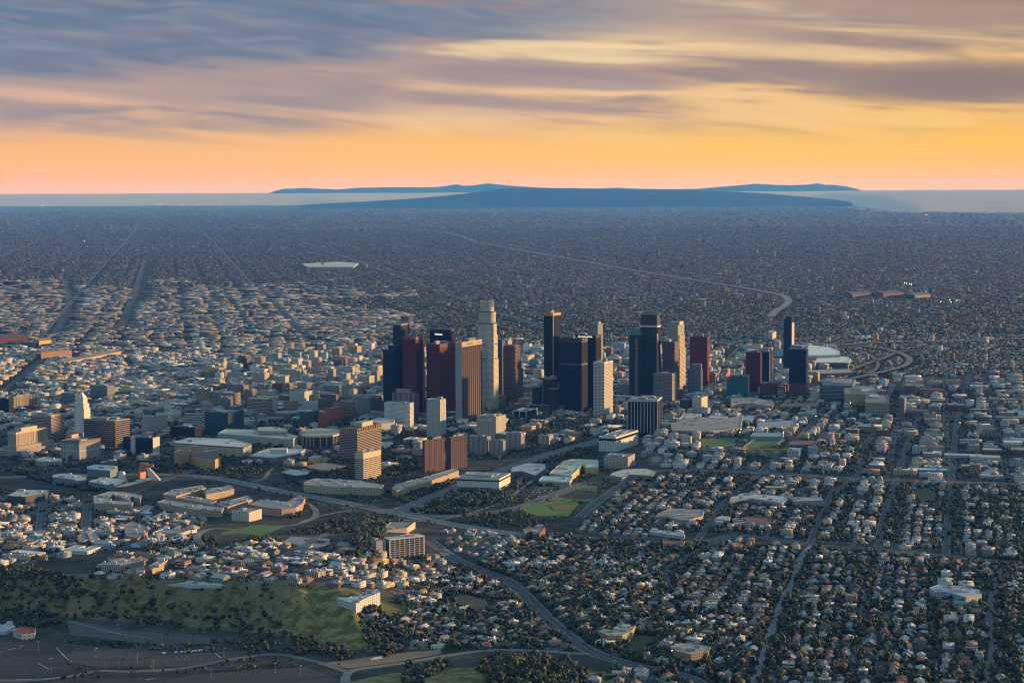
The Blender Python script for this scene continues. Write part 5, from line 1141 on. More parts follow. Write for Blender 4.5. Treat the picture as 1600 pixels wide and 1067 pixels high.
polyb('church', 'pale boxy church with a bell tower behind the maroon tower', 'church', [(1200, 518), (1208, 515), (1213, 517), (1207, 521)], 30, (0.48, 0.40, 0.30), 'plain_wall', (0.40, 0.36, 0.30))
polyb('campus_building', 'red brick campus hall far behind on the right, left one of two', 'campus', [(1326, 456), (1356, 454), (1362, 458), (1332, 460)], 22, (0.17, 0.075, 0.06), 'wall_punched', (0.16, 0.10, 0.085), plant=3)
polyb('campus_building', 'red brick campus hall far behind on the right, right one of two', 'campus', [(1372, 455), (1404, 453), (1412, 457), (1380, 459)], 22, (0.16, 0.07, 0.055), 'wall_punched', (0.15, 0.10, 0.085), plant=3)
polyb('campus_building', 'tan campus block beyond the red brick halls', 'campus', [(1424, 458), (1450, 456), (1454, 460), (1430, 462)], 20, (0.26, 0.22, 0.18), 'wall_punched', (0.17, 0.15, 0.13), plant=3)

# =================================================================== districts: streets, lots, trees
WALLS = [('white', (0.62, 0.61, 0.58)), ('cream', (0.54, 0.46, 0.33)), ('pale grey', (0.40, 0.40, 0.40)), ('tan', (0.38, 0.28, 0.18)), ('pale yellow', (0.56, 0.46, 0.20)), ('pale blue', (0.30, 0.40, 0.47)),
         ('mint green', (0.30, 0.42, 0.34)), ('pink', (0.48, 0.28, 0.25)), ('peach', (0.52, 0.32, 0.19)), ('brown', (0.17, 0.105, 0.07)), ('sage green', (0.22, 0.25, 0.17)), ('teal', (0.10, 0.28, 0.30)), ('rust red', (0.30, 0.09, 0.055)), ('ochre', (0.46, 0.28, 0.08)), ('slate blue', (0.13, 0.17, 0.24))]
WW = np.array([5.5, 8, 8, 8, 2.6, 2.5, 1.6, 2.5, 3, 4, 2.4, .7, 1.6, 1.4, 1.6]); WW /= WW.sum()
WF = np.array([4.5, 9, 8, 9, 1.5, 1.2, .7, 2.4, 2.6, 4.5, 1.4, .4, 1.8, 1.0, 1.2]); WF /= WF.sum()
ROOFS = [('grey', (0.20, 0.20, 0.205)), ('brown', (0.13, 0.09, 0.068)), ('red tiled', (0.27, 0.085, 0.05)), ('dark', (0.055, 0.055, 0.06)), ('pale', (0.42, 0.40, 0.37)), ('rust', (0.30, 0.15, 0.085)), ('bluish', (0.20, 0.25, 0.29))]
RW = np.array([8, 7, 3, 7, 2.6, 3, 2]); RW /= RW.sum()
FROOFS = [('white', (0.70, 0.69, 0.65)), ('pale grey', (0.48, 0.47, 0.45)), ('grey', (0.27, 0.265, 0.26)), ('tan', (0.33, 0.27, 0.21)), ('red edged', (0.24, 0.11, 0.085)), ('dark', (0.09, 0.088, 0.088)), ('bluish', (0.26, 0.31, 0.35))]
FW_ = np.array([3, 6, 6, 4, 2, 3, 2.5]); FW_ /= FW_.sum()
BL = []          # dict rows of generic buildings
ST = MB()        # street strips per district
def district(key, polypx, th, block, street, lot, pb, flat, hr, house_h=(4.5, 7.5), fill=0.8, streetcol=ASPH, walk=True, jitter=0.12, big=0.0):
    th = radians(th); u = np.array([sin(th), cos(th)]); v = np.array([cos(th), -sin(th)])
    W = [G(*p) for p in polypx]; wx = np.array([p.x for p in W]); wy = np.array([p.y for p in W])
    o = np.array([wx.mean(), wy.mean()])
    pu = (wx - o[0]) * u[0] + (wy - o[1]) * u[1]; pv = (wx - o[0]) * v[0] + (wy - o[1]) * v[1]
    poly = list(zip(wx, wy))
    bx, by = block                       # across (v), away (u)
    us = np.arange(math.floor(pu.min() / by) * by, pu.max() + by, by); vs = np.arange(math.floor(pv.min() / bx) * bx, pv.max() + bx, bx)
    if streetcol is not None:
        mb = MB()
        for arr, dirn, rngp, off in ((vs, u, (pu.min(), pu.max()), v), (us, v, (pv.min(), pv.max()), u)):
            for s_ in arr:
                t = np.arange(rngp[0], rngp[1] + 20, 20)
                X = o[0] + off[0] * s_ + dirn[0] * t; Y = o[1] + off[1] * s_ + dirn[1] * t
                ok = inpoly(X, Y, poly) & (occ(X, Y) != 3)
                hit = occ(X, Y) > 0
                ok &= ~hit
                run = []
                for k in range(len(t)):
                    if ok[k]: run.append(Vector((X[k], Y[k], 0)))
                    if (not ok[k] or k == len(t) - 1):
                        if len(run) > 2:
                            if walk: strip(mb, run, street + 5, 0.18, (0.15, 0.145, 0.135), 'asphalt', mark=0)
                            strip(mb, run, street, 0.30, streetcol, 'asphalt', mark=0)
                            STREETS.append((run, street))
                        run = []
        if mb.f: tag(mb.build('streets'), kind='structure')
    lw, ld = lot
    lw0, ld0 = lw, ld
    for bu in us:
        for bv in vs:
            mul_ = rng.choice([1, 1, 1, 1.35, 1.8]); lw, ld = lw0 * mul_, ld0 * rng.choice([1, 1, mul_])
            nu = max(1, int((by - street - 4) / ld)); nv = max(1, int((bx - street - 4) / lw))
            du = (by - street - 4) / nu; dv = (bx - street - 4) / nv
            iu, iv = np.meshgrid(np.arange(nu), np.arange(nv), indexing='ij')
            cu = bu + street / 2 + 2 + (iu.ravel() + .5) * du; cv = bv + street / 2 + 2 + (iv.ravel() + .5) * dv
            n_ = len(cu); style_ = rng.random(); bflat = flat if style_ < .5 else (min(1, flat * 2.4) if style_ < .75 else flat * .4); bs = 1.0
            cu = cu + rng.uniform(-jitter, jitter, n_) * du; cv = cv + rng.uniform(-jitter, jitter, n_) * dv
            X = o[0] + u[0] * cu + v[0] * cv; Y = o[1] + u[1] * cu + v[1] * cv
            ok = inpoly(X, Y, poly) & (rng.random(n_) < pb)
            for k in np.nonzero(ok)[0]:
                isflat = rng.random() < bflat or mul_ > 1.5
                w_ = dv * fill * rng.uniform(.58, 1.08); d_ = du * fill * rng.uniform(.58, 1.08)
                if isflat and rng.random() < big: w_ *= 1.7; d_ *= 1.4
                hx, hy = w_ / 2, d_ / 2
                q = [(X[k] + a_ * v[0] * hx + b_ * u[0] * hy, Y[k] + a_ * v[1] * hx + b_ * u[1] * hy) for a_ in (-1, 0, 1) for b_ in (-1, 0, 1)]
                qx = np.array([p[0] for p in q]); qy = np.array([p[1] for p in q])
                if (occ(qx, qy) > 0).any(): continue
                cs = [(X[k] + a_ * v[0] * hx + b_ * u[0] * hy, Y[k] + a_ * v[1] * hx + b_ * u[1] * hy) for a_, b_ in ((-1, -1), (1, -1), (1, 1), (-1, 1))]
                mark_poly(cs, 2)
                if isflat:
                    h_ = hr[0] + (hr[1] - hr[0]) * rng.random() ** 2.2
                else: h_ = rng.uniform(*house_h)
                BL.append((X[k], Y[k], float(T(X[k], Y[k])), w_, d_, h_, th + rng.normal(0, .03), isflat, key))
STREETS = []
# near and middle distance, roughly front to back
district('hill', [(640, 1012), (575, 965), (640, 930), (720, 880), (830, 950), (900, 1010), (930, 1020), (760, 1012)], 38, (120, 70), 8, (16, 21), .80, .25, (5, 9), fill=.74)
district('south', [(900, 1085), (960, 1040), (1040, 1055), (1180, 1085)], 12, (90, 70), 9, (16, 20), .75, .35, (5, 9), fill=.74)
district('angel', [(745, 880), (860, 836), (1100, 850), (1040, 900), (1050, 960), (1230, 960), (1180, 1075), (1090, 1055), (940, 1018), (880, 985), (830, 930)], 28, (110, 80), 8.5, (16, 22), .84, .16, (6, 10), house_h=(5.5, 9), fill=.76)
district('echo', [(1050, 905), (1100, 860), (1150, 845), (1280, 858), (1640, 890), (1640, 1085), (1180, 1085), (1200, 1000), (1060, 960)], 12.3, (104, 82), 8.5, (15.5, 22), .88, .12, (6, 10), house_h=(5.5, 9), fill=.78)
district('plateau', [(130, 903), (185, 868), (300, 858), (330, 862), (430, 845), (600, 872), (700, 866), (720, 885), (650, 925), (545, 920), (440, 915), (300, 905)], 30, (78, 60), 7, (18, 24), .93, .50, (5, 10), house_h=(5, 8.5), fill=.86)
district('valley', [(-40, 820), (150, 790), (300, 785), (330, 830), (300, 850), (170, 860), (60, 880), (-40, 890)], 22, (80, 66), 9, (19, 24), .88, .62, (6, 12), house_h=(5, 9), fill=.84)
district('westend', [(-40, 780), (60, 772), (140, 790), (110, 832), (-40, 835)], 20, (76, 64), 8, (20, 24), .85, .8, (7, 13), fill=.84)
district('temple', [(900, 830), (1000, 748), (1160, 745), (1330, 752), (1640, 760), (1640, 880), (1280, 850), (1150, 835), (1000, 845)], 13, (110, 84), 9, (17, 22), .82, .40, (6, 13), fill=.76)
district('slope', [(690, 830), (870, 838), (760, 878), (700, 860)], 25, (90, 60), 8, (14, 18), .8, .4, (5, 9), fill=.72)
district('fig', [(1000, 690), (1060, 640), (1330, 620), (1330, 742), (1060, 735), (1000, 712)], 14, (120, 84), 10, (24, 26), .84, .9, (6, 19), fill=.84)
district('west', [(1300, 595), (1640, 580), (1640, 755), (1330, 745)], 12.5, (132, 100), 10, (32, 30), .88, .88, (7, 20), fill=.86, big=.2)
district('bunker', [(600, 660), (930, 645), (1080, 612), (1180, 600), (1100, 690), (930, 690), (600, 735)], 25, (150, 110), 14, (34, 36), .40, 1.0, (8, 26), fill=.66, streetcol=ASPH)
district('civic', [(-40, 680), (60, 735), (250, 725), (480, 730), (600, 690), (600, 660), (-40, 640)], 25, (150, 110), 14, (30, 34), .34, 1.0, (6, 16), fill=.62)
district('oldtown', [(310, 650), (600, 660), (760, 640), (760, 575), (600, 545), (330, 575)], 25, (96, 92), 14, (28, 30), .90, 1.0, (10, 48), fill=.90)
district('arts', [(-60, 690), (320, 655), (335, 570), (330, 545), (-60, 545)], 27, (140, 100), 11, (30, 34), .88, 1.0, (6, 15), fill=.86, big=.1)
district('southpark', [(760, 640), (1240, 618), (1310, 595), (1300, 545), (760, 545)], 22, (100, 92), 14, (30, 30), .86, 1.0, (7, 34), fill=.86)
NB = len(BL)
BX = np.array([b_[0] for b_ in BL]); BY = np.array([b_[1] for b_ in BL]); BZ = np.array([b_[2] for b_ in BL])
BW = np.array([b_[3] for b_ in BL]); BD = np.array([b_[4] for b_ in BL]); BH = np.array([b_[5] for b_ in BL]); BT = np.array([b_[6] for b_ in BL]); BF = np.array([b_[7] for b_ in BL])
ppx, ppy, pdep = Pn(BX, BY, BZ + BH)
vis = (ppx > 4) & (ppx < 1596) & (ppy > 300) & (ppy < 1062)
def blocked(x, y, z):
    """a hero building stands between the camera and the point (coarse)"""
    n_ = 60; r_ = np.zeros(len(x), bool)
    for k in range(1, n_):
        f = 1 - k * 0.004
        X = x * f; Y = y * f; Z = CAM_H + (z - CAM_H) * f
        r_ |= (occ(X, Y) == 1) & (Z < 22) & (k * 0.004 * y < 420)
    return r_
size = np.sqrt(BW * BH) / pdep * FPX
size[~vis] = 0
wi = np.where(BF, rng.choice(len(WALLS), NB, p=WF), rng.choice(len(WALLS), NB, p=WW)); ri = rng.choice(len(ROOFS), NB, p=RW); fi = rng.choice(len(FROOFS), NB, p=FW_)
HIP = rng.random(NB) < .45
sel_h = [i for i in np.argsort(-size * (~BF)) if not BF[i] and size[i] > 0][:300]
sel_f = [i for i in np.argsort(-size * BF * (1 - .6 * blocked(BX, BY, BZ + BH * .8))) if BF[i] and size[i] > 0][:300]
single = np.zeros(NB, bool); single[sel_h] = True; single[sel_f] = True

def wallshade(base, n_=None):
    return base
def mass_boxes(name, X, Y, Z, W, D, H, TH, wc, rc, mats, midx, kind='stuff', label=None, cat=None, clutter=0.0):
    n_ = len(X)
    c, s = np.cos(TH), np.sin(TH)
    vx, vy = c, -s; ux, uy = s, c
    sg = np.array([(-1, -1), (1, -1), (1, 1), (-1, 1)])
    V = np.zeros((n_, 8, 3), np.float32)
    for k in range(4):
        V[:, k, 0] = V[:, k + 4, 0] = X + sg[k, 0] * W / 2 * vx + sg[k, 1] * D / 2 * ux
        V[:, k, 1] = V[:, k + 4, 1] = Y + sg[k, 0] * W / 2 * vy + sg[k, 1] * D / 2 * uy
        V[:, k, 2] = Z - 1.0; V[:, k + 4, 2] = Z + H
    F = np.array([(0, 1, 5, 4), (1, 2, 6, 5), (2, 3, 7, 6), (3, 0, 4, 7), (4, 5, 6, 7)])
    loops = (np.arange(n_)[:, None, None] * 8 + F[None]).reshape(-1)
    cols = np.repeat(wc[:, None, :], 5, 1); cols[:, 4] = rc
    mi = np.repeat(midx[:, None], 5, 1); mi[:, 4] = len(mats) - 1
    uv = np.zeros((n_, 5, 4, 2), np.float32)
    for k, L in enumerate((W, D, W, D)):
        uv[:, k, 1, 0] = uv[:, k, 2, 0] = L; uv[:, k, 2, 1] = uv[:, k, 3, 1] = H
    o = npmesh(name, V.reshape(-1, 3), loops, np.full(n_ * 5, 4), cols.reshape(-1, 3), mats, mi.ravel(), uv.reshape(-1, 2))
    return tag(o, label, cat, kind=kind)
def jit(c, amt=0.12):
    return np.clip(c * (1 + rng.normal(0, amt, (len(c), 1))), 0.01, 0.8)
# yards: driveways, lawns and bare earth round the nearer houses; cars parked along the streets
mb = MB(); yr = random.Random(5)
for i in range(NB):
    if BF[i] or BY[i] > 4600: continue
    c_, s_ = cos(BT[i]), sin(BT[i])
    for k_ in range(2):
        sx_ = yr.choice((-1, 1)); a0 = yr.uniform(3, 8); b0 = yr.uniform(3, 9)
        lx = sx_ * (BW[i] / 2 - a0 / 2 + yr.uniform(0, 3)); ly = (-1 if k_ == 0 else 1) * (BD[i] / 2 + b0 / 2 + .3)
        cl = yr.choice([(0.20, 0.19, 0.175), (0.24, 0.23, 0.21), (0.045, 0.075, 0.018), (0.06, 0.085, 0.022), (0.12, 0.09, 0.055), (0.30, 0.29, 0.27)])
        q = []
        for u_, v_ in ((-1, -1), (1, -1), (1, 1), (-1, 1)):
            x_ = lx + u_ * a0 / 2; y_ = ly + v_ * b0 / 2; X_ = BX[i] + x_ * c_ + y_ * s_; Y_ = BY[i] - x_ * s_ + y_ * c_
            q.append((X_, Y_, float(T(X_, Y_)) + .13 + .004 * (i % 9)))
        mb.face(q, cl, 'turf')
tag(mb.build('yards'), kind='structure')
pc = []
for run, wid in STREETS:
    if run[0].y > 5200: continue
    for p_, q_ in zip(run, run[1:]):
        if (q_ - p_).length > 30: continue
        d_ = (q_ - p_).normalized()
        for k_ in range(3):
            if yr.random() < .45:
                o_ = p_.lerp(q_, (k_ + yr.uniform(.2, .8)) / 3) + Vector((-d_.y, d_.x, 0)) * (wid / 2 - 1.1) * yr.choice((-1, 1))
                pc.append((o_.x, o_.y, atan2(d_.x, d_.y)))
pc = np.array(pc); n_ = len(pc)
cc_ = np.array([(.6, .6, .58), (.34, .35, .36), (.02, .02, .022), (.25, .03, .025), (.04, .06, .14), (.14, .14, .145)])[rng.choice(6, n_, p=[.28, .2, .24, .08, .08, .12])]
WC = np.array([w_[1] for w_ in WALLS]); RC = np.array([r_[1] for r_ in ROOFS]); FC = np.array([r_[1] for r_ in FROOFS])
FM = ['wall_punched', 'wall_bands', 'wall_sparse', 'plain_wall', 'wall_fins', 'roofing']
zc_ = T(pc[:, 0], pc[:, 1])
mass_boxes('parked_cars', np.concatenate([pc[:, 0]] * 2), np.concatenate([pc[:, 1]] * 2), np.concatenate([zc_ + 1.65, zc_ + 1.65]), np.repeat([1.85, 1.6], n_), np.repeat([4.5, 2.4], n_), np.repeat([-.45, .05], n_), np.concatenate([pc[:, 2]] * 2),
           np.concatenate([cc_, np.full((n_, 3), .03)]), np.concatenate([cc_, cc_ * .9]), ['paint', 'paint'], np.zeros(n_ * 2, int), label='small parked cars lining the streets between the houses', cat='cars')
# the flat-roofed buildings that are not built one by one, with their roof boxes
m_ = BF & ~single; idx = np.nonzero(m_)[0]
nb_ = len(idx); rep = np.repeat(idx, 3)
cx_ = BX[rep] + rng.uniform(-.28, .28, len(rep)) * BW[rep]; cy_ = BY[rep] + rng.uniform(-.28, .28, len(rep)) * BD[rep]
gw = rng.uniform(.08, .25, len(rep)) * BW[rep]; gd = rng.uniform(.08, .25, len(rep)) * BD[rep]
gc = np.repeat(rng.uniform(.15, .6, (len(rep), 1)), 3, 1)
X = np.concatenate([BX[idx], cx_]); Y = np.concatenate([BY[idx], cy_]); Z = np.concatenate([BZ[idx], BZ[rep] + BH[rep] + 1.0 - .05]); W = np.concatenate([BW[idx], gw]); D = np.concatenate([BD[idx], gd])
H = np.concatenate([BH[idx], rng.uniform(1.0, 3.4, len(rep))]); TH = np.concatenate([BT[idx], BT[rep]])
mass_boxes('low_rise_buildings', X, Y, Z, W, D, H, TH, np.concatenate([jit(WC[wi[idx]]), gc]), np.concatenate([jit(FC[fi[idx]]), gc]), FM, np.concatenate([rng.choice(5, nb_, p=[.5, .15, .2, .1, .05]), np.full(len(rep), 3)]),
           label='spread of low flat roofed blocks filling the town between the named buildings', cat='buildings')
# pitched-roof houses that are not built one by one
def mass_houses(name, idx, label):
    n_ = len(idx); X, Y, Z, W, D, H, TH = (a_[idx] for a_ in (BX, BY, BZ, BW, BD, BH, BT))
    c, s = np.cos(TH), np.sin(TH); V = np.zeros((n_, 14, 3), np.float32)
    def put(k, lx, ly, z):
        V[:, k, 0] = X + lx * c + ly * s; V[:, k, 1] = Y - lx * s + ly * c; V[:, k, 2] = z
    sg = [(-1, -1), (1, -1), (1, 1), (-1, 1)]
    eh = H * .62; ov = .5
    for k, (a_, b_) in enumerate(sg):
        put(k, a_ * W / 2, b_ * D / 2, Z - 1.5); put(k + 4, a_ * W / 2, b_ * D / 2, Z + eh); put(k + 8, a_ * (W / 2 + ov), b_ * (D / 2 + ov), Z + eh - .15)
    along = W >= D
    hipf = np.where(HIP[idx], .55, 0.0); rl = np.where(along, W / 2 + ov - hipf * D / 2, D / 2 + ov - hipf * W / 2)
    put(12, np.where(along, -rl, 0), np.where(along, 0, -rl), Z + H); put(13, np.where(along, rl, 0), np.where(along, 0, rl), Z + H)
    # faces: 4 walls; roof: two quads, two triangles; which edges they hang on depends on the ridge direction
    loops = []; tot = []; cols = []; mi = []; uv = []
    wc = jit(WC[wi[idx]]); rc = jit(RC[ri[idx]])
    A = [(0, 1, 5, 4), (1, 2, 6, 5), (2, 3, 7, 6), (3, 0, 4, 7)]
    RA = [(8, 9, 13, 12), (10, 11, 12, 13), (9, 10, 13), (11, 8, 12)]
    RB = [(9, 10, 13, 12), (11, 8, 12, 13), (8, 9, 12), (10, 11, 13)]
    UVW = [(W, eh), (D, eh), (W, eh), (D, eh)]
    for i in range(n_):
        b_ = i * 14
        for q, f in enumerate(A):
            loops += [b_ + k for k in f]; tot.append(4); cols.append(wc[i]); mi.append(0)
            L = (W[i], D[i])[q % 2]; uv += [(0, 0), (L, 0), (L, eh[i]), (0, eh[i])]
        for f in (RA if along[i] else RB):
            loops += [b_ + k for k in f]; tot.append(len(f))
            cols.append(rc[i] if (len(f) == 4 or HIP[idx[i]]) else wc[i]); mi.append(1)
            uv += [(0, 0)] * len(f)
    o = npmesh(name, V.reshape(-1, 3), loops, tot, np.array(cols), ['wall_sparse', 'roofing'], mi, uv)
    return tag(o, label, 'houses', kind='stuff')
mass_houses('houses', np.nonzero(~BF & ~single)[0], 'spread of small pitched roof houses among trees beyond the nearer houses')

# =================================================================== the far city, to the edge of the plain
def lattice(th, y0, y1, step, xpad=1.06):
    th = radians(th); xm = y1 * 800 / FPX * xpad
    r_ = sqrt(xm ** 2 + ((y1 - y0) / 2) ** 2) + step
    k = np.arange(-int(r_ / step), int(r_ / step) + 1) * step
    a_, b_ = np.meshgrid(k, k, indexing='ij'); a_ = a_.ravel(); b_ = b_.ravel()
    yc = (y0 + y1) / 2
    X = a_ * cos(th) + b_ * sin(th); Y = yc - a_ * sin(th) + b_ * cos(th)
    ok = (Y > y0) & (Y < y1) & (np.abs(X) < Y * 800 / FPX * xpad)
    return X[ok], Y[ok], a_[ok], b_[ok]
pn = np.random.default_rng(5).random((64, 64))
def vnoise(x, y):
    xi = np.floor(x).astype(int); yi = np.floor(y).astype(int); fx = x - xi; fy = y - yi
    fx = fx * fx * (3 - 2 * fx); fy = fy * fy * (3 - 2 * fy)
    g = lambda a_, b_: pn[a_ % 64, b_ % 64]
    return (g(xi, yi) * (1 - fx) + g(xi + 1, yi) * fx) * (1 - fy) + (g(xi, yi + 1) * (1 - fx) + g(xi + 1, yi + 1) * fx) * fy
FB = []; FTR = []
fr_pts = []
for k in ('far_freeway', 'cross_freeway', 'exchange_ramp', 'exchange_loop', 'exchange_arc', 'industrial avenue', 'rail yard', 'far boulevard', 'east viaduct', 'river rail'):
    pts, wd = ROADLINES[k]
    for p, q in zip(pts, pts[1:]):
        n_ = max(1, int((q - p).length / 30))
        for i in range(n_): r_ = p.lerp(q, i / n_); fr_pts.append((r_.x, r_.y, wd / 2 + (22 if p.y < 9000 else 34)))
fr_pts = np.array(fr_pts)
def near_road(X, Y):
    g = {}
    hit = np.zeros(len(X), bool); cell = 100.0
    kx = np.floor(X / cell).astype(int); ky = np.floor(Y / cell).astype(int)
    for x, y, r_ in fr_pts:
        for a_ in (-1, 0, 1):
            for b_ in (-1, 0, 1): g.setdefault((int(x // cell) + a_, int(y // cell) + b_), []).append((x, y, r_))
    for i, (a_, b_) in enumerate(zip(kx, ky)):
        l = g.get((a_, b_))
        if l:
            for x, y, r_ in l:
                if (X[i] - x) ** 2 + (Y[i] - y) ** 2 < r_ * r_: hit[i] = True; break
    return hit
for th, y0_, y1_, st, bt in ((25, 5400, 7600, 25, .8), (-10, 7600, 11500, 29, .62), (-10, 11500, 19000, 40, .62), (-10, 19000, 34000, 62, .46), (-10, 34000, 76000, 160, .34)):
    X, Y, a_, b_ = lattice(th, y0_, y1_, st)
    ind = vnoise(X / 900 + 3, Y / 1600 + 9)                    # industry against houses
    left = sstep(900, -1700, X + (Y - 8000) * .10 + 1400 * (vnoise(X / 420 + 5, Y / 600 + 2) - .5)) * (1 - sstep(11500, 15500, Y + 2600 * (vnoise(X / 500, Y / 700) - .5)))
    ind = ind * .46 + left * .58 + (rng.random(len(X)) < .008) * .6
    blk = ((np.mod(a_, st * 5) < st * .9) | (np.mod(b_, st * 9) < st * .9)) & (st < 60) & (vnoise(X / 700 + 11, Y / 900) < .62)
    oc = occ(X, Y) > 0
    ja = .24 if st < 35 else .48; X = X + rng.uniform(-ja, ja, len(X)) * st; Y = Y + rng.uniform(-ja, ja, len(X)) * st
    rd = near_road(X, Y)
    pxx, pyy, _ = Pn(X, Y, np.zeros(len(X)))
    # ground already covered by a laid-out district
    cov = np.zeros(len(X), bool)
    if y0_ < 8000:
        dz = (Y < 7950) & (((X - 0) > -1e9))
        for pl in ([(310, 650), (600, 660), (760, 640), (760, 575), (600, 545), (330, 575)], [(-60, 690), (320, 655), (335, 570), (330, 545), (-60, 545)], [(760, 640), (1240, 618), (1310, 595), (1300, 545), (760, 545)], [(1300, 595), (1640, 580), (1640, 755), (1330, 745)]):
            cov |= inpoly(pxx, pyy, pl)
    c10, s10 = cos(radians(-10)), sin(radians(-10))
    pp_ = X * c10 - Y * s10; qq_ = X * s10 + Y * c10
    if y0_ >= 7600:
        wid_ = 18 if y0_ < 12000 else 30
        rd |= (np.abs(np.mod(pp_, 1150) - 575) < wid_) | (np.abs(np.mod(qq_, 2300) - 1150) < wid_ * 1.6)
    r_ = rng.random(len(X))
    ok = (r_ < np.where(ind > .55, .40, bt)) & ~blk & ~oc & ~rd & ~cov
    n_ = ok.sum(); q = np.nonzero(ok)[0]
    big = ind[q] > .55
    wv = np.where(big, rng.uniform(.6, 2.6, n_) ** 1.15, rng.uniform(.34, .66, n_)) * st
    dv = np.where(big, rng.uniform(.6, 1.7, n_), rng.uniform(.34, .6, n_)) * st
    hv = np.where(big, rng.uniform(5, 9, n_), rng.uniform(4, 7.5, n_)) * (1 + max(0, (y0_ - 15000) / 40000)) + (rng.random(n_) < .012) * rng.uniform(10, 26, n_)
    FB.append((X[q], Y[q], wv, dv, hv, np.full(n_, radians(th)), big))
    tr = rng.random(len(X)) < np.where(ind > .55, .20, .72) * (1.0 if y0_ < 11000 else .95 if y0_ < 19000 else .4 if y0_ < 30000 else 0)
    tr &= ~oc & ~rd & ~cov
    t_ = np.nonzero(tr)[0]
    for rep_ in range(2 if y0_ < 10000 else 1):
        jx = rng.uniform(-.5, .5, len(t_)) * st; jy = rng.uniform(-.5, .5, len(t_)) * st
        FTR.append((X[t_] + jx, Y[t_] + jy, (rng.uniform(3.2, 6.5, len(t_)) * max(1, st / 46))))
X, Y, W, D, H, TH, big = (np.concatenate([f[k] for f in FB]) for k in range(7))
bq = np.nonzero(big & (Y < 9800))[0]; rp = np.repeat(bq, 3)
X = np.concatenate([X, X[rp] + rng.uniform(-.3, .3, len(rp)) * W[rp]]); Y = np.concatenate([Y, Y[rp] + rng.uniform(-.3, .3, len(rp)) * D[rp]])
H = np.concatenate([H, H[rp] + rng.uniform(.8, 2.6, len(rp))]); TH = np.concatenate([TH, TH[rp]]); big = np.concatenate([big, big[rp]])
W, D = np.concatenate([W, W[rp] * rng.uniform(.08, .3, len(rp))]), np.concatenate([D, D[rp] * rng.uniform(.08, .3, len(rp))])
n_ = len(X)
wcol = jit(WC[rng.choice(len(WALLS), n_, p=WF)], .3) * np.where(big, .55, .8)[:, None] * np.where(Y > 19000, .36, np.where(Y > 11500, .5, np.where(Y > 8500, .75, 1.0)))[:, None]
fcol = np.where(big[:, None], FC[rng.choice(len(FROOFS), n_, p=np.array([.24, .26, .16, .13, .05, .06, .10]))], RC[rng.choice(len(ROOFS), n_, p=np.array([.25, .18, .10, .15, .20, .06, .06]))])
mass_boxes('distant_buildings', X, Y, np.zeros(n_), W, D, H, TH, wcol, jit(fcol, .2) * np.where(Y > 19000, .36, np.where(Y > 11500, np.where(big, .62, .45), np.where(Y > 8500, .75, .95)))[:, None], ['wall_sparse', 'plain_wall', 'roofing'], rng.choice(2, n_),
           label='endless low town of small roofs reaching to the far hills', cat='buildings')
print('far buildings', n_, 'generic', NB)

mb = MB(); c10, s10 = cos(radians(-10)), sin(radians(-10))
for k in range(-26, 27):
    p0 = k * 1150 + 575
    for q0 in np.arange(7000, 42000, 700):
        for hw, cl in ((13, (.10, .099, .096)),):
            pts_ = [(p0 + a_, q0 + b_) for a_, b_ in ((-hw, 0), (hw, 0), (hw, 700), (-hw, 700))]
            w_ = [(x * c10 + y * s10, -x * s10 + y * c10) for x, y in pts_]
            if w_[0][1] < 7800 or abs(w_[0][0]) > w_[0][1] * .3: continue
            mb.face([(x, y, 2.0) for x, y in w_], cl, 'asphalt')
for k in range(3, 18):
    q0 = k * 2300 + 1150
    for p0 in np.arange(-16000, 16000, 800):
        w_ = [(x * c10 + y * s10, -x * s10 + y * c10) for x, y in ((p0, q0 - 20), (p0 + 800, q0 - 20), (p0 + 800, q0 + 20), (p0, q0 + 20))]
        if w_[0][1] < 7800 or abs(w_[0][0]) > w_[0][1] * .3: continue
        mb.face([(x, y, 2.3) for x, y in w_], (.095, .094, .09), "asphalt")
tag(mb.build('boulevards'), kind='structure')
# =================================================================== trees
PHI = (1 + 5 ** .5) / 2
ICO = np.array([(-1, PHI, 0), (1, PHI, 0), (-1, -PHI, 0), (1, -PHI, 0), (0, -1, PHI), (0, 1, PHI), (0, -1, -PHI), (0, 1, -PHI), (PHI, 0, -1), (PHI, 0, 1), (-PHI, 0, -1), (-PHI, 0, 1)]) / sqrt(1 + PHI * PHI)
ICF = np.array([(0, 11, 5), (0, 5, 1), (0, 1, 7), (0, 7, 10), (0, 10, 11), (1, 5, 9), (5, 11, 4), (11, 10, 2), (10, 7, 6), (7, 1, 8), (3, 9, 4), (3, 4, 2), (3, 2, 6), (3, 6, 8), (3, 8, 9), (4, 9, 5), (2, 4, 11), (6, 2, 10), (8, 6, 7), (9, 8, 1)])
GREENS = np.array([(0.016, 0.028, 0.009), (0.032, 0.050, 0.012), (0.068, 0.072, 0.014), (0.058, 0.036, 0.015), (0.009, 0.016, 0.008), (0.050, 0.040, 0.016)])
GW = np.array([.3, .25, .14, .09, .17, .05]); GW /= GW.sum()
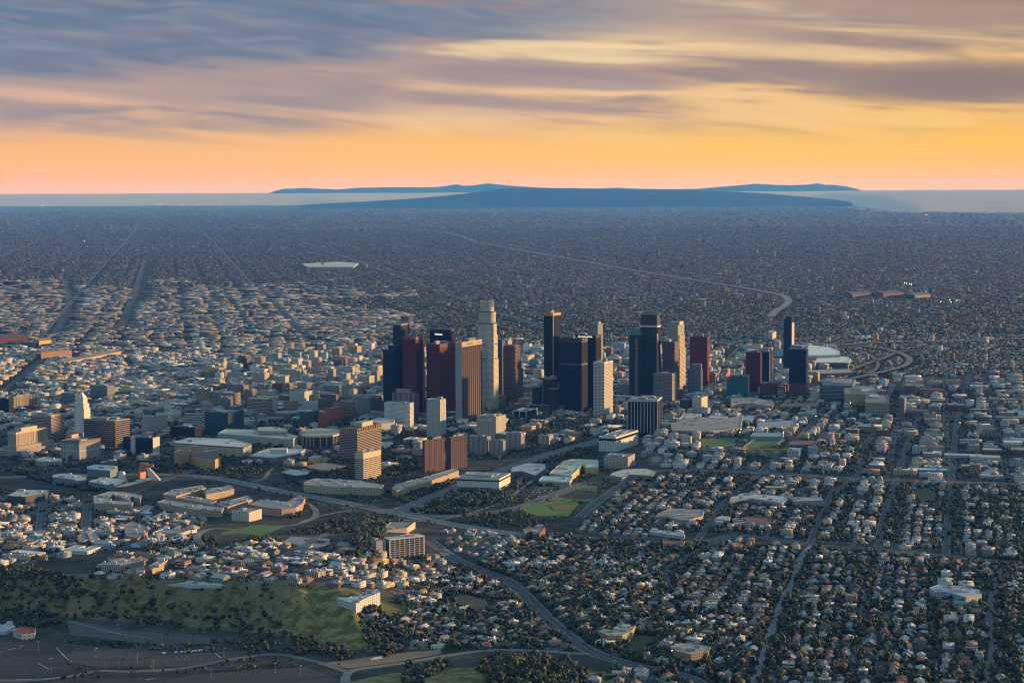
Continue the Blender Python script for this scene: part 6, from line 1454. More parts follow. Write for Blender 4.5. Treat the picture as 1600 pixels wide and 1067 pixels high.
def mass_trees(name, X, Y, Z, R, label, clumps=1):
    """foliage clumps: each tree is a few ragged many-faced lumps"""
    n_ = len(X)
    col = GREENS[rng.choice(len(GREENS), n_, p=GW)] * rng.uniform(.7, 1.3, (n_, 1))
    Vs = []; Cs = []
    for c in range(clumps):
        if clumps == 1: ox = oy = np.zeros(n_); oz = R * .8; rr = R
        else:
            a_ = rng.uniform(0, 2 * pi, n_); ox = np.cos(a_) * R * .5; oy = np.sin(a_) * R * .5; oz = R * rng.uniform(.55, 1.25, n_); rr = R * rng.uniform(.45, .75, n_)
        jitv = rng.uniform(.62, 1.25, (n_, 12))
        st_ = rng.uniform(.75, 1.25, (n_, 1))
        ro = rng.uniform(0, 2 * pi, n_); ca, sa = np.cos(ro)[:, None], np.sin(ro)[:, None]
        px_ = ICO[None, :, 0] * ca - ICO[None, :, 1] * sa; py_ = ICO[None, :, 0] * sa + ICO[None, :, 1] * ca
        V = np.stack([(X + ox)[:, None] + px_ * jitv * rr[:, None], (Y + oy)[:, None] + py_ * jitv * rr[:, None], (Z + oz)[:, None] + ICO[None, :, 2] * jitv * rr[:, None] * st_], 2)
        Vs.append(V); Cs.append(np.repeat(col[:, None, :] * rng.uniform(.65, 1.4, (n_, 20, 1)), 1, 1))
    V = np.concatenate(Vs).reshape(-1, 3); m = n_ * clumps
    loops = (np.arange(m)[:, None, None] * 12 + ICF[None]).reshape(-1)
    o = npmesh(name, V, loops, np.full(m * 20, 3), np.concatenate(Cs).reshape(-1, 3), ['leaf'])
    return tag(o, label, 'trees', kind='stuff')
fx, fy, frr = (np.concatenate([f[k] for f in FTR]) for k in range(3))
print('far trees', len(fx))
mass_trees('distant_trees', fx, fy, np.zeros(len(fx)), frr, 'dark street trees scattered through the far low town')
TREES = []      # x, y, r, place
def treezone(polypx, n_, r0, r1, place=None, avoid=True, dens=None):
    W = [G(*p) for p in polypx]; poly = [(p.x, p.y) for p in W]
    xs_ = [p[0] for p in poly]; ys_ = [p[1] for p in poly]; area = abs(sum(poly[i][0] * poly[(i + 1) % len(poly)][1] - poly[(i + 1) % len(poly)][0] * poly[i][1] for i in range(len(poly)))) / 2
    if dens: n_ = int(area / dens)
    k = 0; tr = 0
    while k < n_ and tr < n_ * 12:
        tr += 1
        x = random.uniform(min(xs_), max(xs_)); y = random.uniform(min(ys_), max(ys_))
        if not inpoly(np.array([x]), np.array([y]), poly)[0]: continue
        r_ = r0 + (r1 - r0) * random.random() ** 1.6
        if avoid and occ(np.array([x]), np.array([y]))[0] in (1, 2): 
            continue
        TREES.append((x, y, r_, place)); k += 1
# residential greenery
treezone([(745, 880), (860, 836), (1100, 850), (1280, 858), (1640, 890), (1640, 1090), (1090, 1090), (880, 985)], 0, 2.6, 7.0, dens=125)
treezone([(640, 1012), (575, 965), (640, 930), (720, 880), (830, 950), (930, 1020)], 0, 2.4, 6, dens=120)
treezone([(900, 1090), (960, 1040), (1180, 1090)], 0, 2.4, 5, dens=150)
treezone([(900, 830), (1000, 748), (1640, 760), (1640, 880), (1150, 835)], 0, 2.6, 6.2, dens=190)
treezone([(130, 903), (185, 868), (430, 845), (700, 866), (650, 925), (440, 915)], 0, 2, 4.6, dens=420)
treezone([(-40, 760), (300, 785), (330, 830), (170, 860), (-40, 890)], 0, 2, 5, dens=480)
treezone([(1000, 690), (1060, 640), (1640, 590), (1640, 755), (1060, 735)], 0, 2.4, 5.2, dens=620)
treezone([(-40, 640), (600, 655), (930, 650), (930, 700), (600, 740), (-40, 740)], 0, 2.6, 6, dens=520)
treezone([(-40, 545), (760, 560), (1300, 545), (1300, 620), (600, 650), (-40, 690)], 0, 2.2, 4.6, dens=1500)
# named thick belts
for pl, dn, r0, r1, place in [
    ([(-40, 905), (60, 905), (230, 935), (420, 960), (560, 1020), (540, 1036), (440, 1000), (300, 985), (150, 965), (60, 945), (-40, 950)], 210, 2.6, 6.5, 'at the foot of the grassy ridge'),
    ([(-40, 880), (70, 893), (120, 905), (170, 935), (140, 945), (80, 940), (-40, 935)], 80, 2.5, 6.0, 'at the left end of the ridge'),
    ([(140, 900), (300, 912), (480, 918), (470, 930), (300, 925), (150, 912)], 330, 2.0, 5.0, 'along the crest of the ridge'),
    ([(560, 955), (640, 950), (640, 1012), (600, 1028), (572, 1010)], 70, 3.0, 6.5, 'in the hollow right of the green spur'),
    ([(632, 1046), (690, 1030), (700, 1040), (660, 1070), (630, 1075)], 60, 3, 6.5, 'on the left flank of the bottom knoll'),
    ([(740, 1045), (760, 1026), (840, 1022), (900, 1040), (930, 1078), (800, 1085), (760, 1070)], 56, 3, 7.5, 'on the right flank of the bottom knoll'),
    ([(60, 1030), (540, 1010), (560, 1040), (430, 1060), (300, 1050), (80, 1064)], 900, 2.2, 4.5, 'beside the ballpark lot'),
    ([(110, 998), (230, 1006), (340, 1010), (470, 1012), (470, 1022), (240, 1019), (110, 1004)], 120, 2.2, 4.2, 'in the planted strip between the parking lots'),
    ([(540, 870), (560, 835), (600, 830), (598, 872), (580, 880)], 60, 3.5, 8, 'left of the balcony slab'),
    ([(440, 835), (520, 815), (600, 812), (640, 818), (600, 832), (500, 836)], 190, 3, 6.5, 'beside the freeway ramps'),
    ([(664, 775), (714, 760), (800, 775), (812, 745), (818, 752), (800, 785), (742, 792), (680, 790)], 75, 3.5, 7.5, 'around the white windowless block'),
    ([(380, 762), (560, 802), (700, 826), (860, 832), (1000, 748), (930, 704), (800, 733), (600, 742), (480, 748)], 400, 1.8, 4.2, 'around the freeway interchange'),
    ([(-40, 945), (60, 950), (120, 968), (60, 985), (-40, 975)], 110, 2.6, 6, 'around the red tiled gatehouse'),
    ([(-40, 905), (60, 905), (230, 925), (420, 935), (560, 945), (580, 1020), (440, 1000), (300, 985), (150, 965), (60, 945), (-40, 950)], 240, 0.7, 1.6, 'as scrub on the grassy ridge'),
    ([(330, 1004), (460, 1000), (560, 1030), (480, 1028), (430, 1012)], 120, 2.4, 5, 'between the ridge and the lot road'),
    ([(240, 725), (330, 722), (400, 735), (390, 755), (250, 740)], 230, 2.2, 5, 'between the avenue and the freeway'),
    ([(300, 745), (400, 770), (520, 795), (640, 815), (560, 812), (440, 780), (330, 758)], 260, 2.5, 5.5, 'on the freeway verge'),
    ([(600, 770), (700, 745), (720, 760), (640, 790)], 150, 2.5, 6, 'between the long apartment row and the freeway'),
    ([(690, 800), (800, 800), (860, 812), (840, 826), (760, 822)], 200, 2.5, 6, 'below the interchange'),
    ([(800, 725), (900, 690), (935, 712), (860, 722), (800, 740)], 210, 2.5, 6, 'beside the white and yellow school'),
    ([(480, 730), (560, 740), (560, 750), (480, 748)], 170, 2.5, 6, 'before the plaza deck'),
    ([(620, 792), (660, 784), (740, 800), (720, 806), (640, 804)], 160, 3, 6, 'inside the freeway interchange'),
    ([(560, 690), (600, 682), (660, 690), (660, 735), (600, 745), (596, 700)], 110, 3, 6.5, 'behind the cream striped block'),
    ([(600, 668), (740, 662), (745, 682), (700, 684), (620, 684)], 260, 3, 6, 'at the foot of the striped tower'),
    ([(830, 650), (930, 655), (990, 640), (1000, 660), (930, 690), (830, 695)], 240, 3, 6.5, 'along the upper freeway'),
    ([(1034, 708), (1090, 711), (1205, 714), (1200, 724), (1130, 726), (1036, 724)], 170, 3, 6, 'on the bluff below the sports field'),
    ([(1035, 738), (1110, 738), (1190, 744), (1150, 762), (1050, 752)], 150, 3, 6, 'beside the western freeway'),
    ([(1260, 690), (1360, 690), (1370, 735), (1280, 742), (1240, 730)], 150, 3, 6.5, 'in the dark garden near the grid avenue'),
    ([(1470, 780), (1640, 770), (1640, 830), (1500, 826), (1455, 800)], 110, 3, 7, 'on the dark wooded rise at the right'),
    ([(1550, 820), (1640, 820), (1640, 1000), (1580, 990), (1560, 900)], 110, 3, 7, 'at the right edge'),
    ([(20, 742), (130, 768), (180, 770), (170, 760), (80, 745), (30, 735)], 90, 3, 6.5, 'below the arts school'),
    ([(100, 722), (180, 722), (220, 728), (150, 732), (100, 728)], 170, 3, 5.5, 'behind the arts school'),
    ([(318, 716), (400, 716), (450, 728), (400, 740), (330, 736)], 150, 3, 6, 'around the blue pavilion'),
    ([(390, 692), (466, 690), (470, 700), (430, 700), (392, 708)], 140, 3, 6.5, 'beside the court building'),
    ([(440, 745), (480, 742), (500, 756), (470, 760)], 110, 3, 6, 'under the tiny dark office'),
    ([(452, 790), (474, 776), (482, 786), (478, 806), (455, 812)], 150, 3, 6, 'inside the loop ramp'),
    ([(235, 848), (320, 840), (440, 842), (430, 850), (320, 866), (220, 862)], 130, 2.6, 6, 'in the valley below the lawn'),
    ([(940, 845), (1010, 850), (1030, 870), (1020, 900), (950, 880)], 120, 3, 6.5, 'in the hollow by the curving street'),
    ([(850, 880), (910, 880), (960, 930), (950, 970), (880, 960)], 110, 3, 7, 'above the yellow apartments'),
    ([(1000, 1000), (1040, 980), (1110, 975), (1120, 1000), (1040, 1003)], 170, 3, 6, 'behind the yellow stucco block')]:
    treezone(pl, 0, r0, r1, place, dens=dn)
TX = np.array([t[0] for t in TREES]); TY = np.array([t[1] for t in TREES]); TR = np.array([t[2] for t in TREES]); TZ = T(TX, TY)
tpx, tpy, tdep = Pn(TX, TY, TZ + TR)
tin = (tpx > 6) & (tpx < 1594) & (tpy < 1058) & (tpy > 300)
tsize = np.where(tin, TR / tdep, 0)
order = np.argsort(-tsize)
# spread the chosen ones: the largest that show, not two on the same spot
chosen = []; gridd = {}
for i in order:
    if len(chosen) >= 300 or tsize[i] == 0: break
    k = (int(tpx[i] // 9), int(tpy[i] // 7))
    if k in gridd: continue
    gridd[k] = 1; chosen.append(int(i))
tm = np.ones(len(TX), bool); tm[chosen] = False
nearm = tm & (TY < 5200)
mass_trees('trees', TX[nearm], TY[nearm], TZ[nearm], TR[nearm], 'dark mass of garden and hillside trees between the nearer houses', clumps=3)
farm = tm & (TY >= 5200)
mass_trees('park_trees', TX[farm], TY[farm], TZ[farm], TR[farm], 'dark trees along the downtown streets and plazas', clumps=1)
print('trees', len(TX))

# =================================================================== one by one: houses, blocks, trees, palms, vehicles, lamps
ORD = ['first', 'second', 'third', 'fourth', 'fifth', 'sixth', 'seventh', 'eighth', 'ninth', 'tenth', 'eleventh', 'twelfth', 'thirteenth', 'fourteenth', 'fifteenth', 'sixteenth', 'seventeenth', 'eighteenth', 'nineteenth', 'twentieth', 'twenty first', 'twenty second', 'twenty third', 'twenty fourth', 'twenty fifth', 'twenty sixth', 'twenty seventh', 'twenty eighth', 'twenty ninth', 'thirtieth']
PLACES = [(480, 900, 'on the plateau'), (300, 890, 'on the plateau'), (230, 840, 'in the valley'), (80, 800, 'in the west blocks'), (700, 950, 'on the near hillside'), (660, 995, 'above the park road'), (790, 980, 'left of the diagonal avenue'), (960, 1045, 'below the diagonal avenue'), (1120, 1060, 'below the diagonal avenue'),
          (900, 900, 'right of the diagonal avenue'), (1000, 950, 'near the curving street'), (990, 870, 'left of the curving street'), (1100, 900, 'right of the curving street'), (1140, 990, 'left of the pale street'), (1100, 1020, 'by the yellow stucco block'), (1290, 920, 'right of the pale street'), (1260, 1020, 'right of the pale street'), (1400, 1000, 'in the lower right rows'), (1490, 960, 'below the white stepped flats'), (1400, 900, 'near the white stepped flats'), (1580, 980, 'right of the east street'),
          (980, 800, 'above the cross avenue'), (1080, 780, 'by the grid avenue'), (1230, 800, 'by the red roofed school'), (1400, 800, 'above the cross avenue'), (1130, 680, 'around the sports fields'), (1300, 680, 'right of the sports fields'), (1420, 660, 'by the tan medical blocks'), (1540, 680, 'in the right hand grid'), (1480, 730, 'near the western freeway'),
          (700, 640, 'under the skyline'), (900, 660, 'under the skyline'), (560, 690, 'by the bronze office block'), (300, 720, 'in the civic centre'), (100, 700, 'in the civic centre'), (450, 620, 'in the old town'), (580, 640, 'in the old town'), (150, 590, 'in the arts blocks'), (260, 640, 'in the arts blocks'), (900, 590, 'behind the skyline'), (1130, 580, 'behind the skyline')]
def place(x, y):
    return min(PLACES, key=lambda p: (p[0] - x) ** 2 + 2.5 * (p[1] - y) ** 2)[2]
used = set(o.get('label') for o in scene.objects if o.get('label'))
# ---- houses: every one a different pairing of wall, storeys and roof
combo = [(a_, b_, c_, d_) for a_ in range(len(WALLS)) for b_ in range(len(ROOFS)) for c_ in (0, 1) for d_ in (1, 2)]
wgt = np.array([WW[a_] * RW[b_] * (1.0 if c_ == 0 else .9) * (1.0 if d_ == 1 else .9) for a_, b_, c_, d_ in combo])
pick = np.argsort(-(np.log(wgt) + rng.gumbel(0, 1, len(combo)) * .8))[:len(sel_h)]
pick = rng.permutation(pick)
HOUSES = []
for i, k in zip(sel_h, pick):
    a_, b_, hip, st = combo[k]
    wn, wc = WALLS[a_]; rn, rc = ROOFS[b_]
    W, D = BW[i], BD[i]; eh = 3.2 if st == 1 else 5.8; rh = min(W, D) * .24 + .6
    desc = f"{wn} {'one' if st == 1 else 'two'} storey house with {rn} {'hip' if hip else 'gable'} roof"
    lab = desc + ' ' + place(ppx[i], ppy[i])
    E = empty('house', (BX[i], BY[i], BZ[i]), -BT[i]); tag(E, lab, 'house', 'houses among the trees'); used.add(lab)
    m = MB(); m.prism([(-W / 2, -D / 2), (W / 2, -D / 2), (W / 2, D / 2), (-W / 2, D / 2)], -2.0, eh, wc, 'wall_sparse', caps=False); o = m.build('wall', E)
    m = MB(); ov = .6; w_, d_ = W / 2 + ov, D / 2 + ov; z0 = eh - .1; z1 = eh + rh
    al = W >= D; hf = .8 if hip else 0
    if al: r0 = (-(w_ - hf * d_), 0, z1); r1 = (w_ - hf * d_, 0, z1)
    else: r0 = (0, -(d_ - hf * w_), z1); r1 = (0, d_ - hf * w_, z1)
    c = [(-w_, -d_, z0), (w_, -d_, z0), (w_, d_, z0), (-w_, d_, z0)]
    gc = rc if hip else wc
    if al:
        m.face([c[0], c[1], r1, r0], rc, 'roofing'); m.face([c[2], c[3], r0, r1], rc, 'roofing'); m.face([c[1], c[2], r1], gc, 'roofing'); m.face([c[3], c[0], r0], gc, 'roofing')
    else:
        m.face([c[1], c[2], r1, r0], rc, 'roofing'); m.face([c[3], c[0], r0, r1], rc, 'roofing'); m.face([c[0], c[1], r0], gc, 'roofing'); m.face([c[2], c[3], r1], gc, 'roofing')
    ro = m.build('roof', E)
    if k % 3 == 0:
        m = MB(); x_ = W * .22; m.box(x_ - .5, x_ + .5, -.5, .5, eh, z1 + 1.0, (.25, .12, .09), 'plain_wall'); m.build('chimney', ro)
    if k % 2 == 0:
        m = MB(); pw = W * (.3 + .05 * (k % 5)); px_ = (W - pw) / 2 * (-1 if k % 4 else 1)
        m.box(px_ - pw / 2, px_ + pw / 2, -D / 2 - 3.0, -D / 2 + .2, -1.5, 2.7, wc, 'wall_sparse', rc, 'roofing'); m.build('porch', E)
    HOUSES.append((ppx[i], ppy[i], desc))
# ---- flat-roofed blocks: wall colour, storeys, use, roof
NUM = ['', 'one', 'two', 'three', 'four', 'five', 'six', 'seven', 'eight', 'nine', 'ten', 'eleven', 'twelve', 'thirteen', 'fourteen']
ROOFX = ['a single roof box', 'two roof boxes', 'three roof boxes', 'a bare roof', 'a raised parapet', 'skylights']
mid_used = {}
for i in sel_f:
    h_ = BH[i]; st = max(1, int(round(h_ / 3.5))); st = min(st, 14)
    use = 'shed' if (h_ < 9 and BW[i] * BD[i] > 700) else 'shop' if st <= 2 else 'apartment block' if st <= 6 else 'office block'
    cat = {'shed': 'warehouse', 'shop': 'shop', 'apartment block': 'apartments', 'office block': 'office'}[use]
    for t_ in range(400):
        a_ = int(rng.choice(len(WALLS), p=WF if t_ < 60 else WW)); b_ = int(rng.choice(len(FROOFS), p=FW_)); x_ = int(rng.integers(len(ROOFX)))
        key = (a_, st, use, b_, x_)
        if key not in mid_used: break
    mid_used[key] = 1
    wn, wc = WALLS[a_]; rn, rc = FROOFS[b_]
    lab = f"{wn} {NUM[st]} storey {use} with {rn} roof and {ROOFX[x_]}"
    lab2 = lab + ' ' + place(ppx[i], ppy[i])
    if len(lab2.split()) <= 16: lab = lab2
    nm = {'shed': 'warehouse', 'shop': 'shop_building', 'apartment block': 'apartment_building', 'office block': 'office_building'}[use]
    E = empty(nm, (BX[i], BY[i], BZ[i]), -BT[i]); tag(E, lab, cat, 'flat roofed town blocks')
    W, D = BW[i] / 2, BD[i] / 2; h = st * 3.5
    sty = ['wall_punched', 'wall_punched', 'wall_bands', 'wall_sparse', 'wall_fins'][int(rng.integers(5))] if st > 2 else 'wall_sparse'
    m = MB()
    shape = int(rng.integers(4)) if W > 8 and D > 8 else 0
    fp = [(-W, -D), (W, -D), (W, D), (-W, D)]
    if shape == 1: fp = [(-W, -D), (W, -D), (W, D), (W * .25, D), (W * .25, -D * .1), (-W * .25, -D * .1), (-W * .25, D), (-W, D)]
    if shape == 2: fp = [(-W, -D), (W, -D), (W, D), (W * .1, D), (W * .1, -D * .05), (-W, -D * .05)]
    m.prism(fp, -2, h, wc, sty, caps=False); m.build('wall', E)
    zr = h - (.9 if x_ == 4 else .35)
    m = MB(); m.face([(p[0], p[1], zr) for p in fp], rc, 'roofing'); ro = m.build('roof', E)
    nbx = {0: 1, 1: 2, 2: 3, 5: 3}.get(x_, 0)
    sp_ = [(-W * .5, -D * .55), (W * .5, -D * .5), (W * .55, D * .4)]
    for q in range(nbx):
        cx_, cy_ = sp_[q]; s_ = min(W, D) * float(rng.uniform(.13, .26)); hh = 1.0 if x_ == 5 else float(rng.uniform(1.8, 3.4)); g_ = .62 if x_ == 5 else float(rng.uniform(.25, .6))
        m = MB(); m.box(cx_ - s_, cx_ + s_, cy_ - s_, cy_ + s_, zr + .02, zr + hh, (g_, g_, g_ * .95), 'plain_wall', None, 'roofing'); m.build('skylight' if x_ == 5 else 'rooftop_plant', ro)
    if x_ == 4:
        m = MB(); t = .25; m.prism([(p[0] * (1 + t / W), p[1] * (1 + t / D)) for p in fp], h - .9, h + .5, tuple(min(.75, c * 1.2) for c in wc), 'plain_wall', caps=False); m.build('parapet', E)
# ---- trees
SHADES = [('dark green', 0), ('mid green', 1), ('olive', 2), ('brownish', 3), ('blackish green', 4)]
SHAPES = ['round', 'tall', 'broad', 'ragged', 'small']
protoc = {}
def crown_mesh(shape, shade, var):
    key = (shape, shade, var)
    if key in protoc: return protoc[key]
    r = np.random.default_rng(hash(key) % 99991 if False else shape * 100 + shade * 10 + var)
    m = MB(); col = np.array(GREENS[shade])
    sx = [1, .72, 1.25, 1.0, .85][shape]; sz = [1, 1.6, .72, 1.1, .8][shape]; nc = [8, 8, 10, 7, 6][shape]
    for c in range(nc):
        a_ = r.uniform(0, 2 * pi); rr = r.uniform(.2, .62); o = np.array([cos(a_) * rr * sx, sin(a_) * rr * sx, sz * r.uniform(.55, 1.45)])
        s_ = r.uniform(.28, .52) * (1.15 if shape != 3 else .9)
        jv = r.uniform(.6, 1.3, 12); P_ = ICO * jv[:, None] * s_ + o
        for f in ICF: m.face([tuple(P_[k]) for k in f], tuple(col * r.uniform(.6, 1.5)), 'leaf')
    for c in range(70):                        # loose sprays round the outline
        d = r.normal(0, 1, 3); d /= np.linalg.norm(d); p = np.array([0, 0, sz]) + d * np.array([sx, sx, sz * .85]) * r.uniform(.75, 1.08)
        e1 = r.normal(0, 1, 3) * .13; e2 = r.normal(0, 1, 3) * .13
        m.face([tuple(p - e1), tuple(p + e2), tuple(p + e1), tuple(p - e2)], tuple(col * r.uniform(.7, 1.7)), 'leaf')
    protoc[key] = m.mesh('crown'); return protoc[key]
m = MB(); m.tube((0, 0, -.3), (0, 0, .9), .10, .06, 6, (.06, .045, .03), 'bark')
for k in range(3): a_ = k * 2.1; m.tube((0, 0, .5), (cos(a_) * .35, sin(a_) * .35, 1.0), .05, .03, 5, (.06, .045, .03), 'bark')
trunk_me = m.mesh('trunk')
rows_ = {}
hp = np.array([(h_[0], h_[1]) for h_ in HOUSES])
for i in chosen:
    sh = int(rng.integers(5)); gr = int(rng.choice(5, p=[.3, .22, .16, .14, .18]))
    x, y = tpx[i], tpy[i]
    lab = None
    if TREES[i][3] is None or True:
        d2 = ((hp - (x, y)) ** 2).sum(1)
        for hk in np.argsort(d2)[:6]:
            if d2[hk] > 45 ** 2: break
            dx, dy = x - hp[hk][0], y - hp[hk][1]
            rel = ('right of' if dx > 0 else 'left of') if abs(dx) > abs(dy) else ('in front of' if dy > 0 else 'behind')
            hd = HOUSES[hk][2]
            for sh_ in [sh] + [s for s in range(5) if s != sh]:
                l = f"{SHAPES[sh_]} {SHADES[gr][0]} tree {rel} {hd}"
                if len(l.split()) <= 16 and l not in used: lab = l; sh = sh_; break
            if lab: break
    E = empty('tree', (TX[i], TY[i], TZ[i]), float(rng.uniform(0, 6.28)))
    if lab: tag(E, lab, 'tree', 'garden and hillside trees'); used.add(lab)
    else: rows_.setdefault((sh, gr, TREES[i][3] or place(x, y)), []).append((x, E))
    s_ = TR[i] * (.8 if SHAPES[sh] == 'small' else 1.05); E.scale = (s_, s_, s_ * float(rng.uniform(.85, 1.2)))
    o = bpy.data.objects.new('crown', crown_mesh(sh, gr, int(rng.integers(2)))); scene.collection.objects.link(o); o.parent = E
    o = bpy.data.objects.new('trunk', trunk_me); scene.collection.objects.link(o); o.parent = E
for (sh, gr, pl), l in rows_.items():
    l.sort(key=lambda t: t[0])
    for k, (x, E) in enumerate(l):
        n_ = len(l)
        lab = f"{SHAPES[sh]} {SHADES[gr][0]} tree {pl}"
        if n_ > 1: lab = f"{lab}, {ORD[min(k, 29)]} from left"
        tag(E, lab, 'tree', 'garden and hillside trees')
# ---- palms of the ballpark lots
pm = MB(); r = np.random.default_rng(4)
for k in range(26):
    a_ = 2 * pi * k / 13 + r.uniform(-.1, .1); lift = r.uniform(-.5, .9); L = r.uniform(1.5, 2.1)
    p = Vector((0, 0, 0)); d = Vector((cos(a_), sin(a_), lift)).normalized(); sd_ = Vector((-sin(a_), cos(a_), 0)) * .28
    for s_ in range(3):
        q = p + d * L / 3; d = (d + Vector((0, 0, -.5))).normalized()
        pm.face([(p - sd_)[:], (p + sd_)[:], (q + sd_ * .8)[:], (q - sd_ * .8)[:]], tuple(np.array((.035, .042, .016)) * r.uniform(.7, 1.4)), 'leaf'); p = q
palm_crown = pm.mesh('crown')
pm = MB(); pm.tube((0, 0, -.5), (0, 0, 1), .045, .03, 6, (.10, .08, .06), 'bark'); palm_trunk = pm.mesh('trunk')
PALM = [(152, 1044, 22), (163, 1044, 24), (155, 1045, 13), (168, 1044, 12), (175, 1044, 13), (181, 1044, 15), (192, 1044, 12), (194, 1043, 14), (199, 1045, 21), (206, 1043, 12), (219, 1043, 13), (226, 1042, 14), (233, 1042, 13), (238, 1041, 21), (100, 1022, 15), (116, 1046, 10), (258, 1040, 13), (292, 1050, 14), (48, 1056, 9), (148, 1058, 9), (257, 1005, 15), (271, 1004, 15), (292, 1003, 15), (302, 1003, 14), (318, 1003, 16), (192, 996, 13), (203, 997, 11), (262, 1000, 10), (350, 1045, 15), (383, 1048, 13), (280, 1049, 12), (342, 1018, 13)]
PALM.sort()
for k, (px_, py_, hgt) in enumerate(PALM):
    C = G(px_, py_)
    E = empty('palm_tree', (C.x, C.y, float(T(C.x, C.y))), k * 1.3)
    tag(E, f"{'very tall' if hgt > 18 else 'tall' if hgt > 13 else 'shorter'} thin palm by the ballpark lots, {ORD[k] if k < 30 else ['thirty first', 'thirty second', 'thirty third'][k - 30]} palm from the left", 'palm tree', 'palms by the ballpark lots')
    o = bpy.data.objects.new('trunk', palm_trunk); scene.collection.objects.link(o); o.parent = E; o.scale = (hgt / 3, hgt / 3, hgt); o.scale[0] = o.scale[1] = 9
    o = bpy.data.objects.new('crown', palm_crown); scene.collection.objects.link(o); o.parent = E; o.location = (0, 0, hgt); o.scale = (1.5, 1.5, 1.4)
# ---- vehicles
def car_proto(kind):
    L, W, H = {'car': (4.6, 1.9, 1.45), 'van': (6.2, 2.2, 2.5), 'truck': (17, 2.6, 3.8)}[kind]
    def make(col):
        b_ = MB()
        if kind == 'car':
            b_.box(-L / 2, L / 2, -W / 2, W / 2, .35, .85, col, 'paint'); b_.prism([(-L * .32, -W * .45), (L * .26, -W * .45), (L * .26, W * .45), (-L * .32, W * .45)], .85, H, (.03, .035, .04), 'glazing', col, 'paint', zt=[(-L * .22, -W * .4), (L * .14, -W * .4), (L * .14, W * .4), (-L * .22, W * .4)])
        elif kind == 'van':
            b_.box(-L / 2, L / 2 - 1.2, -W / 2, W / 2, .45, H, col, 'paint'); b_.box(L / 2 - 1.19, L / 2, -W / 2, W / 2, .45, H * .55, col, 'paint')
        else:
            b_.box(-L / 2, L / 2 - 3.6, -W / 2, W / 2, 1.1, H, col, 'paint', bottom=True)
        return b_
    return make
CARCOL = [('white', (.62, .62, .6)), ('silver', (.36, .37, .38)), ('black', (.02, .02, .022)), ('red', (.30, .03, .025)), ('blue', (.03, .06, .16)), ('grey', (.15, .15, .155)), ('tan', (.32, .26, .18))]
cmesh = {}
def vehicle(kind, ci, loc, yaw, label, group):
    key = (kind, ci)
    if key not in cmesh:
        wm = MB(); L = {'car': 4.6, 'van': 6.2, 'truck': 17}[kind]
        for x_ in ((-.31, .31) if kind != 'truck' else (-.42, -.34, .24, .42)):
            for y_ in (-.9, .9):
                wm.tube((x_ * L, y_ - .12, .36), (x_ * L, y_ + .12, .36), .36, .36, 10, (.015, .015, .015), 'paint')
        cmesh[key] = (car_proto(kind)(CARCOL[ci][1]).mesh('body'), wm.mesh('wheels'))
    E = empty({'car': 'car', 'van': 'van', 'truck': 'truck'}[kind], loc, yaw); tag(E, label, kind, group)
    b_ = bpy.data.objects.new('body', cmesh[key][0]); scene.collection.objects.link(b_); b_.parent = E
    if kind != 'car':
        m = MB(); L = {'van': 6.2, 'truck': 17}[kind]
        if kind == 'van': m.box(L / 2 - 1.25, L / 2 - .7, -1.0, 1.0, 1.42, 2.3, (.02, .025, .03), 'glazing'); m.build('windscreen', E)
        else: m.box(L / 2 - 3.3, L / 2, -1.25, 1.25, .5, 3.1, (.5, .5, .5), 'paint'); m.build('cab', E)
        wd = {'van': (-2.0, 2.0), 'truck': (-7.2, -5.9, 4.4, 7.3)}[kind]
        for x_ in wd:
            for y_ in (-1.0, 1.0):
                m = MB(); m.tube((x_, y_ - .15, .42), (x_, y_ + .15, .42), .42, .42, 10, (.015, .015, .015), 'paint'); m.build('wheel', E)
    return E
vans = [(275, 1020), (284, 1019.6), (290, 1019.2), (301, 1019), (306, 1018), (312, 1017.4), (317, 1017), (256, 1021.5)]
vans.sort()
for k, (x_, y_) in enumerate(vans):
    C = G(x_, y_); vehicle('van', 0, (C.x, C.y, float(T(C.x, C.y)) + .27), radians(70), f"white van parked at the edge of the ballpark lot, {ORD[k]} from the left", 'white vans on the lot')
C = G(588, 1031); D_ = G(610, 1028)
vehicle('truck', 0, (C.x, C.y, float(T(C.x, C.y)) + .4), atan2(D_.y - C.y, D_.x - C.x) + pi, 'long white lorry on the park road under the green spur', None)
cars = []
r = random.Random(21)
def traffic(key, n_, name, f0=0.0, f1=1.0):
    pts, wd = ROADLINES[key]; seg = [(q - p).length for p, q in zip(pts, pts[1:])]; tot = sum(seg); out_ = []
    for k in range(n_):
        s_ = (f0 + (f1 - f0) * (k + r.uniform(.1, .9)) / n_) * tot; j = 0
        while j < len(seg) - 1 and s_ > seg[j]: s_ -= seg[j]; j += 1
        p, q = pts[j], pts[j + 1]; d = (q - p).normalized(); lane = r.choice((-.38, -.24, -.1, .1, .24, .38)) * wd
        o = p + d * s_ + Vector((-d.y, d.x, 0)) * lane
        px_, py_ = P((o.x, o.y, float(T(o.x, o.y))))
        if not (3 < px_ < 1597 and py_ < 1062): continue
        out_.append((px_, o, atan2(d.y, d.x) + (pi if lane > 0 else 0), r.choices(range(7), [5, 3, 3, 1.2, 1.2, 2, .8])[0]))
    out_.sort(key=lambda t: t[0]); cnt = {}
    tot_c = {}
    for t in out_: tot_c[t[3]] = tot_c.get(t[3], 0) + 1
    for px_, o, yaw, ci in out_:
        cnt[ci] = cnt.get(ci, 0) + 1
        lab = f"{CARCOL[ci][0]} car driving on {name}" + (f", {ORD[cnt[ci] - 1]} {CARCOL[ci][0]} one from the left" if tot_c[ci] > 1 else '')
        vehicle('car', ci, (o.x, o.y, float(T(o.x, o.y)) + .37), yaw, lab, 'cars on the roads')
traffic('south_freeway', 62, 'the near freeway')
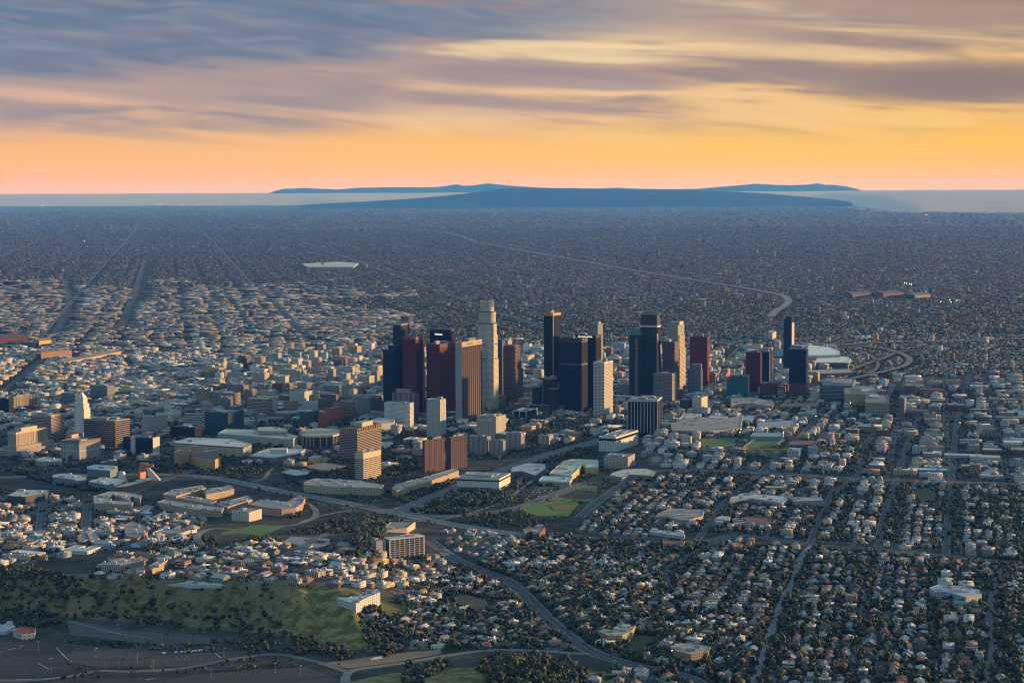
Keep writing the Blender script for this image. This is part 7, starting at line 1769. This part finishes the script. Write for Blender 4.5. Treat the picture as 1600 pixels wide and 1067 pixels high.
traffic('harbor_freeway', 52, 'the freeway under the skyline')
traffic('west_freeway', 40, 'the western freeway', .25, 1)
traffic('diagonal avenue', 34, 'the diagonal avenue')
traffic('cross avenue', 18, 'the cross avenue')
traffic('pale side street', 12, 'the pale side street')
traffic('grid avenue', 14, 'the grid avenue')
traffic('park road', 7, 'the park road')
traffic('curving street', 9, 'the curving street')
# a car park full of cars beside the playing field
k = 0; lot = []
for a_ in range(6):
    for b_ in range(7):
        if r.random() < .35: continue
        f, g = (a_ + .5) / 6, (b_ + .5) / 7
        x_ = (838 + 30 * f) * (1 - g) + (816 + 32 * f) * g; y_ = 762 + 22 * g; lot.append((x_, y_, r.choices(range(7), [5, 3, 3, 1.2, 1.2, 2, .8])[0]))
lot.sort(); cnt = {}
for x_, y_, ci in lot:
    cnt[ci] = cnt.get(ci, 0) + 1; C = G(x_, y_)
    vehicle('car', ci, (C.x, C.y, float(T(C.x, C.y)) + .47), radians(60), f"{CARCOL[ci][0]} car parked in the lot by the playing fields, {ORD[cnt[ci] - 1]} {CARCOL[ci][0]} one from left", 'cars in the school lot')
# ---- unlit light masts of the ballpark lots
MASTS = [(80, 1050, 19), (60, 1018, 15), (150, 1030, 15), (215, 1036, 15), (240, 1048, 15), (185, 990, 14), (285, 998, 14), (350, 1030, 15), (430, 1052, 14), (330, 1060, 14), (55, 985, 17), (470, 1056, 14)]
MASTS.sort()
for k, (px_, py_, hh) in enumerate(MASTS):
    C = G(px_, py_); E = empty('light_mast', (C.x, C.y, float(T(C.x, C.y))), .4 * k)
    tag(E, f"slender unlit light mast on the ballpark lots, {ORD[k]} mast from the left", 'lamp post', 'light masts on the ballpark lots')
    m = MB(); m.tube((0, 0, -.3), (0, 0, hh), .28, .16, 8, (.30, .29, .27), 'metal_panel'); m.build('pole', E)
    for s_ in (-1, 1):
        m = MB(); m.box(s_ * 1.6 - 1.3, s_ * 1.6 + 1.3, -.35, .35, hh, hh + .5, (.26, .26, .25), 'metal_panel', bottom=True); m.build('lamp_head', E)
# ---- lit lamps
LAMPS = [(1329, 634, 9), (1169, 673, 9), (1158, 676, 9), (1156, 681, 9), (1224, 682, 10), (1229, 677, 10), (1489, 599, 10), (1331, 717, 9), (1470, 476, 16), (1413, 447, 22), (1416, 448, 22), (1421, 449, 22), (1424, 450, 22), (1484, 474, 20), (1486, 478, 20), (1495, 475, 20), (1365, 474, 16), (1050, 1024, 7), (1059, 1027, 7), (1096, 1030, 7), (1447, 340, 60), (42, 322, 60), (66, 323, 50), (250, 322, 60), (268, 321.5, 60), (284, 322, 60), (296, 321, 60), (310, 322, 60), (328, 321, 60), (345, 322, 60), (132, 380, 30), (1500, 665, 8), (1275, 655, 8), (1230, 562, 10), (176, 905, 6), (930, 962, 6), (1380, 890, 6), (1440, 985, 6)]
LAMPS.sort()
for k, (x_, y_, hh) in enumerate(LAMPS):
    C = G(x_, y_); z0 = float(T(C.x, C.y)); s_ = max(.55, C.length / FPX * .42)
    E = empty('street_lamp', (C.x, C.y, z0)); far_ = C.y > 8000
    allord = ORD + ['thirty first', 'thirty second', 'thirty third', 'thirty fourth', 'thirty fifth', 'thirty sixth', 'thirty seventh', 'thirty eighth', 'thirty ninth']
    tag(E, f"lit {'floodlight far out on the plain' if far_ else 'street lamp ' + place(x_, y_)}, {allord[k]} lit lamp from left", 'lamp', 'lit lamps')
    m = MB(); m.tube((0, 0, 0), (0, 0, hh), .10 + hh * .006, .08, 6, (.12, .12, .12), 'paint'); m.build('pole', E)
    m = MB(); P_ = ICO * s_ + np.array([0, 0, hh + s_ * .6])
    for f in ICF: m.face([tuple(P_[q]) for q in f], (1, .8, .5), 'lamp_glow')
    m.build('lantern', E)
print('objects', len(scene.objects))
